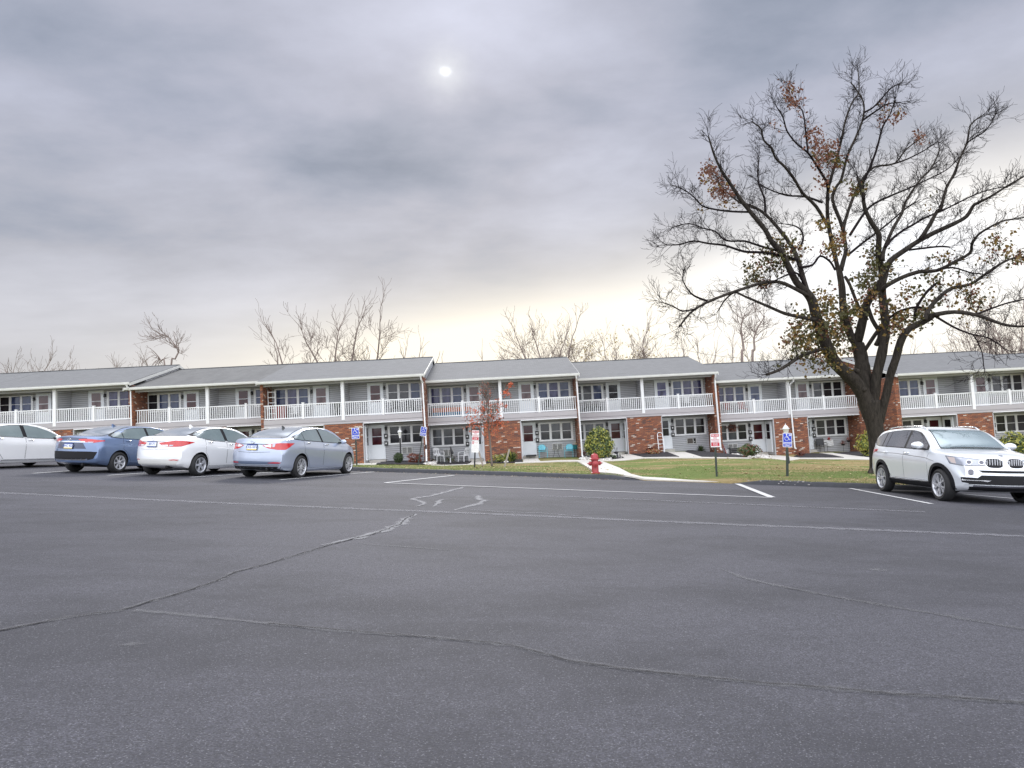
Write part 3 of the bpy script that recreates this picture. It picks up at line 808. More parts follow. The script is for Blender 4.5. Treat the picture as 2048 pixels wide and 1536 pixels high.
def windows_bank(parent, cx, z0, z1, mats, name='window'):
    "three double-hung windows in one white casing"
    y = D_
    def casing():
        g = MB(); H = z1-z0; hw = 1.11
        g.box(-hw, hw, -0.05, 0.012, 0, 0.07); g.box(-hw, hw, -0.05, 0.012, H-0.09, H)
        for x in (-hw+.045, -0.365, 0.365, hw-.045): g.box(x-.062, x+.062, -0.048, 0.012, 0.06, H-0.08)
        g.box(-hw-.05, hw+.05, -0.085, 0.0, -0.035, 0.002)
        return g.mesh('casing', M['white'])
    def sash():
        g = MB(); H = z1-z0
        w = 0.300
        g.box(-w, w, -0.032, -0.006, H/2-.012, H/2+.018)
        for a, b in ((0.07, H/2-.01), (H/2+.016, H-0.09)):
            g.box(-w, -w+.02, -0.028, -0.004, a, b); g.box(w-.02, w, -0.028, -0.004, a, b)
        return g.mesh('sash', M['white'])
    def pane():
        g = MB(); H = z1-z0
        g.box(-.30, .30, -0.012, 0.004, 0.06, H-0.08)
        return g.mesh
    b = link(name, cached(('cas', round(z1-z0, 3)), casing), parent, (cx, y, z0))
    for i, x in enumerate((-0.705, 0.0, 0.705)):
        def pn(i=i):
            g = MB(); H = z1-z0; g.box(-.31, .31, -0.014, 0.006, 0.05, H-0.07); return g.mesh('pane', M[mats[i]])
        p = link('pane', cached(('pane', mats[i], round(z1-z0, 3)), pn), b, (x, 0, 0))
        link('sash', cached(('sash', round(z1-z0, 3)), sash), b, (x, 0, 0))
    return b
def door_mesh():
    g = MB()
    g.box(-.43, .43, -0.045, 0.0, 0, 2.06)
    g.box(-.50, -.43, -0.06, 0.01, 0, 2.13); g.box(.43, .50, -0.06, 0.01, 0, 2.13); g.box(-.50, .50, -0.06, 0.01, 2.06, 2.13)
    g.box(-.31, .31, -0.052, -0.04, 0.86, 0.90); g.box(-.31, .31, -0.058, -0.04, 1.395, 1.43)
    g.box(-.32, -.30, -0.054, -0.04, 0.88, 1.95); g.box(.30, .32, -0.054, -0.04, 0.88, 1.95); g.box(-.32, .32, -0.054, -0.04, 1.94, 1.96)
    return g.mesh('door', M['door'])
def add_door(parent, x, y, z, mat, rz=0.0, hs=1):
    d = link('door', cached('door', door_mesh), parent, (x, y, z)); d.rotation_euler = (0, 0, rz)
    def gl():
        g = MB(); g.box(-.30, .30, -0.048, -0.044, 0.90, 1.395); g.box(-.30, .30, -0.048, -0.044, 1.43, 1.94); return g.mesh('pane', M[mat])
    link('pane', cached(('dgl', mat), gl), d)
    def hd():
        g = MB(); g.tube([(-.37*hs, -.05, 1.0), (-.37*hs, -.10, 1.0)], .014, 6); g.tube([(-.37*hs, -.10, 0.95), (-.37*hs, -.10, 1.05)], .016, 6); return g.mesh('handle', M['grey'])
    link('handle', cached(('dh', hs), hd), d)
    return d
def lamp_mesh():
    g = MB(); g.box(-.05, .05, -0.02, 0, -.10, .12); g.tube([(0, -.02, .08), (0, -.10, .12), (0, -.14, .08)], .012, 6)
    g.lathe([(.02, .10), (.075, .04), (.07, .02)], 8, c=(0, -.14, 0)); g.lathe([(.05, .02), (.062, -.06), (.045, -.12), (.0, -.14)], 8, c=(0, -.14, 0), mi=1)
    return g.mesh('wall_lamp', [M['black'], M['darkgrey']])
def mailbox_mesh():
    g = MB(); g.box(-.11, .11, -.13, 0, -.13, .10); g.prism([(-.12, .10), (.12, .10), (.12, .13), (-.12, .17)], -.14, 0)
    g.box(-.045, .045, -.134, -.128, -.02, .07, 1)
    return g.mesh('mailbox', [M['black'], M['signwhite']])
def ac_mesh(kind):
    g = MB(); w, h = .33, .21
    fr = 1
    g.box(-w, w, -.06, 0, -h, -h+.03, fr); g.box(-w, w, -.06, 0, h-.03, h, fr); g.box(-w, -w+.03, -.06, 0, -h+.03, h-.03, fr); g.box(w-.03, w, -.06, 0, -h+.03, h-.03, fr)
    g.box(-w+.03, w-.03, -.02, 0.0, -h+.03, h-.03, 0)
    if kind == 'slat':
        for i in range(5):
            z = -h+.07+i*.07; g.box(-w+.03, w-.03, -.05, -.02, z-.012, z+.012, 1)
        g.box(-.02, .02, -.052, -.02, -h+.03, h-.03, 1)
    else:
        for i in range(9):
            z = -h+.05+i*.04; g.box(-w+.04, .10, -.04, -.02, z-.006, z+.006, 2)
        g.box(.10, .13, -.05, -.02, -h+.03, h-.03, 1); g.lathe([(.03, 0), (.03, -.03)], 10, axis='Y', c=(.21, -.02, -.06), mi=1)
    return g.mesh('air_conditioner', [M['blackpl'], M['white_dirty'], M['wood']])

LAB = {
 'Z': 'two-storey apartment section cut off by the left edge of the photo',
 'A': 'apartment section behind the leftmost white sedan, its gable end showing above the next roof',
 'B': 'apartment section with the dark streaked older roof, behind the white sedan with red tail lamps',
 'C': 'apartment section right behind the silver blue sedan, with brick wall beside the leftmost disability sign',
 'D': 'apartment section behind the small red-leaved tree and the taller fire lane sign',
 'E': 'apartment section behind the fire hydrant and the big yellow-green bush',
 'F': 'section with a red autumn wreath at its window, left of the maple trunk',
 'H': 'section behind the pale silver SUV, brick side wall showing right of the maple trunk',
 'I': 'apartment section at the right edge of the photo, only its roof corner in view',
}
SPEC = {
 #    upper-left, upper-right, lower-left, lower-right window panes; doors ul ur ll lr
 'Z': (('w_dark',)*3, ('w_dark', 'w_blue', 'w_blue'), ('w_dark',)*3, ('w_dark',)*3, ('w_rose', 'w_rose', 'w_maroon', 'w_maroon')),
 'A': (('w_dark', 'w_blue', 'w_blue'), ('w_purple', 'w_purple', 'w_dark'), ('w_dark',)*3, ('w_dark',)*3, ('w_rose', 'w_rose', 'w_maroon', 'w_maroon')),
 'B': (('w_dark', 'w_blue', 'w_blue'), ('w_blue', 'w_dark', 'w_dark'), ('w_dark',)*3, ('w_dark',)*3, ('w_maroon', 'w_maroon', 'w_maroon', 'w_maroon')),
 'C': (('w_blue', 'w_purple', 'w_blue'), ('w_blind', 'w_blind', 'w_blue'), ('w_dark',)*3, ('w_dark', 'w_dark', 'w_dark'), ('w_rose', 'w_maroon', 'w_maroon', 'w_maroon')),
 'D': (('w_purple', 'w_purple', 'w_blue'), ('w_blue', 'w_purple', 'w_blue'), ('w_grey', 'w_grey', 'w_blind'), ('w_blind', 'w_grey', 'w_blind'), ('w_rose', 'w_rose', 'w_dark', 'w_maroon')),
 'E': (('w_dark', 'w_dark', 'w_blue'), ('w_blue', 'w_purple', 'w_purple'), ('w_blind', 'w_grey', 'w_grey'), ('w_blind', 'w_dark', 'w_dark'), ('w_dark', 'w_purple', 'w_maroon', 'w_dark')),
 'F': (('w_purple', 'w_purple', 'w_blue'), ('w_dark', 'w_dark', 'w_dark'), ('w_grey', 'w_grey', 'w_dark'), ('w_blind', 'w_blind', 'w_dark'), ('w_blue', 'w_rose', 'w_maroon', 'w_dark')),
 'H': (('w_dark', 'w_blue', 'w_blue'), ('w_blind', 'w_blind', 'w_blind'), ('w_dark', 'w_blind', 'w_blind'), ('w_dark', 'w_blind', 'w_blind'), ('w_rose', 'w_rose', 'w_maroon', 'w_dark')),
 'I': (('w_dark',)*3, ('w_dark',)*3, ('w_dark',)*3, ('w_dark',)*3, ('w_rose', 'w_rose', 'w_maroon', 'w_maroon')),
}
SEC = {}
def section(nm, cx, fy, rt):
    gz0 = rt - 3.80
    root = thing('apartment_section', LAB[nm], 'building', (cx, fy, gz0), group='attached two-storey apartment sections stepping downhill')
    SEC[nm] = root
    wl_ = {'F': 5.25}.get(nm, 4.93); wr_ = {'F': 5.35, 'E': 5.0}.get(nm, 4.93)
    if nm == 'H': wl_ = 5.05
    ul, ur, ll, lr, drs = SPEC[nm]
    # walls (siding): back walls of both balconies, centre partition
    lo = -0.7
    for a_ in ((-W_, W_, D_, D_+.15, 2.86, EAV_Z-.15), (-W_, W_, D_, D_+.15, lo, 2.44), (-wl_+.02, wr_-.02, BACK-.2, BACK, lo, EAV_Z-.1)):
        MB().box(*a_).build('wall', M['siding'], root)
    MB().box(-.07, .07, 0.16, D_-.002, 2.86, EAV_Z-.17).build('partition', M['siding'], root)
    # gable side walls
    for s, wx in ((-1, wl_), (1, wr_)):
        g = MB(); x0, x1 = sorted((s*(wx-.02), s*(wx-.17)))
        top = EAV_Z-.12
        poly = [(D_+.02, lo), (BACK-.01, lo), (BACK-.01, top), (RID_Y, RID_Z-.16), (D_+.02, top+(RID_Z-EAV_Z)*(D_+.5)/(RID_Y+.5)-.06)]
        g.prism(poly, x0, x1, plane='YZ')
        if nm == 'H' and s < 0: g.build('wall', M['brick'], root, fixn=True)
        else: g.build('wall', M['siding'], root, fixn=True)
    # brick fins at both ends
    for s, wx in ((-1, wl_), (1, wr_)):
        x0, x1 = sorted((s*W_, s*(wx+.004)))
        g = MB(); g.box(x0, x1, -0.055, D_+.30, lo, EAV_Z-.16)
        g.build('brick_fin', M['brick'], root)
    # brick block between the entrances
    g = MB(); g.box(-1.15, 1.15, -.012, D_+.01, lo, 2.435); blk = g.build('brick_wall', M['brick'], root)
    for s in (-1, 1):
        g = MB(); g.box(s*1.150-.001 if s > 0 else -1.215, 1.215 if s > 0 else -1.149, -.02, 0.05, 0.0, 2.43)
        g.box(s*1.182-.02, s*1.182+.02, .05, D_-.002, 0.0, 2.42)
        g.build('corner_trim', M['soffit'], blk)
    # balcony slab
    g = MB(); g.box(-W_, W_, .02, D_-.004, 2.46, 2.855)
    slab = g.build('balcony_floor', M['floor'], root)
    g = MB(); g.box(-W_+.003, W_-.003, -.035, .02, 2.62, 2.90); g.box(-W_+.003, W_-.003, -.022, .02, 2.47, 2.60)
    g.build('fascia', M['fascia'], slab)
    g = MB(); g.box(-W_+.003, W_-.003, -.026, .02, 2.60, 2.62); g.build('fascia_groove', M['fascia_dark'], slab)
    MB().box(-W_+.003, -1.20, -.055, .03, 2.425, 2.468).build('drip_edge', M['white'], slab)
    MB().box(1.20, W_-.003, -.055, .03, 2.425, 2.468).build('drip_edge', M['white'], slab)
    # soffit under eaves
    g = MB(); g.box(-wl_+.01, wr_-.01, -.44, D_+.02, EAV_Z-.17, EAV_Z-.14)
    g.box(-W_, W_, .0, .12, EAV_Z-.29, EAV_Z-.175)
    g.build('soffit', M['soffit'], root)
    # roof
    ol, orr = wl_+.06, wr_+.06
    g = MB(); ey, ez = -.55, EAV_Z-.012
    sl = (RID_Z-ez)/(RID_Y-ey)
    by = 2*RID_Y - ey
    nseg = 14
    top = []
    for yy, zz in ((ey, ez), (RID_Y, RID_Z), (by, ez)):
        for i in range(nseg+1):
            x = -ol + (ol+orr)*i/nseg
            zj = 0.006*math.sin(x*1.3+cx)+0.004*math.sin(x*3.1) if yy == RID_Y else 0.004*math.sin(x*2.1+cx)
            top.append((x, yy, zz+zj))
    bot = [(x, y, z-.10) for x, y, z in top]
    n = nseg+1; N = len(top); vs = top+bot; fs = []
    for j in range(2):
        for i in range(nseg):
            fs.append((j*n+i, j*n+i+1, (j+1)*n+i+1, (j+1)*n+i)); fs.append((N+j*n+i, N+(j+1)*n+i, N+(j+1)*n+i+1, N+j*n+i+1))
        fs.append((j*n, (j+1)*n, N+(j+1)*n, N+j*n)); fs.append((j*n+nseg, N+j*n+nseg, N+(j+1)*n+nseg, (j+1)*n+nseg))
    for i in range(nseg):
        fs.append((i, N+i, N+i+1, i+1)); fs.append((2*n+i, 2*n+i+1, N+2*n+i+1, N+2*n+i))
    g.add(vs, fs)
    roof = g.build('roof', M['shingle_old' if nm == 'B' else 'shingle'], root)
    g = MB(); g.box(-ol, orr, RID_Y-.14, RID_Y+.14, RID_Z-.02, RID_Z+.018); g.build('ridge_cap', M['shingle'], roof)
    # gutter with a rolled lip
    g = MB(); prof = [(-.45, EAV_Z-.16), (-.56, EAV_Z-.16), (-.59, EAV_Z-.08), (-.585, EAV_Z-.025), (-.60, EAV_Z-.015), (-.60, EAV_Z-.002), (-.572, EAV_Z-.002), (-.572, EAV_Z-.11), (-.45, EAV_Z-.13)]
    g.prism(prof, -ol, orr, plane='YZ'); g.build('gutter', M['white_dirty'], roof, fixn=True)
    # rake boards
    for s, xx in ((-1, -ol), (1, orr)):
        g = MB(); x0, x1 = sorted((xx, xx+s*.035))
        for (ya, za), (yb, zb) in (((ey, ez), (RID_Y, RID_Z)), ((RID_Y, RID_Z), (by, ez))):
            g.prism([(ya, za-.21), (yb, zb-.21), (yb, zb-.035), (ya, za-.035)], x0, x1, plane='YZ')
        g.build('rake_board', M['white_dirty'], roof, fixn=True)
    # centre column, rails
    link('column', cached('col', lambda: post_mesh(.19, 2.70, EAV_Z-.175, False)), root, (0, -.05, 0))
    pm = cached('post', lambda: post_mesh(.13, 2.80, 3.86))
    spans = [(-W_+.003, -2.48), (-2.35, -.10), (.10, 2.35), (2.48, W_-.003)]
    for i, (a, b) in enumerate(spans):
        r = link('railing', cached(('rail', i), lambda: rail_mesh(a, b, 0)), root)
        if i in (0, 3): link('post', pm, r, (-2.415 if i == 0 else 2.415, -.01, 0))
    # windows, doors, lamps, letter boxes
    windows_bank(root, -3.51, 3.72, 4.92, ul); windows_bank(root, 3.51, 3.72, 4.92, ur)
    windows_bank(root, -3.51, 1.07, 2.25, ll); windows_bank(root, 3.51, 1.07, 2.25, lr)
    add_door(root, -1.70, D_, 2.86, drs[0], hs=1); add_door(root, 1.70, D_, 2.86, drs[1], hs=-1)
    add_door(root, -1.70, D_, .18, drs[2]); add_door(root, 1.70, D_, .18, drs[3], hs=-1)
    add_door(root, -1.205, .83, .18, 'w_dark', rz=-math.pi/2); add_door(root, 1.205, .83, .18, 'w_dark', rz=math.pi/2)
    for s in (-1, 1):
        link('wall_lamp', cached('lamp', lamp_mesh), root, (s*2.275, D_, 4.62)); link('wall_lamp', cached('lamp', lamp_mesh), root, (s*2.275, D_, 2.08))
        link('mailbox', cached('mb', mailbox_mesh), root, (s*2.27, D_, 1.58)); link('mailbox', cached('mb', mailbox_mesh), root, (s*2.27, D_, 1.12))
        g = MB(); x0, x1 = sorted((s*1.22, s*2.25)); g.box(x0, x1, D_-.42, D_, -.3, .15)
        link('doorstep', cached(('step', s), lambda: g.mesh('doorstep', M['concrete'])), root)
        if nm not in ('Z', 'I'):
            k = 'unit' if (nm in ('E', 'H') and s > 0) else 'slat'
            if nm == 'F' and s > 0:
                g2 = MB()
                vs = []; nxx, nzz = 9, 6
                for j in range(nzz+1):
                    for i in range(nxx+1):
                        vs.append((-.34+.68*i/nxx, -.09-.02*math.sin(i*2.2+j)-.012*math.cos(j*3+i), -.22+.44*j/nzz))
                g2.add(vs, [(j*(nxx+1)+i, j*(nxx+1)+i+1, (j+1)*(nxx+1)+i+1, (j+1)*(nxx+1)+i) for j in range(nzz) for i in range(nxx)])
                g2.box(-.34, .34, -.075, 0, -.22, .22)
                ac = g2.build('air_conditioner', M['clothwhite'], root, smooth=False); ac.location = (s*3.25, D_, .56); ac['label'] = 'air conditioner wrapped in a white cover'
            else:
                link('air_conditioner', cached(('ac', k), lambda: ac_mesh(k)), root, (s*3.55, D_, .64))
    return root
for s_ in SECS: section(*s_)

def downspout(sec, pts, mat='white', w=.075):
    g = MB()
    for a, b in zip(pts, pts[1:]):
        a, b = Vector(a), Vector(b); d = b-a; q = d.to_track_quat('Z', 'X').to_matrix().to_4x4()
        g.obox(Matrix.Translation((a+b)/2) @ q, w, w*1.2, d.length+w*.5)
    g.build('downspout', M[mat], SEC[sec])
for sec, x, x2 in (('C', 4.86, 4.93), ('D', 4.85, 4.93), ('E', 4.93, 4.99), ('A', 4.82, 4.86)):
    downspout(sec, [(x-.05, -.52, 5.06), (x-.02, -.40, 4.86), (x, -.14, 4.70), (x2, -.12, .9 if sec == 'C' else .06), (x2, -.30, -.02)])
downspout('F', [(.22, -.52, 5.06), (.22, -.42, 4.92), (.06, -.16, 4.70), (.06, -.12, 2.9), (.10, -.12, .42), (.16, -.2, .36)])
g = MB(); g.box(-5.30, -5.20, -.11, -.056, .05, 4.6); g.build('red_board', M['reddk'], SEC['F'])
g = MB(); g.box(4.87, 4.97, -.20, -.09, -.3, .95); g.build('downspout', M['black'], SEC['C'])
# ------------------------------------------------------------------ cars
def mono(P, x):
    "smooth interpolation through keyed points"
    if x <= P[0][0]: return P[0][1]
    if x >= P[-1][0]: return P[-1][1]
    for i in range(len(P)-1):
        if x <= P[i+1][0]: break
    x0, y0 = P[i]; x1, y1 = P[i+1]; h = x1-x0
    def sl(j):
        if j <= 0 or j >= len(P)-1: return None
        a = (P[j][1]-P[j-1][1])/(P[j][0]-P[j-1][0]); b = (P[j+1][1]-P[j][1])/(P[j+1][0]-P[j][0])
        return 0 if a*b <= 0 else 2*a*b/(a+b)
    s = (y1-y0)/h; a, b = sl(i), sl(i+1)
    a = s if a is None else a; b = s if b is None else b
    t = (x-x0)/h
    return (2*t**3-3*t*t+1)*y0 + (t**3-2*t*t+t)*h*a + (-2*t**3+3*t*t)*y1 + (t**3-t*t)*h*b
def sstep(a, b, x):
    t = clampf((x-a)/(b-a), 0, 1); return t*t*(3-2*t)

class Car:
    def __init__(s, P):
        s.P = P; s.xr, s.xf = P['top'][0][0], P['top'][-1][0]
        xs = []
        x = s.xr
        for e in (0, .004, .01, .018, .03, .045, .065, .09, .12, .16, .2): xs += [s.xr+e, s.xf-e]
        n = 66
        for i in range(n+1): xs.append(s.xr+.22 + (s.xf-s.xr-.44)*i/n)
        s.xs = sorted(set(round(v, 4) for v in xs))
        s.loft()
    def section(s, x):
        P = s.P; zb, zt, ze, w = mono(P['bot'], x), mono(P['top'], x), mono(P['belt'], x), mono(P['w'], x)
        zr, wr = P['roofz'], P['roofw']
        ze = min(ze, zt-.03)
        drop = P.get('drop', .055)
        def side(z):
            if z <= ze:
                t = (z-zb)/max(1e-3, ze-zb)
                return w*np.interp(t, [0, .05, .14, .32, .55, .72, .80, .88, 1.0], [.87, .925, .965, .975, .992, 1.0, .995, .965, .935])
            t = (z-ze)/max(1e-3, zr-ze)
            wg = w*.935
            return wg + (wr-wg)*t**1.12 - 0.012*math.sin(min(1, t*8)*math.pi/2)
        d = min(drop, (zt-zb)*.4)
        zed = zt - d
        pts = []
        for i in range(5):           # floor
            t = i/5; pts.append((w*.87*t, zb))
        zl = min(ze, zed)
        for i in range(14):
            t = i/13; z = zb+(zl-zb)*t; pts.append((side(z), z))
        for i in range(1, 11):
            t = i/10; z = zl+(zed-zl)*t + 1e-5*i; pts.append((side(z), z))
        ye = side(zed)
        for i in range(1, 15):
            a = math.pi/2*i/14
            yy = ye*math.cos(a)**(.62 if i < 14 else 1); 
            yy = 0 if i == 14 else yy
            pts.append((yy, zed + d*(1-(yy/ye)**2.6)**(1/1.9)))
        return pts
    def bowed(s, x, y):
        P = s.P; W = P['W']
        k = (abs(y)/W)**2.1
        f = P['bowf']*sstep(P.get('bf0', 0.2), s.xf, x) ; r = P['bowr']*sstep(P.get('br0', -0.2), s.xr, x)
        return x - f*k + r*k
    def loft(s):
        S = [s.section(x) for x in s.xs]; n = len(S[0]); g = MB()
        idx = []
        for x, sec in zip(s.xs, S):
            row = []
            for y, z in sec: row.append(len(g.v)); g.v.append((s.bowed(x, y), y, z))
            row2 = []
            for k in range(n-2, 0, -1):
                y, z = sec[k]; row2.append(len(g.v)); g.v.append((s.bowed(x, y), -y, z))
            idx.append(row+row2)
        m = len(idx[0])
        for i in range(len(idx)-1):
            for k in range(m):
                k2 = (k+1) % m
                g.f.append((idx[i][k], idx[i+1][k], idx[i+1][k2], idx[i][k2])); g.m.append(0)
        g.f.append(tuple(idx[0])); g.m.append(0); g.f.append(tuple(idx[-1])[::-1]); g.m.append(0)
        s.g = g
        me = g.mesh('b', M['p_white'])
        bm = bmesh.new(); bm.from_mesh(me); bmesh.ops.triangulate(bm, faces=[f for f in bm.faces if len(f.verts) > 4]); bmesh.ops.recalc_face_normals(bm, faces=bm.faces)
        s.bvh = BVHTree.FromBMesh(bm); bm.to_mesh(me); bm.free(); s.me = me
    def body(s, parent, mat):
        me = s.me; me.materials.clear(); me.materials.append(mat); me.materials.append(M['blackpl'])
        o = bpy.data.objects.new('tmp', me); COL.objects.link(o)
        g = MB(); r = s.P['arch']
        for ax in s.P['axles']:
            for sy in (-1, 1):
                y0, y1 = sorted((sy*(s.P['W']-.30), sy*(s.P['W']+.3)))
                g.lathe([(r, y0), (r, y1)], 40, axis='Y', c=(ax, 0, s.P['wr']+.015), mi=0)
        cm = g.mesh('c', M['blackpl']); bm = bmesh.new(); bm.from_mesh(cm); bmesh.ops.recalc_face_normals(bm, faces=bm.faces); bm.to_mesh(cm); bm.free()
        c = bpy.data.objects.new('cut', cm); COL.objects.link(c)
        md = o.modifiers.new('b', 'BOOLEAN'); md.object = c; md.operation = 'DIFFERENCE'; md.solver = 'EXACT'; md.material_mode = 'TRANSFER'
        dg = bpy.context.evaluated_depsgraph_get()
        nm = bpy.data.meshes.new_from_object(o.evaluated_get(dg)); nm.name = 'body'
        bpy.data.objects.remove(o); bpy.data.objects.remove(c)
        nm.polygons.foreach_set('use_smooth', [True]*len(nm.polygons))
        try: nm.set_sharp_from_angle(angle=R_(38))
        except Exception: pass
        return link('body', nm, parent)
    def hit(s, o, d):
        loc, nr, i, dist = s.bvh.ray_cast(o, d)
        if loc is None:
            loc, nr, i, dist = s.bvh.find_nearest(o + d*1.0)
        if nr.dot(d) > 0: nr = -nr
        return loc, nr
    def proj(s, mode, u, v, sy=1):
        "mode side: u=x v=z ; rear/front: u=y v=z ; top: u=y v=x ; cornerR/cornerF: u along the corner, v=z"
        if mode == 'side': return s.hit(Vector((u, sy*2.2, v)), Vector((0, -sy, 0)))
        if mode == 'rear': return s.hit(Vector((-4, u, v)), Vector((1, 0, 0)))
        if mode == 'front': return s.hit(Vector((4, u, v)), Vector((-1, 0, 0)))
        if mode == 'top': return s.hit(Vector((v, u, 3)), Vector((0, 0, -1)))
        if mode in ('cr', 'cf'):
            q = math.sqrt(.5); e = -1 if mode == 'cr' else 1
            # direction into the body at 45 degrees from the corner
            d = Vector((-e*q, -sy*q, 0)); t = Vector((-e*q, sy*q, 0))
            base = Vector((e*2.3, sy*.9, 0))
            o = base - d*3 + t*u; o.z = v
            return s.hit(o, d)
    def patch(s, name, mode, up, lo, mat, parent, off=.004, nu=14, nv=6, sy=1, thick=.012, grow=0.0):
        def samp(L, t):
            ds = [0]
            for a, b in zip(L, L[1:]): ds.append(ds[-1]+math.hypot(b[0]-a[0], b[1]-a[1]))
            q = t*ds[-1]
            for i in range(len(L)-1):
                if q <= ds[i+1]+1e-9:
                    k = (q-ds[i])/max(1e-9, ds[i+1]-ds[i]); return (L[i][0]+(L[i+1][0]-L[i][0])*k, L[i][1]+(L[i+1][1]-L[i][1])*k)
            return L[-1]
        if grow:
            cu = sum(p[0] for p in up+lo)/len(up+lo); cv_ = sum(p[1] for p in up+lo)/len(up+lo)
            hu = max(abs(p[0]-cu) for p in up+lo); hv = max(abs(p[1]-cv_) for p in up+lo)
            f = lambda p: (cu+(p[0]-cu)*(1+grow/hu), cv_+(p[1]-cv_)*(1+grow/hv))
            up = [f(p) for p in up]; lo = [f(p) for p in lo]
        g = MB(); grid = []
        for i in range(nu+1):
            a, b = samp(up, i/nu), samp(lo, i/nu); col = []
            for j in range(nv+1):
                t = j/nv; u, v = a[0]+(b[0]-a[0])*t, a[1]+(b[1]-a[1])*t
                p, nr = s.proj(mode, u, v, sy)
                q = p + nr*off; col.append(len(g.v)); g.v.append(tuple(q))
            grid.append(col)
        for i in range(nu):
            for j in range(nv):
                g.f.append((grid[i][j], grid[i][j+1], grid[i+1][j+1], grid[i+1][j])); g.m.append(0)
        # skirt back into the body
        ring = [grid[i][0] for i in range(nu+1)] + [grid[nu][j] for j in range(1, nv+1)] + [grid[i][nv] for i in range(nu-1, -1, -1)] + [grid[0][j] for j in range(nv-1, 0, -1)]
        cen = Vector((0, 0, .6)); o = len(g.v)
        for r in ring:
            q = Vector(g.v[r]); p, nr, _, _ = s.bvh.find_nearest(q)
            dd = (p-q); dd = dd.normalized() if dd.length > 1e-6 else Vector((0, 0, -1))
            g.v.append(tuple(q+dd*(off+thick)))
        for k in range(len(ring)):
            k2 = (k+1) % len(ring); g.f.append((ring[k], ring[k2], o+k2, o+k)); g.m.append(0)
        return g.build(name, M[mat] if isinstance(mat, str) else mat, parent, angle=40, fixn=True)

WH = {}
def wheel_parts(r, rimr, style, w=.215):
    key = (r, rimr, style)
    if key in WH: return WH[key]
    g = MB(); hw = w/2
    g.lathe([(rimr-.01, -hw+.01), (rimr+.015, -hw), (r-.05, -hw-.006), (r-.012, -hw+.022), (r, -hw+.05), (r, 0), (r, hw-.05), (r-.012, hw-.022), (r-.05, hw+.006), (rimr+.015, hw), (rimr-.01, hw-.01)], 40, axis='Y', cap=False)
    ty = g.mesh('tyre', M['rubber'], angle=40)
    g = MB()
    g.lathe([(rimr+.004, hw-.004), (rimr+.004, hw+.004), (rimr-.012, hw+.002), (rimr-.03, hw-.03), (rimr-.034, 0)], 40, axis='Y', cap=False)
    n = {'five': 5, 'ten': 10, 'seven': 7, 'vee': 10, 'y': 5}[style]
    for k in range(n):
        a = 2*math.pi*k/n + math.pi/2
        def spoke(a0, a1, w0, w1, r0=.055, r1=rimr-.012):
            p0 = (r0*math.cos(a0), r0*math.sin(a0)); p1 = (r1*math.cos(a1), r1*math.sin(a1))
            t0 = (-math.sin((a0+a1)/2), math.cos((a0+a1)/2))
            vs = []
            for (px, pz), ww, yy in ((p0, w0, hw-.022), (p1, w1, hw-.008)):
                for sg in (-1, 1):
                    vs.append((px+t0[0]*ww*sg, yy, pz+t0[1]*ww*sg)); 
                for sg in (-1, 1):
                    vs.append((px+t0[0]*ww*sg, yy-.03, pz+t0[1]*ww*sg))
            g.add(vs, [(0, 4, 5, 1), (0, 2, 6, 4), (1, 5, 7, 3), (2, 3, 7, 6), (4, 6, 7, 5), (0, 1, 3, 2)])
        if style == 'five': spoke(a, a, .026, .040)
        elif style == 'ten': spoke(a, a, .013, .017)
        elif style == 'seven': spoke(a, a+.08, .016, .030)
        elif style == 'vee':
            b = a + (.10 if k % 2 else -.10); spoke(a + (-.1 if k % 2 else .1), b, .011, .017)
        elif style == 'y':
            spoke(a, a+.25, .015, .021); spoke(a, a-.25, .015, .021)
    g.lathe([(.062, hw-.045), (.062, hw-.016), (.03, hw-.008), (0, hw-.008)], 20, axis='Y')
    rim = g.mesh('rim', M['alloy'], angle=35)
    bm = bmesh.new(); bm.from_mesh(rim); bmesh.ops.recalc_face_normals(bm, faces=bm.faces); bm.to_mesh(rim); bm.free()
    g = MB(); g.lathe([(rimr-.02, hw-.115), (.0, hw-.115)], 24, axis='Y'); g.lathe([(rimr-.035, -hw+.02), (rimr-.035, hw-.1)], 24, axis='Y', cap=False)
    g.lathe([(.13, hw-.11), (.13, hw-.095), (0, hw-.095)], 24, axis='Y', mi=1)
    hub = g.mesh('brake_disc', [M['blackpl'], M['darkgrey']])
    WH[key] = (ty, rim, hub); return WH[key]
def add_wheels(car, parent, style, rimr):
    P = car.P; ty, rim, hub = wheel_parts(P['wr'], rimr, style)
    for ax in P['axles']:
        for sy in (1, -1):
            w = bpy.data.objects.new('wheel', hub); COL.objects.link(w); w.parent = parent
            w.location = (ax, sy*(P['track']/2), P['wr']-.008)
            w.rotation_euler = (0, R_(17*sy+ax*30), 0 if sy > 0 else math.pi)
            link('tyre', ty, w); link('rim', rim, w)
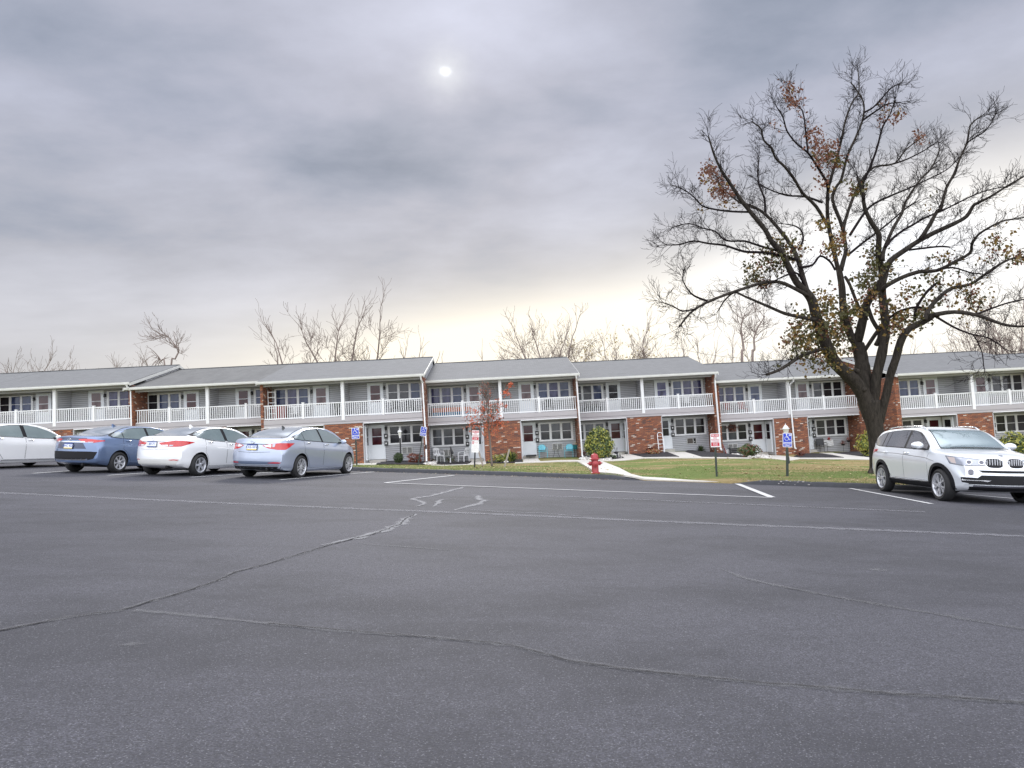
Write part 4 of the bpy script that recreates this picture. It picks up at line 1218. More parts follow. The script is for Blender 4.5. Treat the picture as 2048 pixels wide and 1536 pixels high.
def plate(parent, x, z, txt, kind, facing=-1, w=.305, h=.155, y=0, tilt=0):
    g = MB(); g.box(-.004, .004, -w/2-.008, w/2+.008, -h/2-.008, h/2+.008); p = g.build('number_plate', M['black'], parent)
    p.location = (x, y, z); p.rotation_euler = (0, tilt, 0)
    g = MB(); s = facing
    def pl(y0, y1, z0, z1, xx, mi):
        g.add([(s*xx, -s*y0, z0), (s*xx, -s*y1, z0), (s*xx, -s*y1, z1), (s*xx, -s*y0, z1)], [(0, 1, 2, 3) if s < 0 else (0, 1, 2, 3)], mi)
    pl(-w/2, w/2, -h/2, h/2, .006, 0)
    if kind == 'pa':
        pl(-w/2, w/2, h/2-.03, h/2, .0065, 1); pl(-w/2, w/2, -h/2, -h/2+.028, .0065, 2)
    if kind == 'dark': pl(-w/2, w/2, h/2-.024, h/2, .0065, 1); pl(-w/2, w/2, -h/2, -h/2+.02, .0065, 1)
    vs, fs = text_mesh(txt, .088, .001)
    g.add([(s*.0075, s*v[0], v[1]) for v in vs], fs, 1)
    g.build('plate_face', [M['platewhite'], M['plateblue'], M['plateyel']], p)

def sedan(P, name, label, mat, style, rimr, txt, pk, group, tail='std', handles='chrome'):
    car = Car(P)
    t = thing(name, label, 'car', group=group)
    b = car.body(t, M[mat])
    add_wheels(car, t, style, rimr)
    D = P['dlo']   # list (x, z): top curve rear->front, bottom curve rear->front
    top, bot = D['top'], D['bot']
    def tz(x): return np.interp(x, [p[0] for p in top], [p[1] for p in top])
    def bz(x): return np.interp(x, [p[0] for p in bot], [p[1] for p in bot])
    def cut(x0, x1, gr=0.0):
        xs_ = [x0+(x1-x0)*i/8 for i in range(9)]
        return [(x, tz(x)+gr) for x in xs_], [(x, bz(x)-gr) for x in xs_]
    x0, x1 = top[0][0], top[-1][0]
    for sy in (1, -1):
        up, lo = cut(x0-.012, x1+.012, .016)
        car.patch('window_surround', 'side', up, lo, 'blackpl', t, off=.003, nu=26, nv=5, sy=sy)
        for a, c in D['panes']:
            up, lo = cut(a, c)
            car.patch('side_window', 'side', up, lo, 'g_side', t, off=.007, nu=14, nv=5, sy=sy)
        for (a, c, zlo, nm) in D['doors']:
            # door skins stand a few mm proud, with a dark shut line round them
            zz = lambda x: bz(x) - .018
            def door_poly(gr):
                n = 9; upp = [(a-gr+(c-a+2*gr)*i/n, min(zz(a+(c-a)*i/n), tz(a+(c-a)*i/n)) + gr) for i in range(n+1)]
                loo = []
                for i in range(n+1):
                    x = a-gr+(c-a+2*gr)*i/n; z = zlo-gr
                    for ax in P['axles']:
                        rr_ = P['arch']+.045-gr; dx = x-ax
                        if abs(dx) < rr_: z = max(z, P['wr']+.015+math.sqrt(rr_*rr_-dx*dx))
                    loo.append((x, min(z, upp[i][1]-.03)))
                return upp, loo
            up, lo = door_poly(.007); car.patch('door_gap', 'side', up, lo, 'blackpl', b, off=.0012, nu=24, nv=10, sy=sy, thick=.004)
            up, lo = door_poly(0); d = car.patch('door', 'side', up, lo, M[mat], t, off=.0035, nu=24, nv=14, sy=sy, thick=.004)
            hx = a+.07 if nm == 'f' else a+.10
            hz = bz(hx)-.085
            p, nr = car.proj('side', hx+.09, hz, sy)
            g = MB(); g.tube([(p.x-.095, p.y-sy*.005, p.z), (p.x-.08, p.y+sy*.03, p.z+.004), (p.x+.08, p.y+sy*.03, p.z+.008), (p.x+.095, p.y-sy*.005, p.z+.006)], .013, 6)
            g.build('door_handle', M[handles] if handles in M else M[mat], d, smooth=True)
        # mirror
        mx, mz = D['mirror']; p, nr = car.proj('side', mx, mz, sy)
        g = MB(); k = 10
        for i in range(7):
            a = -1+2*i/6; rr_ = math.sqrt(max(0.05, 1-a*a*.92))
            for q in range(k):
                an = 2*math.pi*q/k
                g.v.append((p.x+.02+.075*rr_*math.cos(an)*(1 if math.cos(an) > 0 else .55), p.y+sy*(.15+.105*a), p.z+.04+.075*rr_*math.sin(an)))
        for i in range(6):
            for q in range(k):
                g.f.append((i*k+q, i*k+(q+1) % k, (i+1)*k+(q+1) % k, (i+1)*k+q)); g.m.append(0)
        g.f.append(tuple(range(k))); g.m.append(0); g.f.append(tuple(range(6*k, 7*k))); g.m.append(0)
        g.box(p.x-.02, p.x+.05, min(p.y-sy*.02, p.y+sy*.10), max(p.y-sy*.02, p.y+sy*.10), p.z-.02, p.z+.03, 1)
        g.build('mirror', [M[P.get('mirmat', mat)], M['blackpl']], t, angle=50, fixn=True)
        # rear lamps
        T = P['tail']
        tl = car.patch('tail_light', 'cr', T['up'], T['lo'], 'lensred', t, off=.007, nu=18, nv=6, sy=sy)
        for up, lo, mt in T.get('insets', []):
            car.patch('lens', 'cr', up, lo, mt, tl, off=.011, nu=8, nv=3, sy=sy)
        Hh = P['head']
        hl = car.patch('headlight', 'cf', Hh['up'], Hh['lo'], 'lens', t, off=.006, nu=14, nv=5, sy=sy)
    # rear screen and windscreen
    for nm, Q in (('rear_window', P['rearglass']), ('windscreen', P['frontglass'])):
        xb, xt, wb, wt_ = Q
        s_ = -1 if nm == 'rear_window' else 1
        n = 10
        bow = (P['bowr'] if s_ < 0 else P['bowf'])*.55
        lo_ = [(-wb+2*wb*i/n, xb - s_*bow*abs(-1+2*i/n)**2.2) for i in range(n+1)]
        up_ = [(-wt_+2*wt_*i/n, xt - s_*bow*.55*abs(-1+2*i/n)**2.2) for i in range(n+1)]
        car.patch(nm+'_seal' if False else 'screen_surround', 'top', up_, lo_, 'blackpl', t, off=.002, nu=20, nv=10, grow=.022)
        car.patch(nm, 'top', up_, lo_, 'g_rear', t, off=.006, nu=20, nv=10)
    # boot lid outline, badge, plate, aerial fin
    for up, lo, mt, nm in P.get('rearbits', []):
        car.patch(nm, 'rear', up, lo, mt if mt != 'body' else M[mat], t if nm != 'boot_gap' else b, off=.004 if mt != 'body' else .007, nu=20, nv=5)
    if P.get('plate'):
        z = P['plate']; p, nr = car.proj('rear', 0, z)
        plate(t, p.x-.012, z, txt, pk, -1, tilt=R_(P.get('ptilt', 8)))
    p, nr = car.proj('rear', 0, P['badgez'])
    g = MB(); pts = [(p.x-.012, .06*math.cos(a), P['badgez']+.033*math.sin(a)) for a in [2*math.pi*i/16 for i in range(17)]]
    g.tube(pts, .006, 5); g.tube([(p.x-.012, -.03, P['badgez']-.022), (p.x-.012, .0, P['badgez']+.0), (p.x-.012, .03, P['badgez']+.022)], .005, 5)
    g.build('badge', M['chrome'], t, smooth=True)
    p, nr = car.proj('top', 0, P['finx'])
    g = MB(); g.prism([(p.x-.09, p.z-.01), (p.x+.09, p.z-.005), (p.x+.02, p.z+.02), (p.x-.075, p.z+.075), (p.x-.095, p.z+.07)], -.018, .018)
    g.build('aerial_fin', M[P.get('finmat', mat)], t, fixn=True)
    # floor pan and exhaust so the car is not hollow-looking underneath
    g = MB(); zz = mono(P['bot'], 0)
    g.box(car.xr+.9, car.xf-.6, -.5, .5, zz-.02, zz+.05); g.tube([(P['axles'][0], -.6, P['wr']), (P['axles'][0], .6, P['wr'])], .045, 8); g.tube([(P['axles'][1], -.6, P['wr']), (P['axles'][1], .6, P['wr'])], .04, 8)
    g.tube([(car.xr+.10, -.42, .27), (car.xr+.5, -.42, .27)], .035, 10)
    g.build('underbody', M['blackpl'], t)
    return t, car

def place_car(t, x, y, yaw, fwd_toward_camera=False):
    "sit the car on the sloping lot; x, y = midpoint between the axles"
    n = Vector((-SX, -SY, 1)).normalized()
    f = Vector((math.sin(yaw), math.cos(yaw), 0))
    if fwd_toward_camera: f = -f
    f = (f - n*f.dot(n)).normalized(); l = n.cross(f)
    Mx = Matrix((f, l, n)).transposed().to_4x4()
    Mx.translation = Vector((x, y, lotz(x, y)))
    t.matrix_world = Mx

def lampset(u0, u1, zi, z1, z0, tip):
    pass
# silver blue sedan (third bay from the hatched strip)
P1 = dict(W=.915, roofz=1.47, roofw=.585, wr=.325, arch=.365, track=1.60, axles=(-1.345, 1.45), bowf=.42, bowr=.36, bf0=.3, br0=-.4,
  top=[(-2.41, .56), (-2.405, .80), (-2.385, .96), (-2.34, 1.075), (-2.24, 1.115), (-2.0, 1.135), (-1.75, 1.165), (-1.35, 1.30), (-.95, 1.405), (-.5, 1.457), (0, 1.47), (.35, 1.458), (.7, 1.40), (1.05, 1.26), (1.42, 1.075), (1.8, .985), (2.1, .89), (2.28, .77), (2.37, .64), (2.41, .52)],
  bot=[(-2.41, .44), (-2.38, .30), (-2.2, .235), (-1.8, .20), (0, .17), (1.9, .17), (2.2, .20), (2.36, .26), (2.41, .36)],
  belt=[(-2.41, .78), (-2.2, 1.02), (-1.5, 1.065), (-.5, 1.02), (.6, .965), (1.4, .93), (2.1, .80), (2.41, .5)],
  w=[(-2.41, .78), (-2.33, .83), (-2.15, .875), (-1.6, .905), (-.8, .912), (.8, .912), (1.6, .905), (2.1, .86), (2.3, .80), (2.41, .70)],
  dlo=dict(top=[(-1.62, 1.115), (-1.42, 1.195), (-1.1, 1.295), (-.7, 1.365), (-.25, 1.395), (.2, 1.385), (.55, 1.32), (.85, 1.20), (1.08, 1.06)], bot=[(-1.62, 1.105), (-1.3, 1.075), (-.5, 1.04), (.3, 1.005), (1.08, .985)],
           panes=[(-1.58, -1.16), (-1.13, -.20), (-.10, .98)], doors=[(-1.20, -.16, .27, 'r'), (-.13, .98, .27, 'f')], mirror=(.86, .99)),
  tail=dict(up=[(-.47, .915), (-.30, .955), (-.05, .985), (.40, .985)], lo=[(-.47, .905), (-.33, .835), (-.1, .80), (.12, .80), (.40, .975)],
            insets=[([(-.44, .917), (-.26, .948)], [(-.40, .885), (-.26, .865)], 'signwhite'), ([(-.23, .955), (-.15, .962)], [(-.23, .875), (-.18, .88)], 'lens')]),
  head=dict(up=[(-.30, .66), (0, .76), (.35, .86)], lo=[(-.30, .62), (0, .64), (.35, .84)]),
  rearglass=(-2.00, -.86, .56, .50), frontglass=(1.50, .58, .66, .54),
  plate=.865, badgez=1.005, finx=-.92, finmat='darkgrey',
  rearbits=[([(-.62, .93), (-.45, .955), (0, .962), (.45, .955), (.62, .93)], [(-.62, .915), (-.42, .938), (0, .945), (.42, .938), (.62, .915)], 'blackpl', 'boot_trim'),
            ([(-.50, .745), (0, .722), (.50, .745)], [(-.50, .738), (0, .714), (.50, .738)], 'blackpl', 'boot_gap'),
            ([(-.78, .475), (0, .49), (.78, .475)], [(-.70, .405), (0, .40), (.70, .405)], 'navyl', 'bumper_recess'),
            ([(-.72, .385), (0, .39), (.72, .385)], [(-.72, .365), (0, .368), (.72, .365)], 'chrome', 'bumper_strip'),
            ([(-.76, .345), (0, .35), (.76, .345)], [(-.70, .26), (0, .26), (.70, .26)], 'blackpl', 'lower_bumper'),
            ([(-.76, .455), (-.60, .462), (-.45, .445)], [(-.74, .435), (-.60, .432), (-.47, .437)], 'lensred', 'reflector'), ([(.45, .445), (.60, .462), (.76, .455)], [(.47, .437), (.60, .432), (.74, .435)], 'lensred', 'reflector')])
CG = 'cars parked in the bays'
car1, C1o = sedan(P1, 'parked_car', 'silver blue sedan parked nose to the kerb beside the brick wall, nearest the empty bays', 'p_silverblue', 'vee', .232, 'KXS-1810', 'pa', CG)
YW = .274
def from_rr(x, y, yaw, wb, tr):
    fx, fy = math.sin(yaw), math.cos(yaw); rx, ry = math.cos(yaw), -math.sin(yaw)
    return x + fx*wb/2 - rx*tr/2, y + fy*wb/2 - ry*tr/2
place_car(car1, *from_rr(-5.80, 19.66, YW, 2.795, 1.60), YW)

# white sedan with long red lamps
P2 = dict(P1); P2.update(W=.885, roofz=1.435, roofw=.565, wr=.318, arch=.352, track=1.55, axles=(-1.33, 1.37), finmat='p_white', bowr=.40,
  top=[(-2.26, .58), (-2.255, .84), (-2.24, 1.00), (-2.19, 1.09), (-2.08, 1.125), (-1.85, 1.145), (-1.55, 1.20), (-1.2, 1.305), (-.8, 1.395), (-.35, 1.432), (.05, 1.435), (.4, 1.41), (.75, 1.335), (1.1, 1.19), (1.45, 1.03), (1.8, .94), (2.05, .83), (2.18, .70), (2.26, .52)],
  bot=[(-2.26, .46), (-2.22, .34), (-2.05, .26), (-1.8, .21), (0, .175), (1.8, .175), (2.1, .20), (2.22, .28), (2.26, .38)],
  belt=[(-2.26, .80), (-2.1, 1.03), (-1.4, 1.075), (-.5, 1.01), (.5, .945), (1.3, .90), (2.0, .76), (2.26, .5)],
  w=[(-2.26, .76), (-2.18, .80), (-2.0, .85), (-1.5, .878), (-.7, .88), (.8, .88), (1.5, .875), (2.0, .83), (2.2, .76), (2.26, .70)],
  dlo=dict(top=[(-1.52, 1.15), (-1.32, 1.215), (-1.0, 1.30), (-.6, 1.352), (-.2, 1.365), (.25, 1.34), (.6, 1.27), (.95, 1.12), (1.12, 1.02)], bot=[(-1.52, 1.145), (-1.3, 1.085), (-.9, 1.03), (-.3, .99), (.4, .96), (1.12, .95)],
           panes=[(-1.42, -.24), (-.10, 1.02)], doors=[(-1.12, -.19, .28, 'r'), (-.16, .95, .28, 'f')], mirror=(.88, .96)),
  tail=dict(up=[(-.44, .94), (-.28, .965), (-.05, 1.01), (.20, 1.0), (.46, .965)], lo=[(-.44, .93), (-.36, .86), (-.15, .83), (.1, .84), (.46, .955)],
            insets=[([(-.38, .885), (-.22, .89)], [(-.34, .857), (-.22, .85)], 'signwhite'), ([(-.19, .888), (-.08, .885)], [(-.19, .85), (-.12, .85)], 'lens')]),
  rearglass=(-1.84, -.80, .54, .50), frontglass=(1.50, .55, .64, .53), plate=.90, badgez=1.035, finx=-.72,
  rearbits=[([(-.56, .967), (0, .985), (.56, .967)], [(-.56, .957), (0, .975), (.56, .957)], 'blackpl', 'boot_trim'),
            ([(-.46, .765), (0, .742), (.46, .765)], [(-.46, .758), (0, .735), (.46, .758)], 'grey', 'boot_gap'),
            ([(-.72, .485), (0, .50), (.72, .485)], [(-.62, .33), (0, .32), (.62, .33)], 'white_dirty', 'lower_bumper'),
            ([(-.70, .475), (-.58, .482), (-.47, .468)], [(-.67, .452), (-.58, .45), (-.49, .458)], 'lensred', 'reflector'), ([(.47, .468), (.58, .482), (.70, .475)], [(.49, .458), (.58, .45), (.67, .452)], 'lensred', 'reflector')])
car2, C2o = sedan(P2, 'parked_car', 'white sedan with long pointed red tail lamps between the slate blue and silver blue sedans', 'p_pearl', 'five', .215, 'BP-71', 'dark', CG)
place_car(car2, *from_rr(-8.78, 20.01, YW, 2.70, 1.55), YW)

# slate blue sedan, black lower bumper
P3 = dict(P1); P3.update(W=.89, roofz=1.435, roofw=.57, wr=.318, arch=.35, track=1.55, axles=(-1.33, 1.37), finmat='p_blue', bowr=.34,
  top=[(-2.32, .60), (-2.315, .84), (-2.29, 1.01), (-2.24, 1.075), (-2.1, 1.10), (-1.85, 1.115), (-1.55, 1.165), (-1.2, 1.285), (-.85, 1.385), (-.4, 1.43), (.05, 1.435), (.4, 1.41), (.75, 1.335), (1.1, 1.19), (1.45, 1.03), (1.8, .95), (2.05, .85), (2.2, .72), (2.30, .52)],
  bot=[(-2.32, .42), (-2.28, .32), (-2.1, .27), (-1.8, .22), (0, .18), (1.8, .175), (2.1, .20), (2.24, .28), (2.30, .38)],
  belt=[(-2.32, .80), (-2.15, 1.0), (-1.4, 1.04), (-.5, 1.00), (.5, .955), (1.3, .91), (2.0, .78), (2.30, .5)],
  w=[(-2.32, .80), (-2.24, .835), (-2.05, .865), (-1.5, .885), (-.7, .885), (.8, .885), (1.5, .88), (2.0, .84), (2.2, .78), (2.30, .70)],
  dlo=dict(top=[(-1.60, 1.085), (-1.4, 1.16), (-1.1, 1.27), (-.7, 1.34), (-.25, 1.365), (.2, 1.35), (.6, 1.27), (.95, 1.12), (1.10, 1.03)], bot=[(-1.60, 1.075), (-1.3, 1.045), (-.5, 1.005), (.3, .97), (1.10, .96)],
           panes=[(-1.54, -1.18), (-1.15, -.20), (-.10, 1.0)], doors=[(-1.20, -.16, .28, 'r'), (-.13, .95, .28, 'f')], mirror=(.86, .97)),
  tail=dict(up=[(-.40, 1.00), (-.25, 1.01), (-.05, 1.0), (.26, .965)], lo=[(-.40, .975), (-.28, .92), (-.05, .89), (.26, .950)],
            insets=[([(-.34, .945), (-.24, .942)], [(-.30, .905), (-.24, .90)], 'signwhite'), ([(-.18, .925), (-.02, .925)], [(-.16, .90), (-.04, .90)], 'lens')]),
  rearglass=(-1.90, -.80, .55, .50), frontglass=(1.50, .55, .64, .53), plate=.80, badgez=.985, finx=-.72,
  rearbits=[([(-.50, 1.035), (0, 1.05), (.50, 1.035)], [(-.50, .965), (0, .965), (.50, .965)], 'navy', 'boot_panel'),
            ([(-.56, .925), (0, .935), (.56, .925)], [(-.56, .905), (0, .915), (.56, .905)], 'chrome', 'boot_trim'),
            ([(-.42, .90), (0, .90), (.42, .90)], [(-.52, .72), (0, .715), (.52, .72)], 'navy', 'plate_recess'),
            ([(-.78, .63), (-.6, .645), (.6, .645), (.78, .63)], [(-.70, .43), (-.5, .385), (.5, .385), (.70, .43)], 'blackpl', 'lower_bumper'),
            ([(-.56, .41), (0, .405), (.56, .41)], [(-.56, .392), (0, .387), (.56, .392)], 'grey', 'bumper_strip')])
car3, C3o = sedan(P3, 'parked_car', 'slate blue sedan with black lower bumper between two white sedans', 'p_blue', 'seven', .205, 'MHC 4527', 'pa', CG, handles='same')
place_car(car3, *from_rr(-11.61, 20.95, YW, 2.70, 1.55), YW)

# leftmost white sedan, longer and without visible lamps
P4 = dict(P1); P4.update(mirmat='p_white', finmat='p_white', axles=(-1.36, 1.47),
  head=dict(up=[(-.30, .66), (0, .74), (.35, .84)], lo=[(-.30, .60), (0, .62), (.35, .82)]),
  dlo=dict(top=[(-1.66, 1.115), (-1.42, 1.215), (-1.1, 1.30), (-.7, 1.37), (-.25, 1.395), (.2, 1.385), (.6, 1.30), (.95, 1.15), (1.16, 1.03)], bot=[(-1.66, 1.075), (-1.3, 1.05), (-.5, 1.015), (.3, .985), (1.16, .97)],
           panes=[(-1.62, -1.20), (-1.17, -.20), (-.06, 1.10)], doors=[(-1.20, -.14, .30, 'r'), (-.11, 1.0, .30, 'f')], mirror=(.94, .98)))
car4, C4o = sedan(P4, 'parked_car', 'white sedan seen from the side, cut off by the left edge of the photo', 'p_white', 'ten', .225, 'LRT 5083', 'pa', CG)
place_car(car4, *from_rr(-16.05, 21.66, YW-.02, 2.83, 1.58), YW)
g = MB()
for x in (-.9, 1.1): g.tube([(x, -.924, .335), (x+.001, -.925, .335)], .01, 4)
for sy in (1, -1):
    C4o.patch('sill_trim', 'side', [(-.92, .285), (0, .28), (1.02, .285)], [(-.92, .265), (0, .26), (1.02, .265)], 'chrome', car4, off=.006, nu=20, nv=2, sy=sy)

# car whose bonnet just shows past the big vehicle at the right edge
car5 = copy_tree(car2); tag(car5, 'white car almost hidden behind the pale silver SUV at the right edge', 'car', CG)
for c in list(kids(car5)):
    if c.name.startswith(('number_plate', 'badge')):
        for q in kids(c): bpy.data.objects.remove(q)
        bpy.data.objects.remove(c)
place_car(car5, 15.2, 16.9, YW-.1, True)

# pale silver SUV facing the camera
PS = dict(W=.94, roofz=1.655, roofw=.62, wr=.355, arch=.395, track=1.63, axles=(-1.36, 1.45), bowf=.34, bowr=.22, bf0=.2, br0=-.9, drop=.06,
  top=[(-2.32, .66), (-2.31, .95), (-2.27, 1.12), (-2.17, 1.32), (-2.0, 1.50), (-1.82, 1.59), (-1.45, 1.63), (-.8, 1.655), (-.2, 1.655), (.2, 1.63), (.5, 1.56), (.85, 1.38), (1.25, 1.165), (1.5, 1.125), (1.85, 1.075), (2.08, 1.02), (2.2, .95), (2.275, .83), (2.31, .68), (2.325, .56)],
  bot=[(-2.32, .46), (-2.26, .36), (-2.1, .30), (-1.8, .27), (0, .25), (1.9, .245), (2.1, .26), (2.26, .31), (2.325, .40)],
  belt=[(-2.32, .9), (-2.15, 1.12), (-1.5, 1.15), (-.5, 1.12), (.6, 1.08), (1.3, 1.05), (2.0, .96), (2.325, .55)],
  w=[(-2.32, .80), (-2.2, .85), (-1.95, .90), (-1.4, .935), (-.6, .925), (.8, .925), (1.45, .935), (1.9, .90), (2.15, .84), (2.325, .76)])
CS = Car(PS)
suv = thing('parked_suv', 'pale silver SUV with twin oval grilles parked facing the camera beside the big maple', 'car', group=CG)
sb = CS.body(suv, M['p_silver'])
add_wheels(CS, suv, 'y', .252)
top = [(-1.98, 1.30), (-1.85, 1.42), (-1.6, 1.50), (-1.1, 1.545), (-.5, 1.56), (.0, 1.545), (.35, 1.48), (.65, 1.34), (.92, 1.165)]
bot = [(-1.98, 1.27), (-1.8, 1.20), (-1.5, 1.175), (-.5, 1.15), (.3, 1.125), (.92, 1.11)]
def stz(x): return np.interp(x, [p[0] for p in top], [p[1] for p in top])
def sbz(x): return np.interp(x, [p[0] for p in bot], [p[1] for p in bot])
for sy in (1, -1):
    xs_ = [-1.99+2.93*i/14 for i in range(15)]
    CS.patch('window_surround', 'side', [(x, stz(x)+.016) for x in xs_], [(x, sbz(x)-.016) for x in xs_], 'blackpl', suv, off=.003, nu=30, nv=5, sy=sy)
    for a, c in ((-1.95, -1.40), (-1.35, -1.16), (-1.13, -.22), (-.12, .86)):
        xs_ = [a+(c-a)*i/8 for i in range(9)]
        CS.patch('side_window', 'side', [(x, stz(x)) for x in xs_], [(x, sbz(x)) for x in xs_], 'g_dark', suv, off=.008, nu=14, nv=5, sy=sy)
    for a, c, nm in ((-1.22, -.17, 'r'), (-.14, .98, 'f')):
        def dp(gr):
            n = 10; u_ = [(a-gr+(c-a+2*gr)*i/n, sbz(a+(c-a)*i/n)-.02+gr) for i in range(n+1)]; l_ = []
            for i in range(n+1):
                x = a-gr+(c-a+2*gr)*i/n; z = .42-gr
                for ax in PS['axles']:
                    rr_ = PS['arch']+.075-gr; dx = x-ax
                    if abs(dx) < rr_: z = max(z, PS['wr']+.015+math.sqrt(rr_*rr_-dx*dx))
                l_.append((x, z))
            return u_, l_
        u_, l_ = dp(.006); CS.patch('door_gap', 'side', u_, l_, 'blackpl', sb, off=.0012, nu=24, nv=10, sy=sy, thick=.004)
        u_, l_ = dp(0); d = CS.patch('door', 'side', u_, l_, M['p_silver'], suv, off=.0035, nu=24, nv=14, sy=sy, thick=.004)
        hx = a+.14; p, nr = CS.proj('side', hx, 1.015, sy)
        g = MB(); g.tube([(hx-.10, p.y-sy*.005, 1.01), (hx-.085, p.y+sy*.03, 1.013), (hx+.085, p.y+sy*.03, 1.016), (hx+.10, p.y-sy*.005, 1.016)], .014, 6); g.build('door_handle', M['p_silver'], d, smooth=True)
    # character crease and sill
    CS.patch('crease', 'side', [(-2.0, 1.03), (-.5, 1.0), (.9, .93), (1.3, .86)], [(-2.0, 1.018), (-.5, .985), (.9, .912), (1.3, .855)], 'grey', sb, off=.0045, nu=24, nv=2, sy=sy, thick=.004)
    CS.patch('sill_cladding', 'side', [(-.98, .395), (0, .385), (1.06, .395)], [(-.98, .262), (0, .262), (1.06, .262)], 'blackpl', suv, off=.010, nu=20, nv=4, sy=sy)
    CS.patch('sill_strip', 'side', [(-.90, .405), (0, .40), (.98, .405)], [(-.90, .382), (0, .376), (.98, .382)], 'chrome', suv, off=.016, nu=20, nv=2, sy=sy)
    # wheel arch lips
    for ax in PS['axles']:
        g = MB(); n = 26
        for i in range(n+1):
            a = R_(-28 + 236*i/n)
            for rr_, dy in ((PS['arch']-.01, .016), (PS['arch']+.065, .006), (PS['arch']+.068, -.03), (PS['arch']-.012, -.10)):
                x, z = ax+rr_*math.cos(a), PS['wr']+.015+rr_*math.sin(a)
                z = max(z, .275)
                p, nr = CS.proj('side', x, z, sy); g.v.append((x, p.y+sy*dy, z))
        for i in range(n):
            for k in range(3): g.f.append((i*4+k, (i+1)*4+k, (i+1)*4+k+1, i*4+k+1)); g.m.append(0)
        g.build('wheel_arch_trim', M['blackpl'], suv, angle=50, fixn=True)
    # roof rail
    g = MB(); pts = []
    for i in range(13):
        x = -1.65+2.0*i/12; p, nr = CS.proj('top', sy*.575, x); pts.append((x, sy*.575, p.z + (.045 if 0 < i < 12 else .0)))
    g.tube(pts, .016, 6); g.build('roof_rail', M['chrome'], suv, smooth=True)
    # mirror
    p, nr = CS.proj('side', .72, 1.14, sy); g = MB(); k = 12
    for i in range(8):
        a = -1+2*i/7; rr_ = math.sqrt(max(.06, 1-a*a*.9))
        for q in range(k):
            an = 2*math.pi*q/k; g.v.append((p.x+.03+.10*rr_*math.cos(an)*(1 if math.cos(an) > 0 else .5), p.y+sy*(.17+.13*a), p.z+.06+.085*rr_*math.sin(an)))
    for i in range(7):
        for q in range(k): g.f.append((i*k+q, i*k+(q+1) % k, (i+1)*k+(q+1) % k, (i+1)*k+q)); g.m.append(0)
    g.f.append(tuple(range(k))); g.m.append(0); g.f.append(tuple(range(7*k, 8*k))); g.m.append(0)
    y0, y1 = sorted((p.y-sy*.02, p.y+sy*.24)); g.box(p.x-.02, p.x+.07, y0, y1, p.z-.035, p.z-.005, 1)
    g.build('mirror', [M['p_silver'], M['blackpl']], suv, angle=50, fixn=True)
    CS.patch('tail_light', 'cr', [(-.15, 1.06), (.1, 1.08), (.45, 1.09)], [(-.15, .95), (.1, .96), (.45, 1.04)], 'lensred', suv, off=.007, nu=12, nv=4, sy=sy)
    CS.patch('headlight_rim', 'cf', [(-.535, .88), (-.2, .927), (.12, .967), (.44, .987)], [(-.535, .83), (-.2, .785), (.10, .79), (.32, .822)], 'darkgrey', suv, off=.004, nu=18, nv=6, sy=sy)
    hl = CS.patch('headlight', 'cf', [(-.52, .875), (-.2, .915), (.12, .955), (.42, .975)], [(-.52, .835), (-.2, .795), (.10, .80), (.30, .83)], 'lens', suv, off=.007, nu=18, nv=6, sy=sy)
    for u in (-.26, -.06):
        c0, nr = CS.proj('cf', u, .855, sy)
        g = MB()
        for rr_, mi in ((.055, 0), (.036, 1)):
            pass
        q = nr.to_track_quat('Z', 'Y').to_matrix().to_4x4(); Mx = Matrix.Translation(c0 + nr*.010) @ q
        vs = []; n = 18
        for r1, dz in ((.056, 0), (.056, .006), (.042, .008), (.040, .003), (0.0, .006)):
            for j in range(n):
                an = 2*math.pi*j/n; vs.append(Mx @ Vector((r1*math.cos(an), r1*math.sin(an), dz)))
        fs = []; mi = []
        for r1 in range(4):
            for j in range(n):
                fs.append((r1*n+j, r1*n+(j+1) % n, (r1+1)*n+(j+1) % n, (r1+1)*n+j)); mi.append(0 if r1 < 3 else 1)
        g.v = [tuple(v) for v in vs]; g.f = fs; g.m = mi
        g.build('projector', [M['chrome'], M['lensdark']], hl, angle=40, fixn=True)
    CS.patch('lens', 'cf', [(.22, .950), (.38, .965)], [(.18, .825), (.28, .84)], 'lensamber', hl, off=.009, nu=6, nv=3, sy=sy)
    # kidney grille
    gs = sorted((sy*.028, sy*.385)); gm = (gs[0]+gs[1])/2; hw_ = (gs[1]-gs[0])/2
    def oval(s1, zc, hh): 
        u_, l_ = [], []
        for i in range(13):
            a = -1+2*i/12; e = (1-abs(a)**3.2)**(1/2.6); u_.append((gm+hw_*s1*a, zc+hh*s1*e)); l_.append((gm+hw_*s1*a, zc-hh*s1*e))
        return u_, l_
    u_, l_ = oval(1.0, .845, .108); gr_ = CS.patch('grille', 'front', u_, l_, 'chrome', suv, off=.012, nu=20, nv=6)
    u_, l_ = oval(.90, .845, .102); CS.patch('grille_opening', 'front', u_, l_, 'blackpl', gr_, off=.016, nu=20, nv=6)
    g = MB()
    for i in range(7):
        y = gs[0]+.04+(gs[1]-gs[0]-.08)*i/6; a = (y-gm)/hw_; e = .102*.90*(1-abs(a/.9)**3.2)**(1/2.6) if abs(a) < .88 else .03
        p, nr = CS.proj('front', y, .845); g.box(p.x+.008, p.x+.030, y-.008, y+.008, .845-e, .845+e)
    g.build('grille_bars', M['alloy'], gr_)
    # fog lamp and side intake
    c0, nr = CS.proj('cf', -.10, .665, sy); q = nr.to_track_quat('Z', 'Y').to_matrix().to_4x4(); Mx = Matrix.Translation(c0+nr*.002) @ q
    g = MB(); n = 20; vs = []
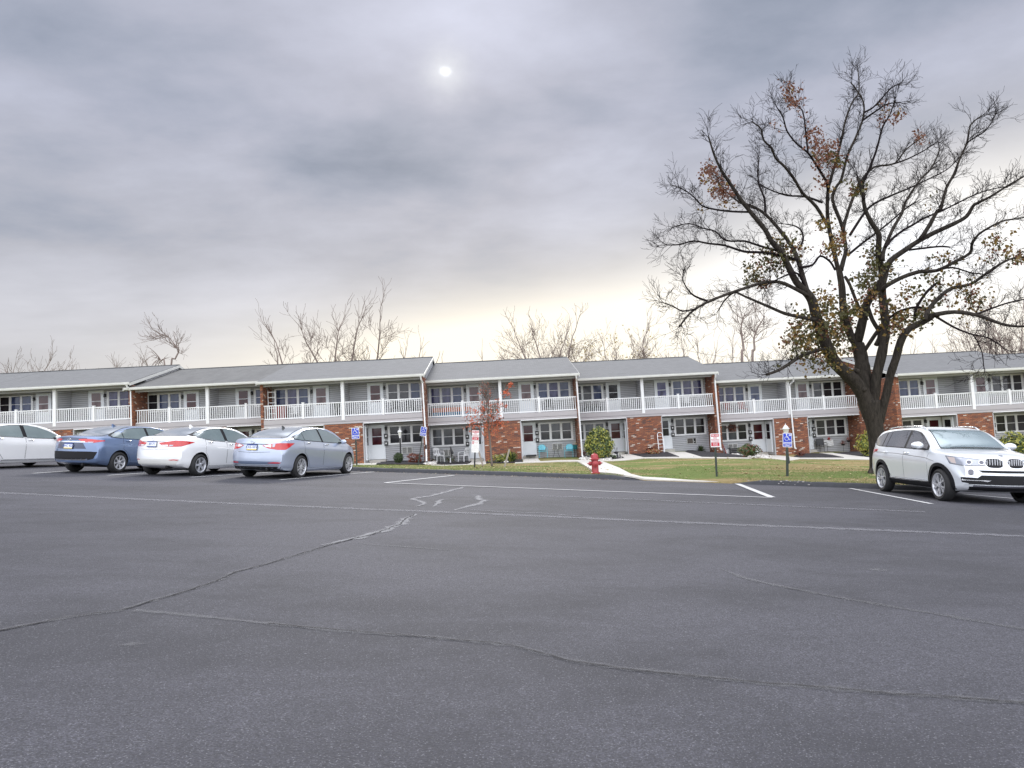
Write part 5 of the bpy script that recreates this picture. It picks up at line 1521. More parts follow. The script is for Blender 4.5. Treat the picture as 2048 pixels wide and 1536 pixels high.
    for r1, dz in ((.068, -.01), (.068, .010), (.052, .014), (.048, .004), (0, .008)):
        for j in range(n): an = 2*math.pi*j/n; vs.append(tuple(Mx @ Vector((r1*math.cos(an), r1*math.sin(an), dz))))
    g.v = vs
    for r1 in range(4):
        for j in range(n): g.f.append((r1*n+j, r1*n+(j+1) % n, (r1+1)*n+(j+1) % n, (r1+1)*n+j)); g.m.append(0 if r1 < 3 else 1)
    g.build('fog_light', [M['chrome'], M['lensdark']], suv, angle=40, fixn=True)
    it = CS.patch('side_intake', 'cf', [(-.42, .53), (-.1, .55), (.08, .55)], [(-.34, .43), (-.1, .42), (.06, .45)], 'blackpl', suv, off=.005, nu=10, nv=4, sy=sy)
    CS.patch('intake_blade', 'cf', [(-.42, .50), (-.30, .495), (.06, .50)], [(-.36, .465), (-.28, .483), (.06, .49)], 'chrome', it, off=.012, nu=10, nv=2, sy=sy)
n = 12
lo_ = [(-.69+1.38*i/n, 1.42 - .20*abs(-1+2*i/n)**2.2) for i in range(n+1)]; up_ = [(-.56+1.12*i/n, .50 - .10*abs(-1+2*i/n)**2.2) for i in range(n+1)]
CS.patch('screen_surround', 'top', up_, lo_, 'blackpl', suv, off=.002, nu=20, nv=12, grow=.02); CS.patch('windscreen', 'top', up_, lo_, 'g_screen', suv, off=.006, nu=20, nv=12)
g = MB()
for y0, y1 in ((-.55, .02), (-.02, .55)):
    pts = []
    for i in range(7):
        y = y0+(y1-y0)*i/6; p, nr = CS.proj('top', y, 1.37-.16*(abs(y)/.69)**2.2 - .05*abs(i/6-(0 if y0 < -.1 else 1))); pts.append(tuple(p+nr*.02))
    g.tube(pts, .009, 5)
g.build('wipers', M['black'], suv)
CS.patch('bonnet_gap', 'top', [(-.60, 1.50), (0, 1.56), (.60, 1.50)], [(-.60, 1.51), (0, 1.57), (.60, 1.51)], 'blackpl', sb, off=.0015, nu=20, nv=1, thick=.003)
CS.patch('upper_slot', 'front', [(-.50, .70), (0, .70), (.50, .70)], [(-.44, .655), (0, .65), (.44, .655)], 'blackpl', suv, off=.006, nu=20, nv=3)
CS.patch('lower_intake', 'front', [(-.46, .60), (0, .60), (.46, .60)], [(-.68, .41), (0, .405), (.68, .41)], 'blackpl', suv, off=.006, nu=22, nv=5)
CS.patch('skid_plate', 'front', [(-.60, .40), (0, .395), (.60, .40)], [(-.60, .365), (0, .36), (.60, .365)], 'chrome', suv, off=.014, nu=20, nv=2)
CS.patch('lower_bumper', 'front', [(-.66, .36), (0, .355), (.66, .36)], [(-.64, .29), (0, .28), (.64, .29)], 'blackpl', suv, off=.010, nu=20, nv=2)
p, nr = CS.proj('front', 0, .985)
p2, nr2 = CS.proj('top', 0, 2.12)
g = MB(); g.lathe([(.040, -.004), (.040, .006), (.0, .008)], 20); bdg = g.build('badge', [M['chrome']], suv, smooth=False); bdg.location = p2; bdg.rotation_euler = nr2.to_track_quat('Z', 'Y').to_euler()
g = MB(); g.box(-2.0, 1.9, -.58, .58, .24, .30)
for ax in PS['axles']: g.tube([(ax, -.65, PS['wr']), (ax, .65, PS['wr'])], .05, 8)
g.build('underbody', M['blackpl'], suv)
SYW = .113
fx, fy = math.sin(SYW), math.cos(SYW); rx, ry = math.cos(SYW), -math.sin(SYW)
place_car(suv, 9.64 + fx*1.405 + rx*.79, 14.888 + fy*1.405 + ry*.79, SYW, True)
# ------------------------------------------------------------------ trees
def px_limb(L, Y0, dy):
    "limb traced through points seen in the photo, leaning towards or away from the viewer by dy"
    n = len(L); return [at(p[0], p[1], Y0 + dy*(i/(n-1))**1.2) for i, p in enumerate(L)]
def smooth_pts(pts, sub=3):
    out = []
    P = [pts[0]] + list(pts) + [pts[-1]]
    for i in range(1, len(P)-2):
        for k in range(sub):
            t = k/sub; a, b, c, d = P[i-1], P[i], P[i+1], P[i+2]
            out.append(0.5*((2*b) + (c-a)*t + (2*a-5*b+4*c-d)*t*t + (3*b-a-3*c+d)*t**3))
    out.append(pts[-1].copy()); return out
def rnd_perp(d, rr):
    while True:
        v = Vector((rr.gauss(0, 1), rr.gauss(0, 1), rr.gauss(0, 1))); v -= d*v.dot(d)
        if v.length > .05: return v.normalized()
def twigs(g, p, d, length, r, depth, rr, up=.25, ends=None, sides=3, minr=.004, spread=.75):
    n = max(2, int(3 + depth*.6)); pts = [p.copy()]; rad = [r]; q = p.copy(); dd = d.normalized()
    for i in range(n):
        dd = (dd + rnd_perp(dd, rr)*rr.uniform(.12, .40) + Vector((0, 0, up*.22))).normalized()
        q = q + dd*(length/n); pts.append(q.copy()); rad.append(max(minr, r*(1-.62*(i+1)/n)))
    g.tube(pts, rad, sides if r < .02 else 5, cap=False)
    if depth <= 0:
        if ends is not None: ends.append((pts[-1].copy(), dd.copy()))
        return
    k = rr.choice((3, 4, 4, 5)) if depth > 1 else rr.choice((3, 4))
    for j in range(k):
        t = rr.uniform(.25, 1.0) if j else 1.0
        idx = min(n, max(1, int(t*n))); b = pts[idx]
        d0 = (pts[idx]-pts[idx-1]).normalized()
        nd = (d0 + rnd_perp(d0, rr)*rr.uniform(spread*.55, spread*1.15)).normalized()
        twigs(g, b, nd, length*rr.uniform(.52, .78), max(minr, rad[idx]*.72), depth-1, rr, up, ends, sides, minr, spread)

def leaf_quads(g, p, n, spread, size, rr, mi=0, flat=(1, 1, 1)):
    for _ in range(n):
        c = p + Vector((rr.gauss(0, spread*flat[0]), rr.gauss(0, spread*flat[1]), rr.gauss(0, spread*flat[2])))
        a = Vector((rr.gauss(0, 1), rr.gauss(0, 1), rr.gauss(0, 1))).normalized(); b = a.orthogonal().normalized(); b = (b*math.cos(1.0)+a.cross(b)*math.sin(rr.uniform(0, 6))).normalized()
        s = size*rr.uniform(.6, 1.25); c2 = a.cross(b).normalized()
        # kite with a fold: reads as a leaf from any side
        g.add([c-a*s*.5, c+b*s*.42+c2*s*.12, c+a*s*.6, c-b*s*.42+c2*s*.12], [(0, 1, 2), (0, 2, 3)], mi)

TREE_BASE = gp(1756, 946.5); TY = TREE_BASE.y
def maple():
    rr = random.Random(11)
    t = thing('maple_tree', 'big almost bare maple with a few olive and brown leaves, behind the silver SUV', 'tree', (0, 0, 0))
    t.location = TREE_BASE
    inv = Vector(TREE_BASE)
    f = FPX/TY
    def R(px_): return px_/2/f      # radius from a width in photo pixels
    limbs = []   # (points, r0, r1, twig depth)
    def L(pts, dy0, dy1, w0, w1, tw=True):
        P = [at(p[0], p[1], TY + dy0 + (dy1-dy0)*(i/(len(pts)-1))) for i, p in enumerate(pts)]
        limbs.append((smooth_pts(P), R(w0), R(w1), tw))
    trunk = [(1757, 962), (1756, 946), (1755, 925), (1754, 885), (1748, 845), (1742, 822), (1738, 802)]
    TP = smooth_pts([at(p[0], p[1], TY) for p in trunk])
    # left main limb
    L([(1742, 830), (1728, 792), (1712, 766), (1694, 748), (1679, 735), (1665, 716), (1647, 676), (1633, 634), (1623, 599), (1611, 583)], 0, -1.0, 30, 17, False)
    L([(1611, 583), (1593, 564), (1576, 531), (1562, 503), (1544, 484), (1530, 459), (1506, 430), (1481, 398), (1457, 362), (1443, 341), (1429, 311), (1417, 273)], -1.0, -2.6, 14, 3)
    L([(1616, 590), (1605, 550), (1595, 517), (1581, 489), (1558, 458), (1530, 428), (1504, 412), (1478, 404), (1455, 385)], -1.0, .2, 11, 3)
    L([(1530, 428), (1529, 398), (1518, 369), (1516, 344), (1518, 316)], 0, .8, 5, 2)
    L([(1618, 592), (1591, 578), (1562, 565), (1534, 564), (1506, 571), (1464, 585), (1422, 601), (1391, 618), (1375, 632), (1359, 653)], -1.0, -3.4, 8, 3)
    L([(1415, 602), (1389, 592), (1375, 578), (1365, 560)], -2.6, -3.2, 4, 2)
    L([(1391, 618), (1365, 622), (1345, 612), (1328, 606)], -3.0, -3.6, 3, 2)
    L([(1633, 640), (1600, 634), (1570, 627), (1544, 616), (1516, 604), (1488, 592), (1469, 585), (1450, 600), (1436, 622)], -1.0, 1.2, 8, 2.5)
    L([(1595, 520), (1565, 512), (1525, 505), (1488, 503), (1450, 491), (1417, 487), (1387, 482), (1359, 489), (1335, 490)], -1.0, -2.8, 6, 2)
    L([(1562, 503), (1534, 496), (1511, 489), (1488, 482), (1452, 481), (1431, 463), (1405, 456), (1377, 447), (1345, 455)], -1.2, .6, 5, 2)
    L([(1500, 424), (1464, 423), (1431, 419), (1405, 412), (1394, 400), (1375, 384), (1356, 374)], -1.8, -3.2, 4, 2)
    L([(1655, 697), (1633, 701), (1601, 713), (1578, 728), (1556, 741), (1533, 749)], -.7, -2.4, 8, 5)
    L([(1610, 580), (1604, 560), (1590, 545), (1560, 556), (1530, 572)], -1.0, -1.9, 5, 2)
    L([(1600, 535), (1625, 530), (1640, 512), (1660, 523), (1670, 540)], -1.0, -.4, 5, 4, False)
    L([(1597, 500), (1606, 480), (1603, 462), (1590, 452), (1570, 448)], -1.0, -.2, 5, 2)
    # middle stem
    L([(1738, 815), (1733, 780), (1726, 745), (1722, 715), (1715, 688)], 0, .4, 34, 24, False)
    L([(1715, 690), (1700, 668), (1687, 622), (1684, 576), (1678, 540)], .4, .8, 17, 12, False)
    L([(1678, 545), (1670, 512), (1661, 470), (1655, 430), (1656, 381), (1663, 353), (1675, 311), (1682, 283), (1691, 241), (1704, 205), (1718, 182), (1716, 140)], .8, 1.6, 10, 2)
    L([(1656, 381), (1652, 362), (1635, 334), (1616, 306), (1593, 287), (1574, 262), (1566, 235), (1552, 212)], 1.0, -1.2, 6, 2)
    L([(1616, 306), (1612, 270), (1605, 222), (1584, 201), (1576, 168)], .2, 1.4, 4, 2)
    L([(1657, 455), (1633, 414), (1605, 386), (1591, 362), (1570, 334), (1551, 316), (1544, 297), (1527, 280), (1522, 258), (1505, 244)], .8, -1.6, 7, 2.5)
    L([(1645, 405), (1609, 393), (1574, 391), (1539, 379), (1520, 368)], .8, 2.4, 5, 2)
    L([(1682, 540), (1687, 520), (1692, 498), (1687, 459), (1694, 430), (1707, 393), (1725, 358), (1749, 334), (1789, 327), (1812, 299), (1847, 273)], .8, 2.8, 10, 2.5)
    L([(1690, 470), (1680, 440), (1665, 400), (1672, 375), (1683, 358), (1695, 311), (1711, 276), (1725, 241), (1728, 210), (1718, 187), (1702, 165)], .8, -.6, 8, 2)
    L([(1728, 225), (1746, 215), (1765, 195), (1780, 178), (1793, 170)], -.4, -1.2, 4, 2)
    L([(1711, 393), (1725, 369), (1751, 306), (1765, 255), (1779, 231), (1790, 200)], 1.2, .2, 6, 2)
    L([(1789, 327), (1815, 318), (1850, 300), (1875, 283)], 2.0, 3.0, 4, 2)
    L([(1725, 241), (1752, 222), (1775, 208), (1800, 205)], -.2, -1.0, 4, 2)
    L([(1715, 684), (1727, 634), (1734, 606), (1752, 578), (1766, 552), (1758, 520), (1757, 494), (1757, 468), (1741, 442), (1729, 414), (1725, 385), (1715, 355)], .4, -1.4, 18, 5)
    L([(1729, 702), (1752, 667), (1773, 639)], .2, -.4, 8, 7, False)
    L([(1735, 640), (1718, 615), (1700, 570), (1690, 553)], .2, .7, 7, 6, False)
    L([(1752, 690), (1760, 668), (1745, 640), (1735, 612)], -.2, 0, 9, 8, False)
    # right upright limb
    L([(1742, 828), (1748, 790), (1753, 752), (1764, 705), (1771, 658), (1767, 611), (1764, 576), (1771, 541)], 0, -.8, 22, 13, False)
    L([(1771, 545), (1781, 522), (1809, 501), (1841, 480), (1874, 463), (1909, 447), (1933, 433), (1945, 414), (1953, 407), (1981, 393), (2011, 374), (2044, 355), (2062, 345)], -.8, -2.8, 12, 2)
    L([(1771, 494), (1785, 477), (1806, 461), (1827, 449), (1851, 435), (1881, 423), (1917, 405), (1953, 388), (1985, 378), (2020, 372)], -.9, 1.8, 6, 2)
    L([(1841, 478), (1858, 452), (1874, 423), (1882, 416), (1892, 377), (1908, 348), (1920, 316), (1934, 285), (1941, 250), (1964, 231)], -1.4, -2.6, 8, 2)
    L([(1934, 285), (1953, 273), (1970, 262), (1983, 245)], -2.4, -3.2, 3, 2)
    L([(1766, 520), (1768, 500), (1785, 459), (1804, 426), (1812, 402), (1840, 360), (1859, 341), (1873, 316), (1880, 295)], -.8, 1.0, 8, 2)
    L([(1696, 510), (1724, 487), (1752, 466), (1780, 444), (1804, 423), (1830, 405)], .8, 2.4, 6, 3)
    L([(1700, 470), (1737, 416), (1774, 395), (1812, 379), (1849, 362), (1894, 339), (1917, 316)], 1.0, 3.2, 6, 2)
    L([(1767, 580), (1771, 573), (1804, 555), (1841, 543), (1874, 541), (1909, 524), (1940, 506), (1944, 488), (1956, 470), (1977, 456), (2006, 442), (2038, 437), (2060, 432)], -.8, -3.2, 9, 2)
    L([(1874, 541), (1905, 535), (1940, 545), (1965, 548)], -1.8, -1.2, 4, 2)
    L([(1818, 500), (1850, 496), (1880, 493), (1898, 494)], -1.2, -2.0, 4, 3)
    # low right limb
    L([(1757, 850), (1772, 790), (1781, 749), (1792, 716), (1802, 681), (1818, 658), (1851, 641), (1870, 627)], 0, -1.6, 17, 11, False)
    L([(1866, 630), (1909, 624), (1956, 631), (2003, 648), (2038, 653), (2065, 650)], -1.6, -3.6, 9, 3)
    L([(1850, 640), (1858, 618), (1879, 594), (1905, 576), (1940, 569), (1968, 550), (1996, 531), (2024, 517), (2055, 514)], -1.6, -.6, 9, 3)
    L([(1909, 624), (1950, 628), (1980, 618), (2015, 606), (2048, 599), (2066, 597)], -2.0, -1.0, 5, 2)
    L([(1870, 632), (1909, 655), (1945, 669), (1975, 675), (2000, 690)], -1.6, -3.0, 5, 2)
    L([(1945, 669), (1954, 681), (1964, 705), (1967, 728), (1969, 742)], -2.4, -2.6, 2.5, 1.5)
    L([(1830, 640), (1832, 618), (1851, 587), (1872, 567)], -1.2, -1.6, 6, 5, False)
    L([(1776, 638), (1800, 622), (1836, 614), (1860, 622)], -.4, -1.4, 5, 4, False)
    g = MB()
    g.tube([p-inv for p in TP], [R(w) for w in np.interp(np.linspace(0, 1, len(TP)), [0, .12, .3, .6, .85, 1], [44, 35, 29, 31, 39, 42])], 14)
    # root flare
    for a in range(6):
        an = a*1.05+.3; b = TP[1]-inv
        g.tube([b+Vector((math.cos(an)*.12, math.sin(an)*.12, .35)), b+Vector((math.cos(an)*.30, math.sin(an)*.30, .08)), b+Vector((math.cos(an)*.52, math.sin(an)*.52, -.12))], [.14, .11, .05], 7)
    for P, r0, r1, tw in limbs:
        if r0 > R(6.5):
            n = len(P); g.tube([p-inv for p in P], [max(R(1.6), (r0+(r1-r0)*(i/(n-1)))*(1+rr.uniform(-.05, .07))) for i in range(n)], 9 if r0 > R(12) else 7)
    # knots where limbs were sawn off
    for kx, ky, ky2 in ((1727, 779, -.33), (1779, 752, -.22), (1713, 742, -.3)):
        c = at(kx, ky, TY+ky2)-inv
        g.tube([c+Vector((0, .1, 0)), c+Vector((0, -.10, 0))], [.10, .075], 10)
    g.build('trunk', M['bark'], t, smooth=True)
    g = MB()
    for P, r0, r1, tw in limbs:
        if r0 <= R(6.5):
            n = len(P); g.tube([p-inv for p in P], [max(R(1.4), r0+(r1-r0)*(i/(n-1))) for i in range(n)], 6)
    # fine twigs along every limb, denser towards its tip
    ends = []
    for P, r0, r1, tw in limbs:
        if not tw: 
            continue
        n = len(P); total = sum((P[i+1]-P[i]).length for i in range(n-1))
        m_ = int(total/0.20)
        for k in range(m_):
            u = .14 + .86*((k+rr.random())/m_); i = min(n-2, int(u*(n-1))); fr_ = u*(n-1)-i
            b = P[i].lerp(P[i+1], fr_); d0 = (P[i+1]-P[i]).normalized()
            rad = r0+(r1-r0)*u
            out = (d0*rr.uniform(.4, 1.0) + rnd_perp(d0, rr)*rr.uniform(.6, 1.1) + Vector((0, 0, .30))).normalized()
            ln = (0.34 + .70*math.sin(min(1, u*1.25)*math.pi/2)*rr.uniform(.45, 1.1))*rr.uniform(.7, 1.15)
            if rr.random() < .12: ln *= 1.3
            ln *= 1-.3*u**3
            twigs(g, b-inv, out, ln*.66, min(rad*.5, rr.uniform(.009, .016)), 2, rr, up=.28, ends=ends, minr=.0045, spread=.95)
        d0 = (P[-1]-P[-3]).normalized()
        for _ in range(3):
            twigs(g, P[-1]-inv, (d0+rnd_perp(d0, rr)*.5).normalized(), .5, .010, 2, rr, up=.5, ends=ends, minr=.0042)
    g.build('crown', M['twig'], t)
    # leaves left hanging
    g = MB()
    clusters = [  # x, y, spread px, count, mix (olive, gold, brown)
        (1650, 605, 26, 300, (.45, .30, .25)), (1632, 650, 34, 560, (.62, .26, .12)), (1612, 690, 36, 480, (.60, .28, .12)), (1668, 668, 26, 330, (.6, .25, .15)), (1655, 722, 24, 300, (.45, .30, .25)),
        (1690, 640, 22, 180, (.6, .2, .2)), (1590, 665, 22, 160, (.5, .3, .2)), (1700, 700, 16, 90, (.6, .2, .2)), (1560, 505, 30, 330, (.7, .12, .18)), (1530, 520, 24, 170, (.6, .2, .2)), (1505, 545, 12, 90, (.8, .1, .1)), (1500, 562, 9, 70, (.8, .1, .1)), (1528, 568, 10, 60, (.1, .4, .5)), (1590, 500, 18, 130, (.2, .3, .5)),
        (1757, 540, 24, 330, (.85, .1, .05)), (1730, 560, 22, 190, (.7, .15, .15)), (1745, 505, 16, 110, (.7, .2, .1)), (1705, 618, 22, 220, (.65, .15, .2)), (1740, 590, 20, 160, (.3, .3, .4)), (1790, 650, 26, 330, (.35, .35, .30)), (1800, 635, 22, 200, (.45, .35, .2)), (1845, 628, 20, 190, (.7, .15, .15)), (1815, 585, 24, 130, (.3, .5, .2)), (1665, 500, 18, 160, (.3, .4, .3)), (1650, 450, 16, 70, (.3, .5, .2)), (1680, 478, 16, 120, (.3, .4, .3)), (1715, 378, 14, 130, (.6, .1, .3)),
        (1425, 350, 16, 150, (0, .1, .9)), (1438, 378, 20, 230, (0, .08, .92)), (1417, 335, 10, 60, (0, .1, .9)), (1455, 400, 16, 90, (0, .2, .8)), (1580, 185, 14, 110, (0, .05, .95)), (1590, 205, 14, 90, (0, .05, .95)), (1625, 262, 14, 70, (0, .05, .95)), (1632, 280, 16, 100, (0, .05, .95)), (1655, 300, 22, 190, (.05, .05, .9)), (1640, 320, 18, 110, (.1, .1, .8)), (1668, 322, 14, 150, (.25, .1, .65)), (1645, 365, 16, 60, (0, .1, .9)), (1558, 255, 6, 20, (0, .1, .9)),
        (1840, 272, 7, 40, (0, 0, 1)), (1845, 283, 6, 30, (0, 0, 1)), (1775, 215, 14, 40, (0, .1, .9)), (1790, 237, 10, 45, (0, 0, 1)), (1760, 245, 8, 25, (0, 0, 1)),
        (1900, 575, 50, 190, (.4, .4, .2)), (1855, 548, 22, 70, (.6, .3, .1)), (1905, 515, 16, 55, (.2, .4, .4)), (1945, 590, 26, 120, (.4, .4, .2)), (1950, 625, 26, 80, (.1, .6, .3)), (2000, 498, 30, 150, (.3, .4, .3)), (2035, 515, 16, 90, (.3, .3, .4)), (1985, 480, 14, 50, (.3, .4, .3)), (1870, 600, 14, 60, (.6, .2, .2)), (1770, 620, 16, 90, (.4, .4, .2)), (1412, 422, 10, 18, (.1, .8, .1)), (1850, 430, 26, 14, (.3, .6, .1))]
    for x, y, sp_, n, mix in clusters:
        nb = max(2, int(n/4.6))
        for _ in range(nb):
            c = at(x+rr.gauss(0, sp_*.62), y+rr.gauss(0, sp_*.55), TY + rr.uniform(-1.7, 1.2)) - inv
            u = rr.random(); mi = 0 if u < mix[0] else (1 if u < mix[0]+mix[1] else 2)
            leaf_quads(g, c, rr.randint(3, 6), .09, .118 if mi < 2 else .10, rr, mi)
            if rr.random() < .5: g.tube([c, c+Vector((rr.uniform(-.2, .2), rr.uniform(-.2, .2), rr.uniform(-.35, .1)))], [.005, .004], 3, mi=3, cap=False)
    g.build('foliage', [M['lf_green'], M['lf_gold'], M['lf_brown'], M['twig']], t)
    return t
maple()

# bare trees beyond the roofs
def bare_tree(px, ptop, Y, label, seed, forks=3, lean=0.0, wide=.5, depth=4, leafy=0, stub=False, twr=.016, thin=1.0, name='bare_tree'):
    rr = random.Random(seed)
    top = at(px, ptop, Y); base = Vector((top.x - lean*3, Y, gz(top.x, Y)-.2)); H = top.z-base.z
    t = thing(name, label, 'tree', base, group='bare trees behind the apartment roofs')
    g = MB(); gt = MB(); ends = []
    zr = H*.50
    for k in range(forks):
        b0 = Vector((0, 0, 0)); a = rr.uniform(0, 6.28); s = wide*H*.16
        tx = (k-(forks-1)/2)/max(1, forks-1) if forks > 1 else 0
        p1 = Vector((tx*s*.8, rr.uniform(-.5, .5), H*rr.uniform(.30, .36))); p2 = Vector((tx*s*1.6+lean*1.2+rr.uniform(-.3, .3), rr.uniform(-.8, .8), H*.55))
        p3 = Vector((tx*s*2.4+lean*2.2+rr.uniform(-.5, .5), rr.uniform(-1, 1), H*rr.uniform(.70, .80)))
        P = smooth_pts([b0, p1, p2, p3]); n = len(P); r0 = .125*thin*(H/11)
        g.tube(P, [r0*(1-.72*i/(n-1)) for i in range(n)], 7)
        if stub: continue
        m_ = {5: 17, 4: 11, 3: 7}.get(depth, 6); depth = min(depth, 4)
        for j in range(m_):
            u = rr.uniform(.42, 1.0); i = min(n-2, int(u*(n-1))); d0 = (P[i+1]-P[i]).normalized()
            side = rnd_perp(d0, rr); side.y *= .6
            ln = H*.20*(1.25-u*.35)*rr.uniform(.5, 1.05)*(.6+.8*wide)
            twigs(gt, P[i].copy(), (d0*rr.uniform(.4, 1)+side*rr.uniform(.6, 1.0)).normalized(), ln*.62, r0*.30*(1.2-u), depth-2, rr, up=.5, ends=ends, minr=twr, spread=.85)
        twigs(gt, P[-1].copy(), (P[-1]-P[-3]).normalized(), H*.16, r0*.3, depth-2, rr, up=.5, ends=ends, minr=twr, spread=.6)
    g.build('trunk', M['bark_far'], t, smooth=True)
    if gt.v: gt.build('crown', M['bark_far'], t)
    if leafy:
        gl = MB()
        for e, d in ends:
            if rr.random() < leafy: leaf_quads(gl, e, 3, .25, .20, rr, 0)
        if gl.v: gl.build('foliage', M['lf_pale'], t)
    return t
BT = [  # x, top y, Y, forks, lean, wide, depth, leafy, label
 (35, 705, 74, 3, 0, 1.3, 4, 0, 'bushy bare tree leftmost behind the roofs'),
 (88, 715, 76, 3, 0, 1.0, 4, 0, 'low bare tree second from the left edge behind the roofs'),
 (152, 722, 72, 1, 0, .6, 3, 0, 'thin bare sapling top between the two leftmost bushy trees and the round pale tree'),
 (228, 713, 84, 3, 0, .9, 4, 0, 'small pale round bare tree left of the bent broken trunk'),
 (268, 702, 84, 3, .2, 1.0, 4, 0, 'pale round bare tree just left of the bent broken trunk'),
 (385, 722, 80, 1, 0, .6, 3, 0, 'tiny bare tree showing over the gable peak of the left roof'),
 (556, 618, 62, 1, 0, .8, 4, 0, 'tall straight single-stemmed bare tree left of the twin-stemmed one'),
 (603, 655, 62, 2, .9, .5, 3, 0, 'slender bare tree leaning right beside the straight-stemmed one'),
 (665, 597, 60, 2, -.2, .75, 4, 0, 'tall wide bare tree whose left stem rises over the silver blue sedan'),
 (722, 592, 60, 2, .4, .85, 4, 0, 'tall bare tree forming the right half of the tallest pair'),
 (765, 662, 68, 3, .2, .9, 3, 0, 'low spreading bare tree right of the tallest pair'),
 (827, 660, 58, 2, 0, .4, 3, 0, 'sparse bare tree with few upright branches above the middle gable'),
 (882, 668, 58, 2, .3, .3, 2, 0, 'two thin leaning stems just right of the middle gable'),
 (1000, 680, 74, 2, 0, .7, 3, 0, 'faint thin bare tree over the roof behind the small red tree'),
 (1092, 612, 64, 4, 0, .9, 5, 0, 'dense fan-shaped bare tree over the roof right of centre'),
 (1040, 680, 72, 2, 0, .8, 4, 0, 'low bare thicket tree left of the dense fan-shaped one'),
 (1158, 680, 68, 3, 0, .7, 4, .25, 'small tree with a few yellowish leaves right of the fan-shaped one'),
 (1213, 655, 68, 3, 0, 1.3, 4, .25, 'round spreading tree with a few yellow leaves behind the roof over the fire hydrant'),
 (1288, 622, 66, 1, 0, .8, 4, 0, 'dark upright bare tree over the second fire lane sign'),
 (1325, 660, 68, 2, 0, .8, 4, 0, 'bare tree just right of the dark upright one'),
 (1255, 675, 72, 2, 0, .9, 4, .15, 'low bare tree left of the dark upright one'),
 (1392, 672, 70, 2, .5, .8, 3, 0, 'bare tree with curving branches at the left end of the wire'),
 (1425, 668, 72, 2, -.2, .9, 4, 0, 'low bare tree over the roof left of the two crooked trunks'),
 (1530, 668, 66, 2, 0, .6, 4, 0, 'low bare tree right of the two crooked trunks'),
 (1825, 672, 72, 2, 0, .6, 3, 0, 'thin bare tree in the gap right of the maple trunk'),
 (1858, 670, 70, 2, .5, .6, 3, 0, 'forked bare tree behind the roof right of the maple'),
 (1895, 678, 74, 3, 0, .8, 4, 0, 'dense low bare tree over the roof behind the silver SUV'),
 (1985, 610, 58, 4, .2, 1.2, 5, 0, 'large dark thicket tree over the rightmost roofs'),
 (2030, 600, 60, 4, 0, 1.1, 5, 0, 'dark dense tree cut by the right edge of the photo'),
]
for i, (x, yt, Y, fk, ln, wd, dp, lf, lab) in enumerate(BT):
    bare_tree(x, yt, Y, lab, 100+i, fk, ln, wd, dp, lf, twr=.013)

def crooked(pts, Y, w0, label, seed, twf=True, stubtip=False):
    rr = random.Random(seed); P = [at(x, y, Y + .2*i) for i, (x, y) in enumerate(pts)]
    base = Vector((P[0].x, Y, gz(P[0].x, Y)-.2)); t = thing('bare_tree', label, 'tree', base, group='bare trees behind the apartment roofs')
    P = smooth_pts([base]+P); n = len(P); f = FPX/Y
    g = MB(); g.tube([p-base for p in P], [max(.02, w0/2/f*(1.3-.95*i/(n-1))) for i in range(n)], 8); g.build('trunk', M['bark_far'], t, smooth=True)
    g = MB()
    for j in range(13 if twf else 9):
        u = rr.uniform(.45, 1); i = min(n-2, int(u*(n-1))); d0 = (P[i+1]-P[i]).normalized()
        up_ = .6 if twf else -1.2
        twigs(g, P[i]-base, (d0*.5+rnd_perp(d0, rr)).normalized(), 1.3 if twf else .9, .035, 2 if twf else 1, rr, up=up_, minr=.012)
    g.build('crown', M['bark_far'], t)
crooked([(1484, 720), (1487, 700), (1485, 680), (1482, 662), (1484, 645), (1490, 628)], 60, 5, 'left one of the two crooked reddish bare trunks behind the roof', 1)
crooked([(1505, 718), (1509, 700), (1508, 678), (1513, 660), (1522, 645), (1530, 632)], 60, 4.5, 'right one of the two crooked reddish bare trunks behind the roof', 2)
crooked([(342, 735), (350, 718), (358, 700), (350, 690), (338, 676), (324, 668)], 60, 3.2, 'bent trunk with hanging torn twigs above the left gable', 3)
crooked([(330, 735), (322, 722), (316, 712), (310, 706)], 60, 3, 'short broken leaning trunk left of the bent one', 4, False)
g = MB()
for a, b in (((372, 738), (560, 743)), ((1355, 696), (1478, 716))):
    A, B = at(a[0], a[1], 66), at(b[0], b[1], 66); pts = []
    for i in range(13):
        t_ = i/12; p = A.lerp(B, t_); p.z -= .5*4*t_*(1-t_)*.3; pts.append(p)
    gg = MB(); gg.tube(pts, .018, 4)
    tag(gg.build('overhead_wire', M['darkgrey']), 'thin overhead wire behind the left roofs' if a[0] < 500 else 'thin overhead wire left of the crooked trunks', 'wire')

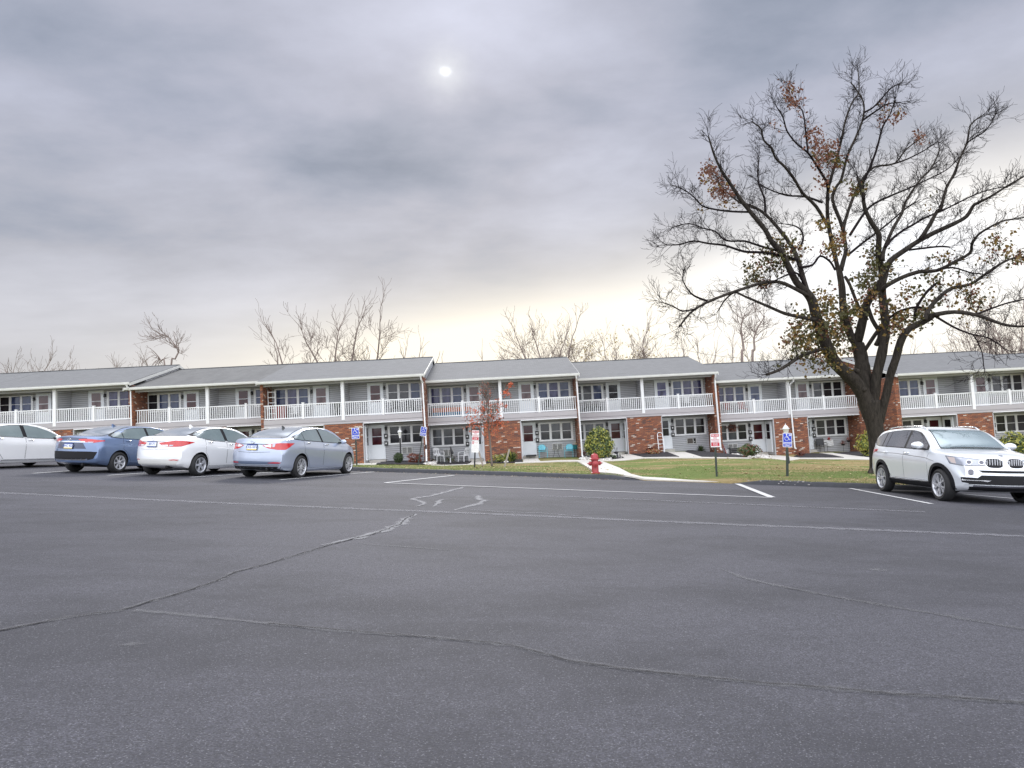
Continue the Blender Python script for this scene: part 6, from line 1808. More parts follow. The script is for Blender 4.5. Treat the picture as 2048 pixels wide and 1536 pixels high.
# small red-leaved maple with its two stakes
def young_maple():
    rr = random.Random(5); b = gp(984, 932.5); Y = b.y; f = FPX/Y
    t = thing('young_maple', 'young tree with thin stem and rusty red leaves on the lawn strip', 'tree', b)
    g = MB(); P = smooth_pts([at(x, y, Y) for x, y in ((984, 934), (982, 905), (979, 872), (977, 840), (974, 815), (971, 790), (968, 768))])
    n = len(P); g.tube([p-b for p in P], [.052-.040*i/(n-1) for i in range(n)], 8); g.build('trunk', M['bark_young'], t, smooth=True)
    g = MB(); ends = []
    for k in range(52):
        u = rr.uniform(.36, .99); i = min(n-2, int(u*(n-1))); a = rr.uniform(0, 6.28)
        ln = .85*(1.02-u)**.8+.10; d = Vector((math.cos(a), math.sin(a)*.8, .75 if u < .7 else 1.3)).normalized()
        twigs(g, P[i]-b, d, ln*rr.uniform(.7, 1.1), .012, 2, rr, up=.5, ends=ends, minr=.0045, spread=.6)
    g.build('crown', M['bark_young'], t)
    g = MB()
    for e, d in ends:
        zc = e.z/2.4
        pr = 1.0 if zc < .84 else (.22 if zc < 1.25 else .04)
        if rr.random() < pr: leaf_quads(g, e, rr.randint(2, 4), .06, .08, rr, 0 if rr.random() < .75 else 1)
    for x, y, sp_ in ((940, 838, 9), (955, 822, 8), (995, 835, 10), (1003, 812, 7), (1012, 785, 5), (1020, 770, 4), (965, 850, 14), (990, 855, 12), (975, 862, 14), (948, 855, 10), (1000, 848, 9)):
        for _ in range(17):
            leaf_quads(g, at(x+rr.gauss(0, sp_), y+rr.gauss(0, sp_*.5), Y+rr.uniform(-.4, .4))-b, 4, .06, .08, rr, 0 if rr.random() < .75 else 1)
    g.build('foliage', [M['lf_red'], M['lf_brown']], t)
    for (x0, y0), (x1, y1), lb in (((966, 932), (957, 902), 'left'), ((1009, 934), (1019, 898), 'right')):
        p0 = gp(x0, y0); p1 = at(x1, y1, p0.y+.1); s = MB(); d = p1-p0
        s.obox(Matrix.Translation(Vector((0, 0, 0))+d/2-d.normalized()*.1) @ d.to_track_quat('Z', 'X').to_matrix().to_4x4(), .06, .05, d.length+.2)
        o = s.build('tree_stake', M['wood']); o.location = p0
        tag(o, 'weathered wooden stake leaning %s of the small red-leaved tree' % lb, 'stake', 'tree stakes')
young_maple()
# ------------------------------------------------------------------ signs
def rrect(g, w, h, r, y, mi=0, th=0.0, cx=0, cz=0, n=5):
    pts = []
    for sx, sz, a0 in ((1, 1, 0), (-1, 1, 90), (-1, -1, 180), (1, -1, 270)):
        for k in range(n+1):
            a = R_(a0+90*k/n); pts.append((cx+sx*(w/2-r)+r*math.cos(a), cz+sz*(h/2-r)+r*math.sin(a)))
    if th: g.prism(pts, y, y+th, mi)
    else: g.add([(p[0], y, p[1]) for p in pts], [tuple(range(len(pts)))], mi)
def put_text(g, txt, size, cx, cz, y, mi, bold=.0, sx=1.0):
    vs, fs = text_mesh(txt, size, bold)
    g.add([(cx+v[0]*sx, y, cz+v[1]) for v in vs], fs, mi)
def disc2(g, c, r, y, mi, n=16):
    g.add([(c[0]+r*math.cos(2*math.pi*k/n), y, c[1]+r*math.sin(2*math.pi*k/n)) for k in range(n)], [tuple(range(n))], mi)
def stroke(g, pts, w, y, mi):
    for a, b in zip(pts, pts[1:]):
        dx, dz = b[0]-a[0], b[1]-a[1]; l = math.hypot(dx, dz); nx, nz = -dz/l*w/2, dx/l*w/2
        ex, ez = dx/l*w*.25, dz/l*w*.25
        g.add([(a[0]-ex+nx, y, a[1]-ez+nz), (a[0]-ex-nx, y, a[1]-ez-nz), (b[0]+ex-nx, y, b[1]+ez-nz), (b[0]+ex+nx, y, b[1]+ez+nz)], [(0, 1, 2, 3)], mi)
def wheelchair(g, cx, cz, s, y, mi):
    disc2(g, (cx-.03*s, cz+.40*s), .085*s, y, mi)
    stroke(g, [(cx-.03*s, cz+.28*s), (cx, cz-.02*s), (cx+.22*s, cz-.02*s), (cx+.36*s, cz-.34*s), (cx+.46*s, cz-.30*s)], .075*s, y, mi)
    stroke(g, [(cx-.01*s, cz+.14*s), (cx+.18*s, cz+.14*s)], .06*s, y, mi)
    arc = [(cx-.02*s+.27*s*math.cos(a), cz-.16*s+.27*s*math.sin(a)) for a in [R_(118+18*i) for i in range(13)]]
    stroke(g, arc, .07*s, y, mi)
def sign_post(px, py_base, Yo, top_px, name, label, tilt, board, w, h, postmat='postgreen', pw=.05, yaw=0.0, group=None):
    b = gp(px, py_base); Y = b.y
    top = at(top_px[0], top_px[1], Y)
    t = thing(name, label, 'sign', b, group=group)
    d = top-b; L = math.hypot(d.x, d.z); a = math.atan2(d.x, d.z)
    t.rotation_euler = (0, a, yaw)
    g = MB(); g.box(-pw/2, pw/2, 0.01, pw*.6, -.25, L-.03)
    for k in range(int(L/.12)): g.box(-.008, .008, .004, .012, .1+k*.12, .125+k*.12, 1)
    g.build('post', [M[postmat], M['black']], t)
    return t, L
def disability_board(t, L, h=.455, w=.305):
    g = MB(); cz = L-h/2
    rrect(g, w, h, .028, -.004, 0, .004, cz=cz)
    rrect(g, w-.034, h-.034, .02, -.0055, 1, cz=cz)
    g.add([(-w/2+.017, -.0065, cz-h*.30+.012), (w/2-.017, -.0065, cz-h*.30+.012), (w/2-.017, -.0065, cz-h*.145), (-w/2+.017, -.0065, cz-h*.145)], [(0, 1, 2, 3)], 0)
    wheelchair(g, -.02, cz+.085, .235, -.0075, 0)
    g.add([(.05, -.0065, cz+.135), (.125, -.0065, cz+.135), (.125, -.0065, cz+.19), (.05, -.0065, cz+.19)], [(0, 1, 2, 3)], 0)
    put_text(g, 'PA', .045, .0875, cz+.162, -.008, 1, .001)
    put_text(g, 'PARKING', .072, 0, cz-h*.222, -.008, 1, .0012, .92)
    put_text(g, 'ONLY', .074, 0, cz-h*.37, -.008, 0, .0012, 1.0)
    for z in (cz+h/2-.03, cz-h/2+.03): g.lathe([(.007, 0), (.007, -.004)], 8, axis='Y', c=(0, -.006, z), mi=2)
    g.build('sign_board', [M['signwhite'], M['signblue'], M['grey']], t)
SG = 'blue disability parking signs'
for px, pb, tp, lb in ((713.5, 931.5, (710.5, 855.5), 'upright blue disability parking sign in front of the brick wall by the silver blue sedan'), (836.5, 931.5, (848.5, 853.5), 'blue disability parking sign leaning right in front of the lantern bed'), (1575.5, 953, (1574.5, 866), 'blue disability parking sign on a thick green post before the second lantern')):
    t, L = sign_post(px, pb, 0, tp, 'parking_sign', lb, 0, None, .3, .45, pw=.075 if px > 1500 else .05, yaw=.35 if px == 836.5 else 0, group=SG)
    disability_board(t, L)
def fire_board(t, L, extra=False):
    w, h = .305, .445
    cz = L-h/2 if not extra else L-h/2
    g = MB(); rrect(g, w, h, .026, -.004, 0, .004, cz=cz)
    z1 = cz+h/2
    rrect(g, w-.036, .083, .012, -.0055, 1, cz=z1-.062)
    put_text(g, 'FIRE LANE', .060, 0, z1-.062, -.007, 0, .0014, .88)
    put_text(g, 'NO', .070, 0, z1-.145, -.007, 1, .0012)
    put_text(g, 'PARKING', .070, 0, z1-.212, -.007, 1, .0012, .92)
    rrect(g, w-.036, .150, .012, -.0055, 1, cz=z1-.338)
    put_text(g, 'TOW-AWAY', .056, 0, z1-.292, -.007, 0, .0012, .86); put_text(g, 'ZONE', .056, 0, z1-.345, -.007, 0, .0012, .95)
    stroke(g, [(-.06, z1-.392), (.06, z1-.392)], .008, -.007, 0); stroke(g, [(-.085, z1-.392), (-.06, z1-.381)], .006, -.007, 0); stroke(g, [(.085, z1-.392), (.06, z1-.381)], .006, -.007, 0)
    g.build('sign_board', [M['signwhite'], M['signred']], t)
    if extra:
        g = MB(); z0 = L-h-.012; H2 = .49
        rrect(g, w+.01, H2, .02, -.004, 0, .004, cz=z0-H2/2)
        g.add([(-.135, -.0055, z0-.13), (-.055, -.0055, z0-.13), (-.055, -.0055, z0-.015), (-.135, -.0055, z0-.015)], [(0, 1, 2, 3)], 1)
        for k in (0, 1): stroke(g, [(-.113+.036*k, z0-.115), (-.113+.036*k, z0-.03)], .014, -.007, 0)
        put_text(g, 'C.L.C', .070, .045, z0-.07, -.007, 1, .0008, .9)
        rr = random.Random(2)
        for r_, (za, segs) in enumerate(((-.175, 5), (-.225, 4), (-.265, 5), (-.315, 6), (-.36, 3), (-.41, 4))):
            x = -.12+.01*(r_ % 3)
            for k in range(segs):
                l = rr.uniform(.02, .045)
                if x+l > .13: break
                stroke(g, [(x, z0+za), (x+l, z0+za)], .010, -.0055, 2); x += l+.014
        g.build('lower_board', [M['signwhite'], M['signred'], M['lensamber']], t)
t, L = sign_post(949, 934.5, 0, (951.5, 860.5), 'fire_lane_sign', 'tall two-part red and white fire lane sign left of the small red-leaved tree', 0, None, .3, .45, postmat='black', pw=.065, group='red and white fire lane signs')
fire_board(t, L, True)
t, L = sign_post(1434, 953.5, 0, (1429.5, 867), 'fire_lane_sign', 'red and white fire lane sign on the open lawn right of the hydrant walk', 0, None, .3, .45, pw=.06, group='red and white fire lane signs')
fire_board(t, L)

# ------------------------------------------------------------------ hydrant
b = gp(1191, 948.0)
hy = thing('fire_hydrant', 'faded red fire hydrant standing at the kerb beside the pale walk', 'hydrant', b)
g = MB(); k = .99
g.lathe([(.145, -.03), (.145, .0), (.15, .02), (.15, .05), (.118, .06), (.112, .075), (.112, .44), (.125, .45), (.125, .47)], 28)
g.build('barrel', M['redpaint'], hy, angle=40)
g = MB(); g.lathe([(.165, .47), (.168, .50), (.13, .515), (.125, .56), (.108, .62), (.08, .648), (.04, .655), (0, .655)], 28); g.build('bonnet', M['redpaint'], hy, angle=40)
g = MB(); g.lathe([(.028, .655), (.022, .69), (0, .69)], 5); g.build('top_nut', M['redpaint'], hy)
for s in (-1, 1):
    g = MB(); g.lathe([(.062, s*.10), (.062, s*.135), (.075, s*.14), (.075, s*.175), (.05, s*.18), (.045, s*.205), (.022, s*.21), (.016, s*.25), (0, s*.25)], 20, axis='X', c=(0, 0, .345))
    g.build('side_cap', M['redpaint'], hy, angle=40, fixn=True)
g = MB(); g.lathe([(.085, -.10), (.085, -.135), (.10, -.14), (.10, -.175), (.068, -.185), (.055, -.20), (.024, -.205), (.02, -.235), (0, -.235)], 24, axis='Y', c=(0, 0, .33)); g.build('front_cap', M['redpaint'], hy, angle=40, fixn=True)
g = MB(); pts = [(-.20, -.02, .33), (-.215, -.04, .24), (-.19, -.06, .15), (-.14, -.06, .09), (-.10, -.06, .07)]; g.tube(pts, .006, 5); g.build('chain', M['grey'], hy)
g = MB(); g.lathe([(.12, -.15), (.12, -.02), (.155, -.02), (.155, .005)], 20)
for a in range(8): g.lathe([(.016, .0), (.016, .035), (0, .036)], 6, c=(.135*math.cos(a*.785+.3), .135*math.sin(a*.785+.3), .0))
g.build('base_flange', M['black'], hy)

# ------------------------------------------------------------------ lantern posts
def lantern(px, pb, topy, label):
    b = gp(px, pb); t = thing('lamp_post', label, 'lamp', b, group='white lanterns on black posts')
    top = at(px, topy, b.y); H = top.z-b.z
    t.rotation_euler = (0, math.atan2(top.x-b.x, H)*.0, 0)
    g = MB(); g.tube([(0, 0, -.1), (0, 0, H-.62)], .045, 12); g.lathe([(.06, 0), (.06, .25), (.045, .28)], 12); g.build('post', M['black'], t, angle=40)
    z = H-.62
    g = MB(); g.lathe([(.05, z), (.06, z+.02), (.045, z+.08), (.05, z+.12), (.075, z+.14)], 8)
    g.lathe([(.155, z+.36), (.15, z+.38), (.10, z+.47), (.03, z+.54), (.02, z+.56), (.012, z+.62), (0, z+.62)], 8)
    for a in range(4):
        an = a*math.pi/2+.78; g.tube([(.075*math.cos(an), .075*math.sin(an), z+.14), (.125*math.cos(an), .125*math.sin(an), z+.36)], .010, 5)
    g.build('lantern_cap', M['white'], t)
    g = MB(); g.lathe([(.068, z+.14), (.112, z+.36)], 8, cap=True); g.build('lamp_glass', M['lampglass'], t)
lantern(802, 924, 855.5, 'white lantern on a black post between two shrubs by the silver blue sedan')
lantern(1577, 926.5, 846, 'white lantern on a black post rising behind the right disability parking sign')

# ------------------------------------------------------------------ shrubs
def wall_y(x):
    "front of whatever stands there: the recessed walls or the brick block"
    for n_, cx, fy, rt in SECS:
        if cx-4.85 <= x <= cx+4.85: return fy if abs(x-cx) < 1.3 else fy+1.6
    return 60
def infront(px, pb, dy=0.0, clear=.3):
    b = gp(px, pb); Y = b.y+dy
    for _ in range(4):
        q = at(px, pb, Y); lim = wall_y(q.x)-clear
        if Y > lim: Y = lim
    q = at(px, pb, Y); return Vector((q.x, Y, gz(q.x, Y)))
def shrub(px, pb, wpx, hpx, name, label, mats, n, size, seed, shape='ball', cat='shrub', rough=.25, Yo=0, inner='lf_dark'):
    rr = random.Random(seed); b = gp(px, pb); f0 = b.y
    b = infront(px, pb, Yo, wpx/2*b.y/FPX*.5); f = FPX/b.y
    w, h = wpx/f/2, hpx/f
    t = thing(name, label, cat, b)
    g = MB(); gs = MB()
    for k in range(9 if shape != 'spike' else 4):
        a = rr.uniform(0, 6.28); r = rr.uniform(.2, .8)*w
        gs.tube([(0, 0, -.05), (r*.4*math.cos(a), r*.4*math.sin(a), h*.35), (r*math.cos(a), r*.9*math.sin(a), h*rr.uniform(.5, .85))], [.02, .014, .006], 4)
    gs.build('stem', M['twig'], t)
    ph = [rr.uniform(0, 6.28) for _ in range(6)]
    for _ in range(n):
        if shape == 'spike':
            a = rr.uniform(0, 6.28); el = rr.uniform(.35, 1.45); l = h*rr.uniform(.6, 1.1)
            p0 = Vector((rr.gauss(0, w*.2), rr.gauss(0, w*.2), .02)); d = Vector((math.cos(a)*math.cos(el), math.sin(a)*math.cos(el), math.sin(el)))
            mid = p0+d*l*.6; tip = p0+d*l+Vector((0, 0, -l*.22*math.cos(el))); sd = d.cross(Vector((0, 0, 1))).normalized()*size*.35
            g.add([p0-sd*.6, p0+sd*.6, mid+sd, mid-sd, tip], [(0, 1, 2, 3), (3, 2, 4)], rr.randrange(len(mats))); continue
        while True:
            v = Vector((rr.gauss(0, 1), rr.gauss(0, 1), rr.gauss(0, 1)))
            if v.length > .1: break
        v.normalize()
        lump = 1 + rough*(.5*math.sin(3*v.x+ph[0])+.4*math.sin(4*v.y+ph[1])+.4*math.sin(5*v.z+ph[2])+.3*math.sin(9*v.x*v.z+ph[3])) + rr.gauss(0, rough*.16)
        rad = rr.uniform(.45, 1.0)**.45*lump
        p = Vector((v.x*w*rad, v.y*w*.9*rad, h*.5+v.z*h*.5*rad))
        if p.z < .01: p.z = rr.uniform(.01, .12)
        u = rr.random(); mi = min(len(mats)-1, int(u*len(mats)))
        a_ = (v+Vector((rr.gauss(0, .55), rr.gauss(0, .55), rr.gauss(0, .55)+.25))).normalized(); b2 = a_.orthogonal().normalized(); b2 = (b2*math.cos(u*9)+a_.cross(b2)*math.sin(u*9)).normalized(); c2 = a_.cross(b2)
        s = size*rr.uniform(.6, 1.3)
        g.add([p-b2*s, p+c2*s*.42, p+b2*s, p-c2*s*.42], [(0, 1, 2), (0, 2, 3)], mi)
    # a dark heart of small inner leaves keeps light from passing straight through
    g.build('foliage', [M[m_] for m_ in mats], t)
    return t
shrub(1199, 919.5, 61, 62, 'aucuba_bush', 'large round yellow-speckled green bush directly behind the fire hydrant', ['lf_yellowgreen', 'lf_yellowgreen', 'lf_mid', 'lf_dark', 'lf_mid'], 3600, .085, 1, rough=.13, cat='bush')
shrub(797.5, 927.5, 19.5, 23, 'clipped_shrub', 'small dark green clipped ball shrub at the foot of the left lantern post', ['lf_dark', 'lf_mid', 'lf_dark'], 2200, .03, 2, rough=.08)
shrub(832, 926.5, 30, 20, 'rust_shrub', 'low rust-coloured shrub behind the leaning disability sign', ['lf_rust', 'lf_rust', 'lf_brown'], 1300, .045, 3, rough=.4)
shrub(1500, 915, 36, 29, 'leggy_shrub', 'green shrub with reddish left side over the white stones under the wreath window', ['lf_mid', 'lf_dark', 'lf_rust', 'lf_mid'], 1400, .06, 4, rough=.4)
shrub(1733, 913, 30, 50, 'leafy_bush', 'yellow-green leafy bush between the brick wall and the maple trunk', ['lf_yellowgreen', 'lf_yellowgreen', 'lf_mid'], 900, .085, 5, rough=.45, cat='bush')
shrub(2042, 932, 72, 66, 'broad_bush', 'broad yellow-green bush behind the SUV mirror at the right edge', ['lf_yellowgreen', 'lf_mid', 'lf_yellowgreen', 'lf_dark'], 3000, .09, 6, Yo=0, cat='bush')
shrub(1000, 925.5, 34, 17, 'low_shrub', 'low yellow-green shrub left of the spiky one under the middle brick wall', ['lf_yellowgreen', 'lf_mid'], 700, .055, 7, rough=.4)
shrub(1022, 925, 24, 29, 'spiky_plant', 'tall strap-leaved yellow-green plant against the middle brick wall', ['lf_yellowgreen', 'lf_mid', 'lf_dark'], 170, .06, 8, shape='spike', cat='plant')
shrub(1024, 912, 17, 18, 'brown_topped_shrub', 'small shrub with brownish top behind the strap-leaved plant', ['lf_mid', 'lf_brown', 'lf_yellowgreen'], 420, .05, 9, rough=.4, Yo=.4)
shrub(1402, 903.2, 15, 16, 'dark_tuft', 'dark green tuft left of the yellowish one below the window air conditioner', ['lf_dark', 'lf_mid'], 90, .05, 10, shape='spike', cat='plant')
shrub(1424, 903.6, 22, 15, 'yellow_tuft', 'yellow-green tuft partly behind the right fire lane sign', ['lf_yellowgreen', 'lf_mid', 'lf_rust'], 420, .05, 11, rough=.45, cat='plant')
shrub(1306, 908.8, 34, 11, 'withered_plants', 'orange and brown withered plants on the mulch left of the white trellis', ['lf_brown', 'lf_gold', 'lf_red', 'lf_pale'], 700, .05, 12, rough=.5, cat='plant')
shrub(1303, 903.5, 20, 14, 'dead_shrub', 'small dark leafless-looking shrub above the orange withered plants', ['lf_brown', 'twig'], 330, .04, 13, rough=.5)
shrub(1600, 913, 22, 13, 'brown_bush', 'low brown bush below the downspout right of the blue sign', ['lf_brown', 'lf_rust'], 420, .045, 14, rough=.45)
shrub(1225, 917.5, 20, 8, 'dark_ground_plant', 'low dark green plant at the right foot of the large yellow-speckled bush', ['lf_dark', 'lf_mid'], 300, .04, 15, rough=.4, cat='plant')
shrub(1168, 912.5, 12, 13, 'maroon_shrub', 'small maroon shrub between the white downspout and the large bush', ['lf_rust', 'lf_brown'], 260, .04, 16, rough=.4)
shrub(866, 924, 10, 6, 'rust_tuft', 'tiny rust tuft beside the white stones left of the plastic chairs', ['lf_rust', 'lf_dark'], 120, .035, 17, rough=.4, cat='plant')
shrub(900, 925.5, 22, 14, 'dark_potted_greens', 'dark green plants between the two white plastic chairs', ['lf_dark', 'lf_mid', 'lf_brown'], 420, .04, 18, rough=.4, cat='plant')

# ------------------------------------------------------------------ garden furniture
def seat_at(px, pb, dy=0):
    return infront(px, pb, dy, .45)
def plastic_chair(px, pb, rz, label):
    t = thing('plastic_chair', label, 'chair', seat_at(px, pb), rz, 'white plastic garden chairs')
    w = M['white']
    g = MB()
    for x, y in ((-.24, -.22), (.24, -.22), (-.22, .22), (.22, .22)):
        l = MB(); l.tube([(x*1.12, y*1.15, 0), (x, y, .42)], [.028, .036], 6); l.build('leg', w, t)
    g.box(-.25, .25, -.25, .24, .40, .44); g.build('seat', w, t)
    g = MB(); n = 8
    vs = []
    for j in range(5):
        z = .44+.44*j/4
        for i in range(n+1):
            a = -1+2*i/n; vs.append((a*(.25-.02*j/4), .22+.14*(j/4) + .05*(1-a*a) , z + (.05*(1-a*a) if j == 4 else 0)))
    o = len(vs); vs2 = [(x, y+.02, z) for x, y, z in vs]
    fs = []
    for j in range(4):
        for i in range(n):
            if j in (1, 2) and i % 2 == 1: continue
            q = (j*(n+1)+i, j*(n+1)+i+1, (j+1)*(n+1)+i+1, (j+1)*(n+1)+i); fs.append(q); fs.append(tuple(k_+o for k_ in q[::-1]))
    g.add(vs+vs2, fs); g.build('backrest', w, t)
    for s in (-1, 1):
        g = MB(); g.tube([(s*.26, .26, .66), (s*.29, .05, .66), (s*.29, -.20, .63), (s*.26, -.25, .42)], [.022, .03, .03, .026], 6); g.build('armrest', w, t)
    return t
plastic_chair(878, 924.5, .55, 'left white plastic garden chair, facing right, by the window air conditioner')
plastic_chair(928, 924.5, -.75, 'right white plastic garden chair, turned left, beside the fire lane sign')
t = thing('garden_ornament', 'dark bird figure on a small stand between the two plastic chairs', 'ornament', seat_at(904, 926))
g = MB(); g.tube([(0, 0, 0), (0, 0, .95)], .014, 6); g.build('rod', M['black'], t)
g = MB(); g.tube([(.05, 0, .55), (.02, 0, .72), (-.02, 0, .88), (-.05, 0, 1.02), (-.10, 0, 1.06)], [.05, .08, .06, .045, .015], 8); g.tube([(.02, 0, .75), (.14, .03, .60)], [.05, .02], 6); g.build('figure', M['darkgrey'], t, smooth=True)
t = thing('white_pedestal', 'small white pedestal in front of the dark greens between the plastic chairs', 'ornament', seat_at(901, 926.5))
g = MB(); g.lathe([(.09, 0), (.08, .03), (.035, .07), (.03, .34), (.07, .38), (.10, .40), (0, .41)], 14); g.build('stem', M['white'], t, angle=40)
def shell_chair(px, pb, rz, label):
    t = thing('metal_chair', label, 'chair', seat_at(px, pb), rz, 'turquoise metal lawn chairs'); q = M['turq']
    g = MB(); n = 10; vs = []
    for j in range(7):
        v = j/6; z = .50+.36*v; hw = .235*(1-(max(0, v-.45)/.62)**2)**.5 if v > .45 else .235*(.86+.31*v)
        for i in range(n+1):
            a = -1+2*i/n; vs.append((a*hw, .20+.10*v - .04*a*a, z))
    m_ = len(vs); vs += [(x, y+.012, z) for x, y, z in vs]; fs = []
    for j in range(6):
        for i in range(n):
            qd = (j*(n+1)+i, j*(n+1)+i+1, (j+1)*(n+1)+i+1, (j+1)*(n+1)+i); fs.append(qd); fs.append(tuple(k_+m_ for k_ in qd[::-1]))
    g.add(vs, fs)
    for k in range(5): g.box(-.2, .2, .185+.02*k, .198+.02*k, .55+.07*k, .562+.07*k, 1)
    g.build('backrest', [q, M['white']], t, smooth=False)
    g = MB(); g.box(-.24, .24, -.22, .20, .42, .445); g.build('seat', q, t)
    for s in (-1, 1):
        g = MB(); g.tube([(s*.25, .24, .66), (s*.27, .0, .66), (s*.27, -.22, .62), (s*.26, -.24, .02), (s*.26, .26, .01)], .014, 6); g.build('leg', q, t)
shell_chair(1086, 915.8, .1, 'left turquoise metal chair under the windows left of the dark grille')
shell_chair(1139, 913.6, -.25, 'right turquoise metal chair near the white downspout')
t = thing('garden_table', 'black low wire table under the wall unit between the turquoise chairs', 'table', seat_at(1113, 914.8, -.1))
g = MB(); g.lathe([(.26, .50), (.26, .52), (0, .52)], 20); g.build('tabletop', M['black'], t)
for a in (-.9, .9):
    g = MB(); g.tube([(.12*a, 0, .5), (.14*a, 0, .25), (.24*a, 0, 0)], .012, 6); g.build('leg', M['black'], t)
t = thing('plant_pot', 'dark teal planter on a stand left of the white downspout', 'planter', seat_at(1152, 913))
g = MB(); g.lathe([(.12, .52), (.17, .78), (.18, .80), (.15, .80), (.0, .78)], 16); g.build('pot', M['teal'], t, angle=40)
g = MB()
for a in range(3): an = a*2.1; g.tube([(.10*math.cos(an), .10*math.sin(an), .54), (.17*math.cos(an), .17*math.sin(an), 0)], .012, 5)
g.build('stand', M['black'], t)
rr = random.Random(4); g = MB(); leaf_quads(g, Vector((0, 0, .86)), 60, .09, .05, rr, 0); g.build('foliage', M['lf_pale'], t)
# white discs, figurines by the large bush
t = thing('garden_stone', 'round white disc ornament in the dark bed right of the large bush', 'ornament', seat_at(1229, 917.2))
g = MB(); n = 16
g.lathe([(.0, -.035), (.13, -.03), (.15, 0), (.13, .03), (0, .035)], 18, axis='Y', c=(0, 0, .15)); g.build('disc', M['stone'], t, angle=50)
for x, y_, h_, lb in ((1238, 916, .30, 'left one of two small white figurines right of the round disc'), (1242.5, 917, .34, 'right one of two small white figurines right of the round disc')):
    o = MB().lathe([(.05, 0), (.045, .03), (.028, h_*.4), (.04, h_*.62), (.02, h_*.72), (.034, h_*.86), (.0, h_)], 10).build('figurine', M['stone'], angle=50)
    o.location = seat_at(x, y_); tag(o, lb, 'ornament', 'small white figurines')
t = thing('fountain', 'small dark wrought ornament with thin spikes behind the round disc', 'ornament', seat_at(1233, 915.2))
g = MB(); g.lathe([(.16, .0), (.19, .16), (.10, .24), (.16, .34), (.0, .34)], 10)
for a in range(5): g.tube([(.05*math.cos(a), .05*math.sin(a), .3), (.10*math.cos(a*1.3), .10*math.sin(a*1.3), .62)], .010, 4)
g.build('body', M['darkgrey'], t)
# trellis
Dp = SEC['E'].location
t = thing('white_trellis', 'white wooden ladder trellis leaning on the brick wall beside the dark door', 'trellis', Vector((Dp.x+.98, Dp.y-.26, Dp.z+.02)))
g = MB()
for s in (-1, 1): g.tube([(s*.19, -.05, 0), (s*.17, .18, 1.22)], .028, 4)
g.tube([(-.17, .18, 1.22), (-.10, .20, 1.33), (.10, .20, 1.33), (.17, .18, 1.22)], .026, 4); g.build('rail', M['white'], t)
for k in range(5):
    g = MB(); z = .12+.24*k; g.tube([(-.19, -.05+.23*z/1.22, z), (.19, -.05+.23*z/1.22, z)], .017, 4); g.build('rung', M['white'], t)
# wreath
Fp = SEC['F'].location
t = thing('wreath', 'round red autumn wreath hung before the middle ground-floor window', 'wreath', Vector((Fp.x-3.52, Fp.y+1.46, Fp.z+1.98)))
rr = random.Random(6); g = MB()
for k in range(420):
    a = rr.uniform(0, 6.28); r = abs(rr.gauss(.20, .07)); leaf_quads(g, Vector((r*math.cos(a), rr.uniform(-.05, .02), r*math.sin(a))), 1, .02, .055, rr, 0 if rr.random() < .8 else 1)
g.build('leaves', [M['lf_rust'], M['lf_red']], t)
g = MB(); g.tube([(.19*math.cos(a), .0, .19*math.sin(a)) for a in [6.2832*i/16 for i in range(17)]], .03, 6); g.build('ring', M['bark_young'], t)
for s in (-1, 1):
    o = thing('hanging_bow', ('left' if s < 0 else 'right') + ' small dark red hanging bunch beside the wreath', 'decoration', Vector((Fp.x-3.52+s*.42, Fp.y+1.46, Fp.z+2.0)), group='bunches beside the wreath')
    g = MB(); leaf_quads(g, Vector((0, 0, 0)), 40, .045, .05, rr, 0); g.build('bunch', M['lf_rust'], o)
# hose reel, slatted box, red board leaning, by section F left
t = thing('hose_reel', 'white hose reel on the ground under the wreath window', 'hose reel', Vector((Fp.x-4.15, Fp.y+1.0, gz(Fp.x-4.15, Fp.y+1.0))))
g = MB(); g.lathe([(.10, -.10), (.20, -.09), (.20, -.07), (.09, -.06), (.09, .06), (.20, .07), (.20, .09), (.10, .10)], 20, axis='Y', c=(0, 0, .24)); g.build('reel', M['white'], t, angle=40)
g = MB(); g.tube([(.2*math.cos(a), -.14, .24+.2*math.sin(a)) for a in [6.28*i/18*1.0 for i in range(16)]], .018, 5); g.build('hose', M['darkgrey'], t)
t = thing('storage_bench', 'dark slatted planter box left of the reddish shrub', 'planter', Vector((Fp.x-3.5, Fp.y+.9, gz(Fp.x-3.5, Fp.y+.9)+.02)))
g = MB()
for k in range(4): g.box(-.52, .52, -.18, .18, .05+.13*k, .15+.13*k)
g.build('slats', M['black'], t)
for s in (-1, 1):
    g = MB(); g.box(s*.54-.02, s*.54+.02, -.2, .2, 0, .58); g.build('side_panel', M['black'], t)
t = thing('leaning_shovel', 'dark red garden tool leaning right of the red corner board', 'tool', Vector((Fp.x-4.62, Fp.y+.55, gz(Fp.x-4.62, Fp.y+.5))))
g = MB(); g.tube([(.24, 0, 0), (-.02, .3, 1.15)], .03, 6); g.build('handle', M['reddk'], t)
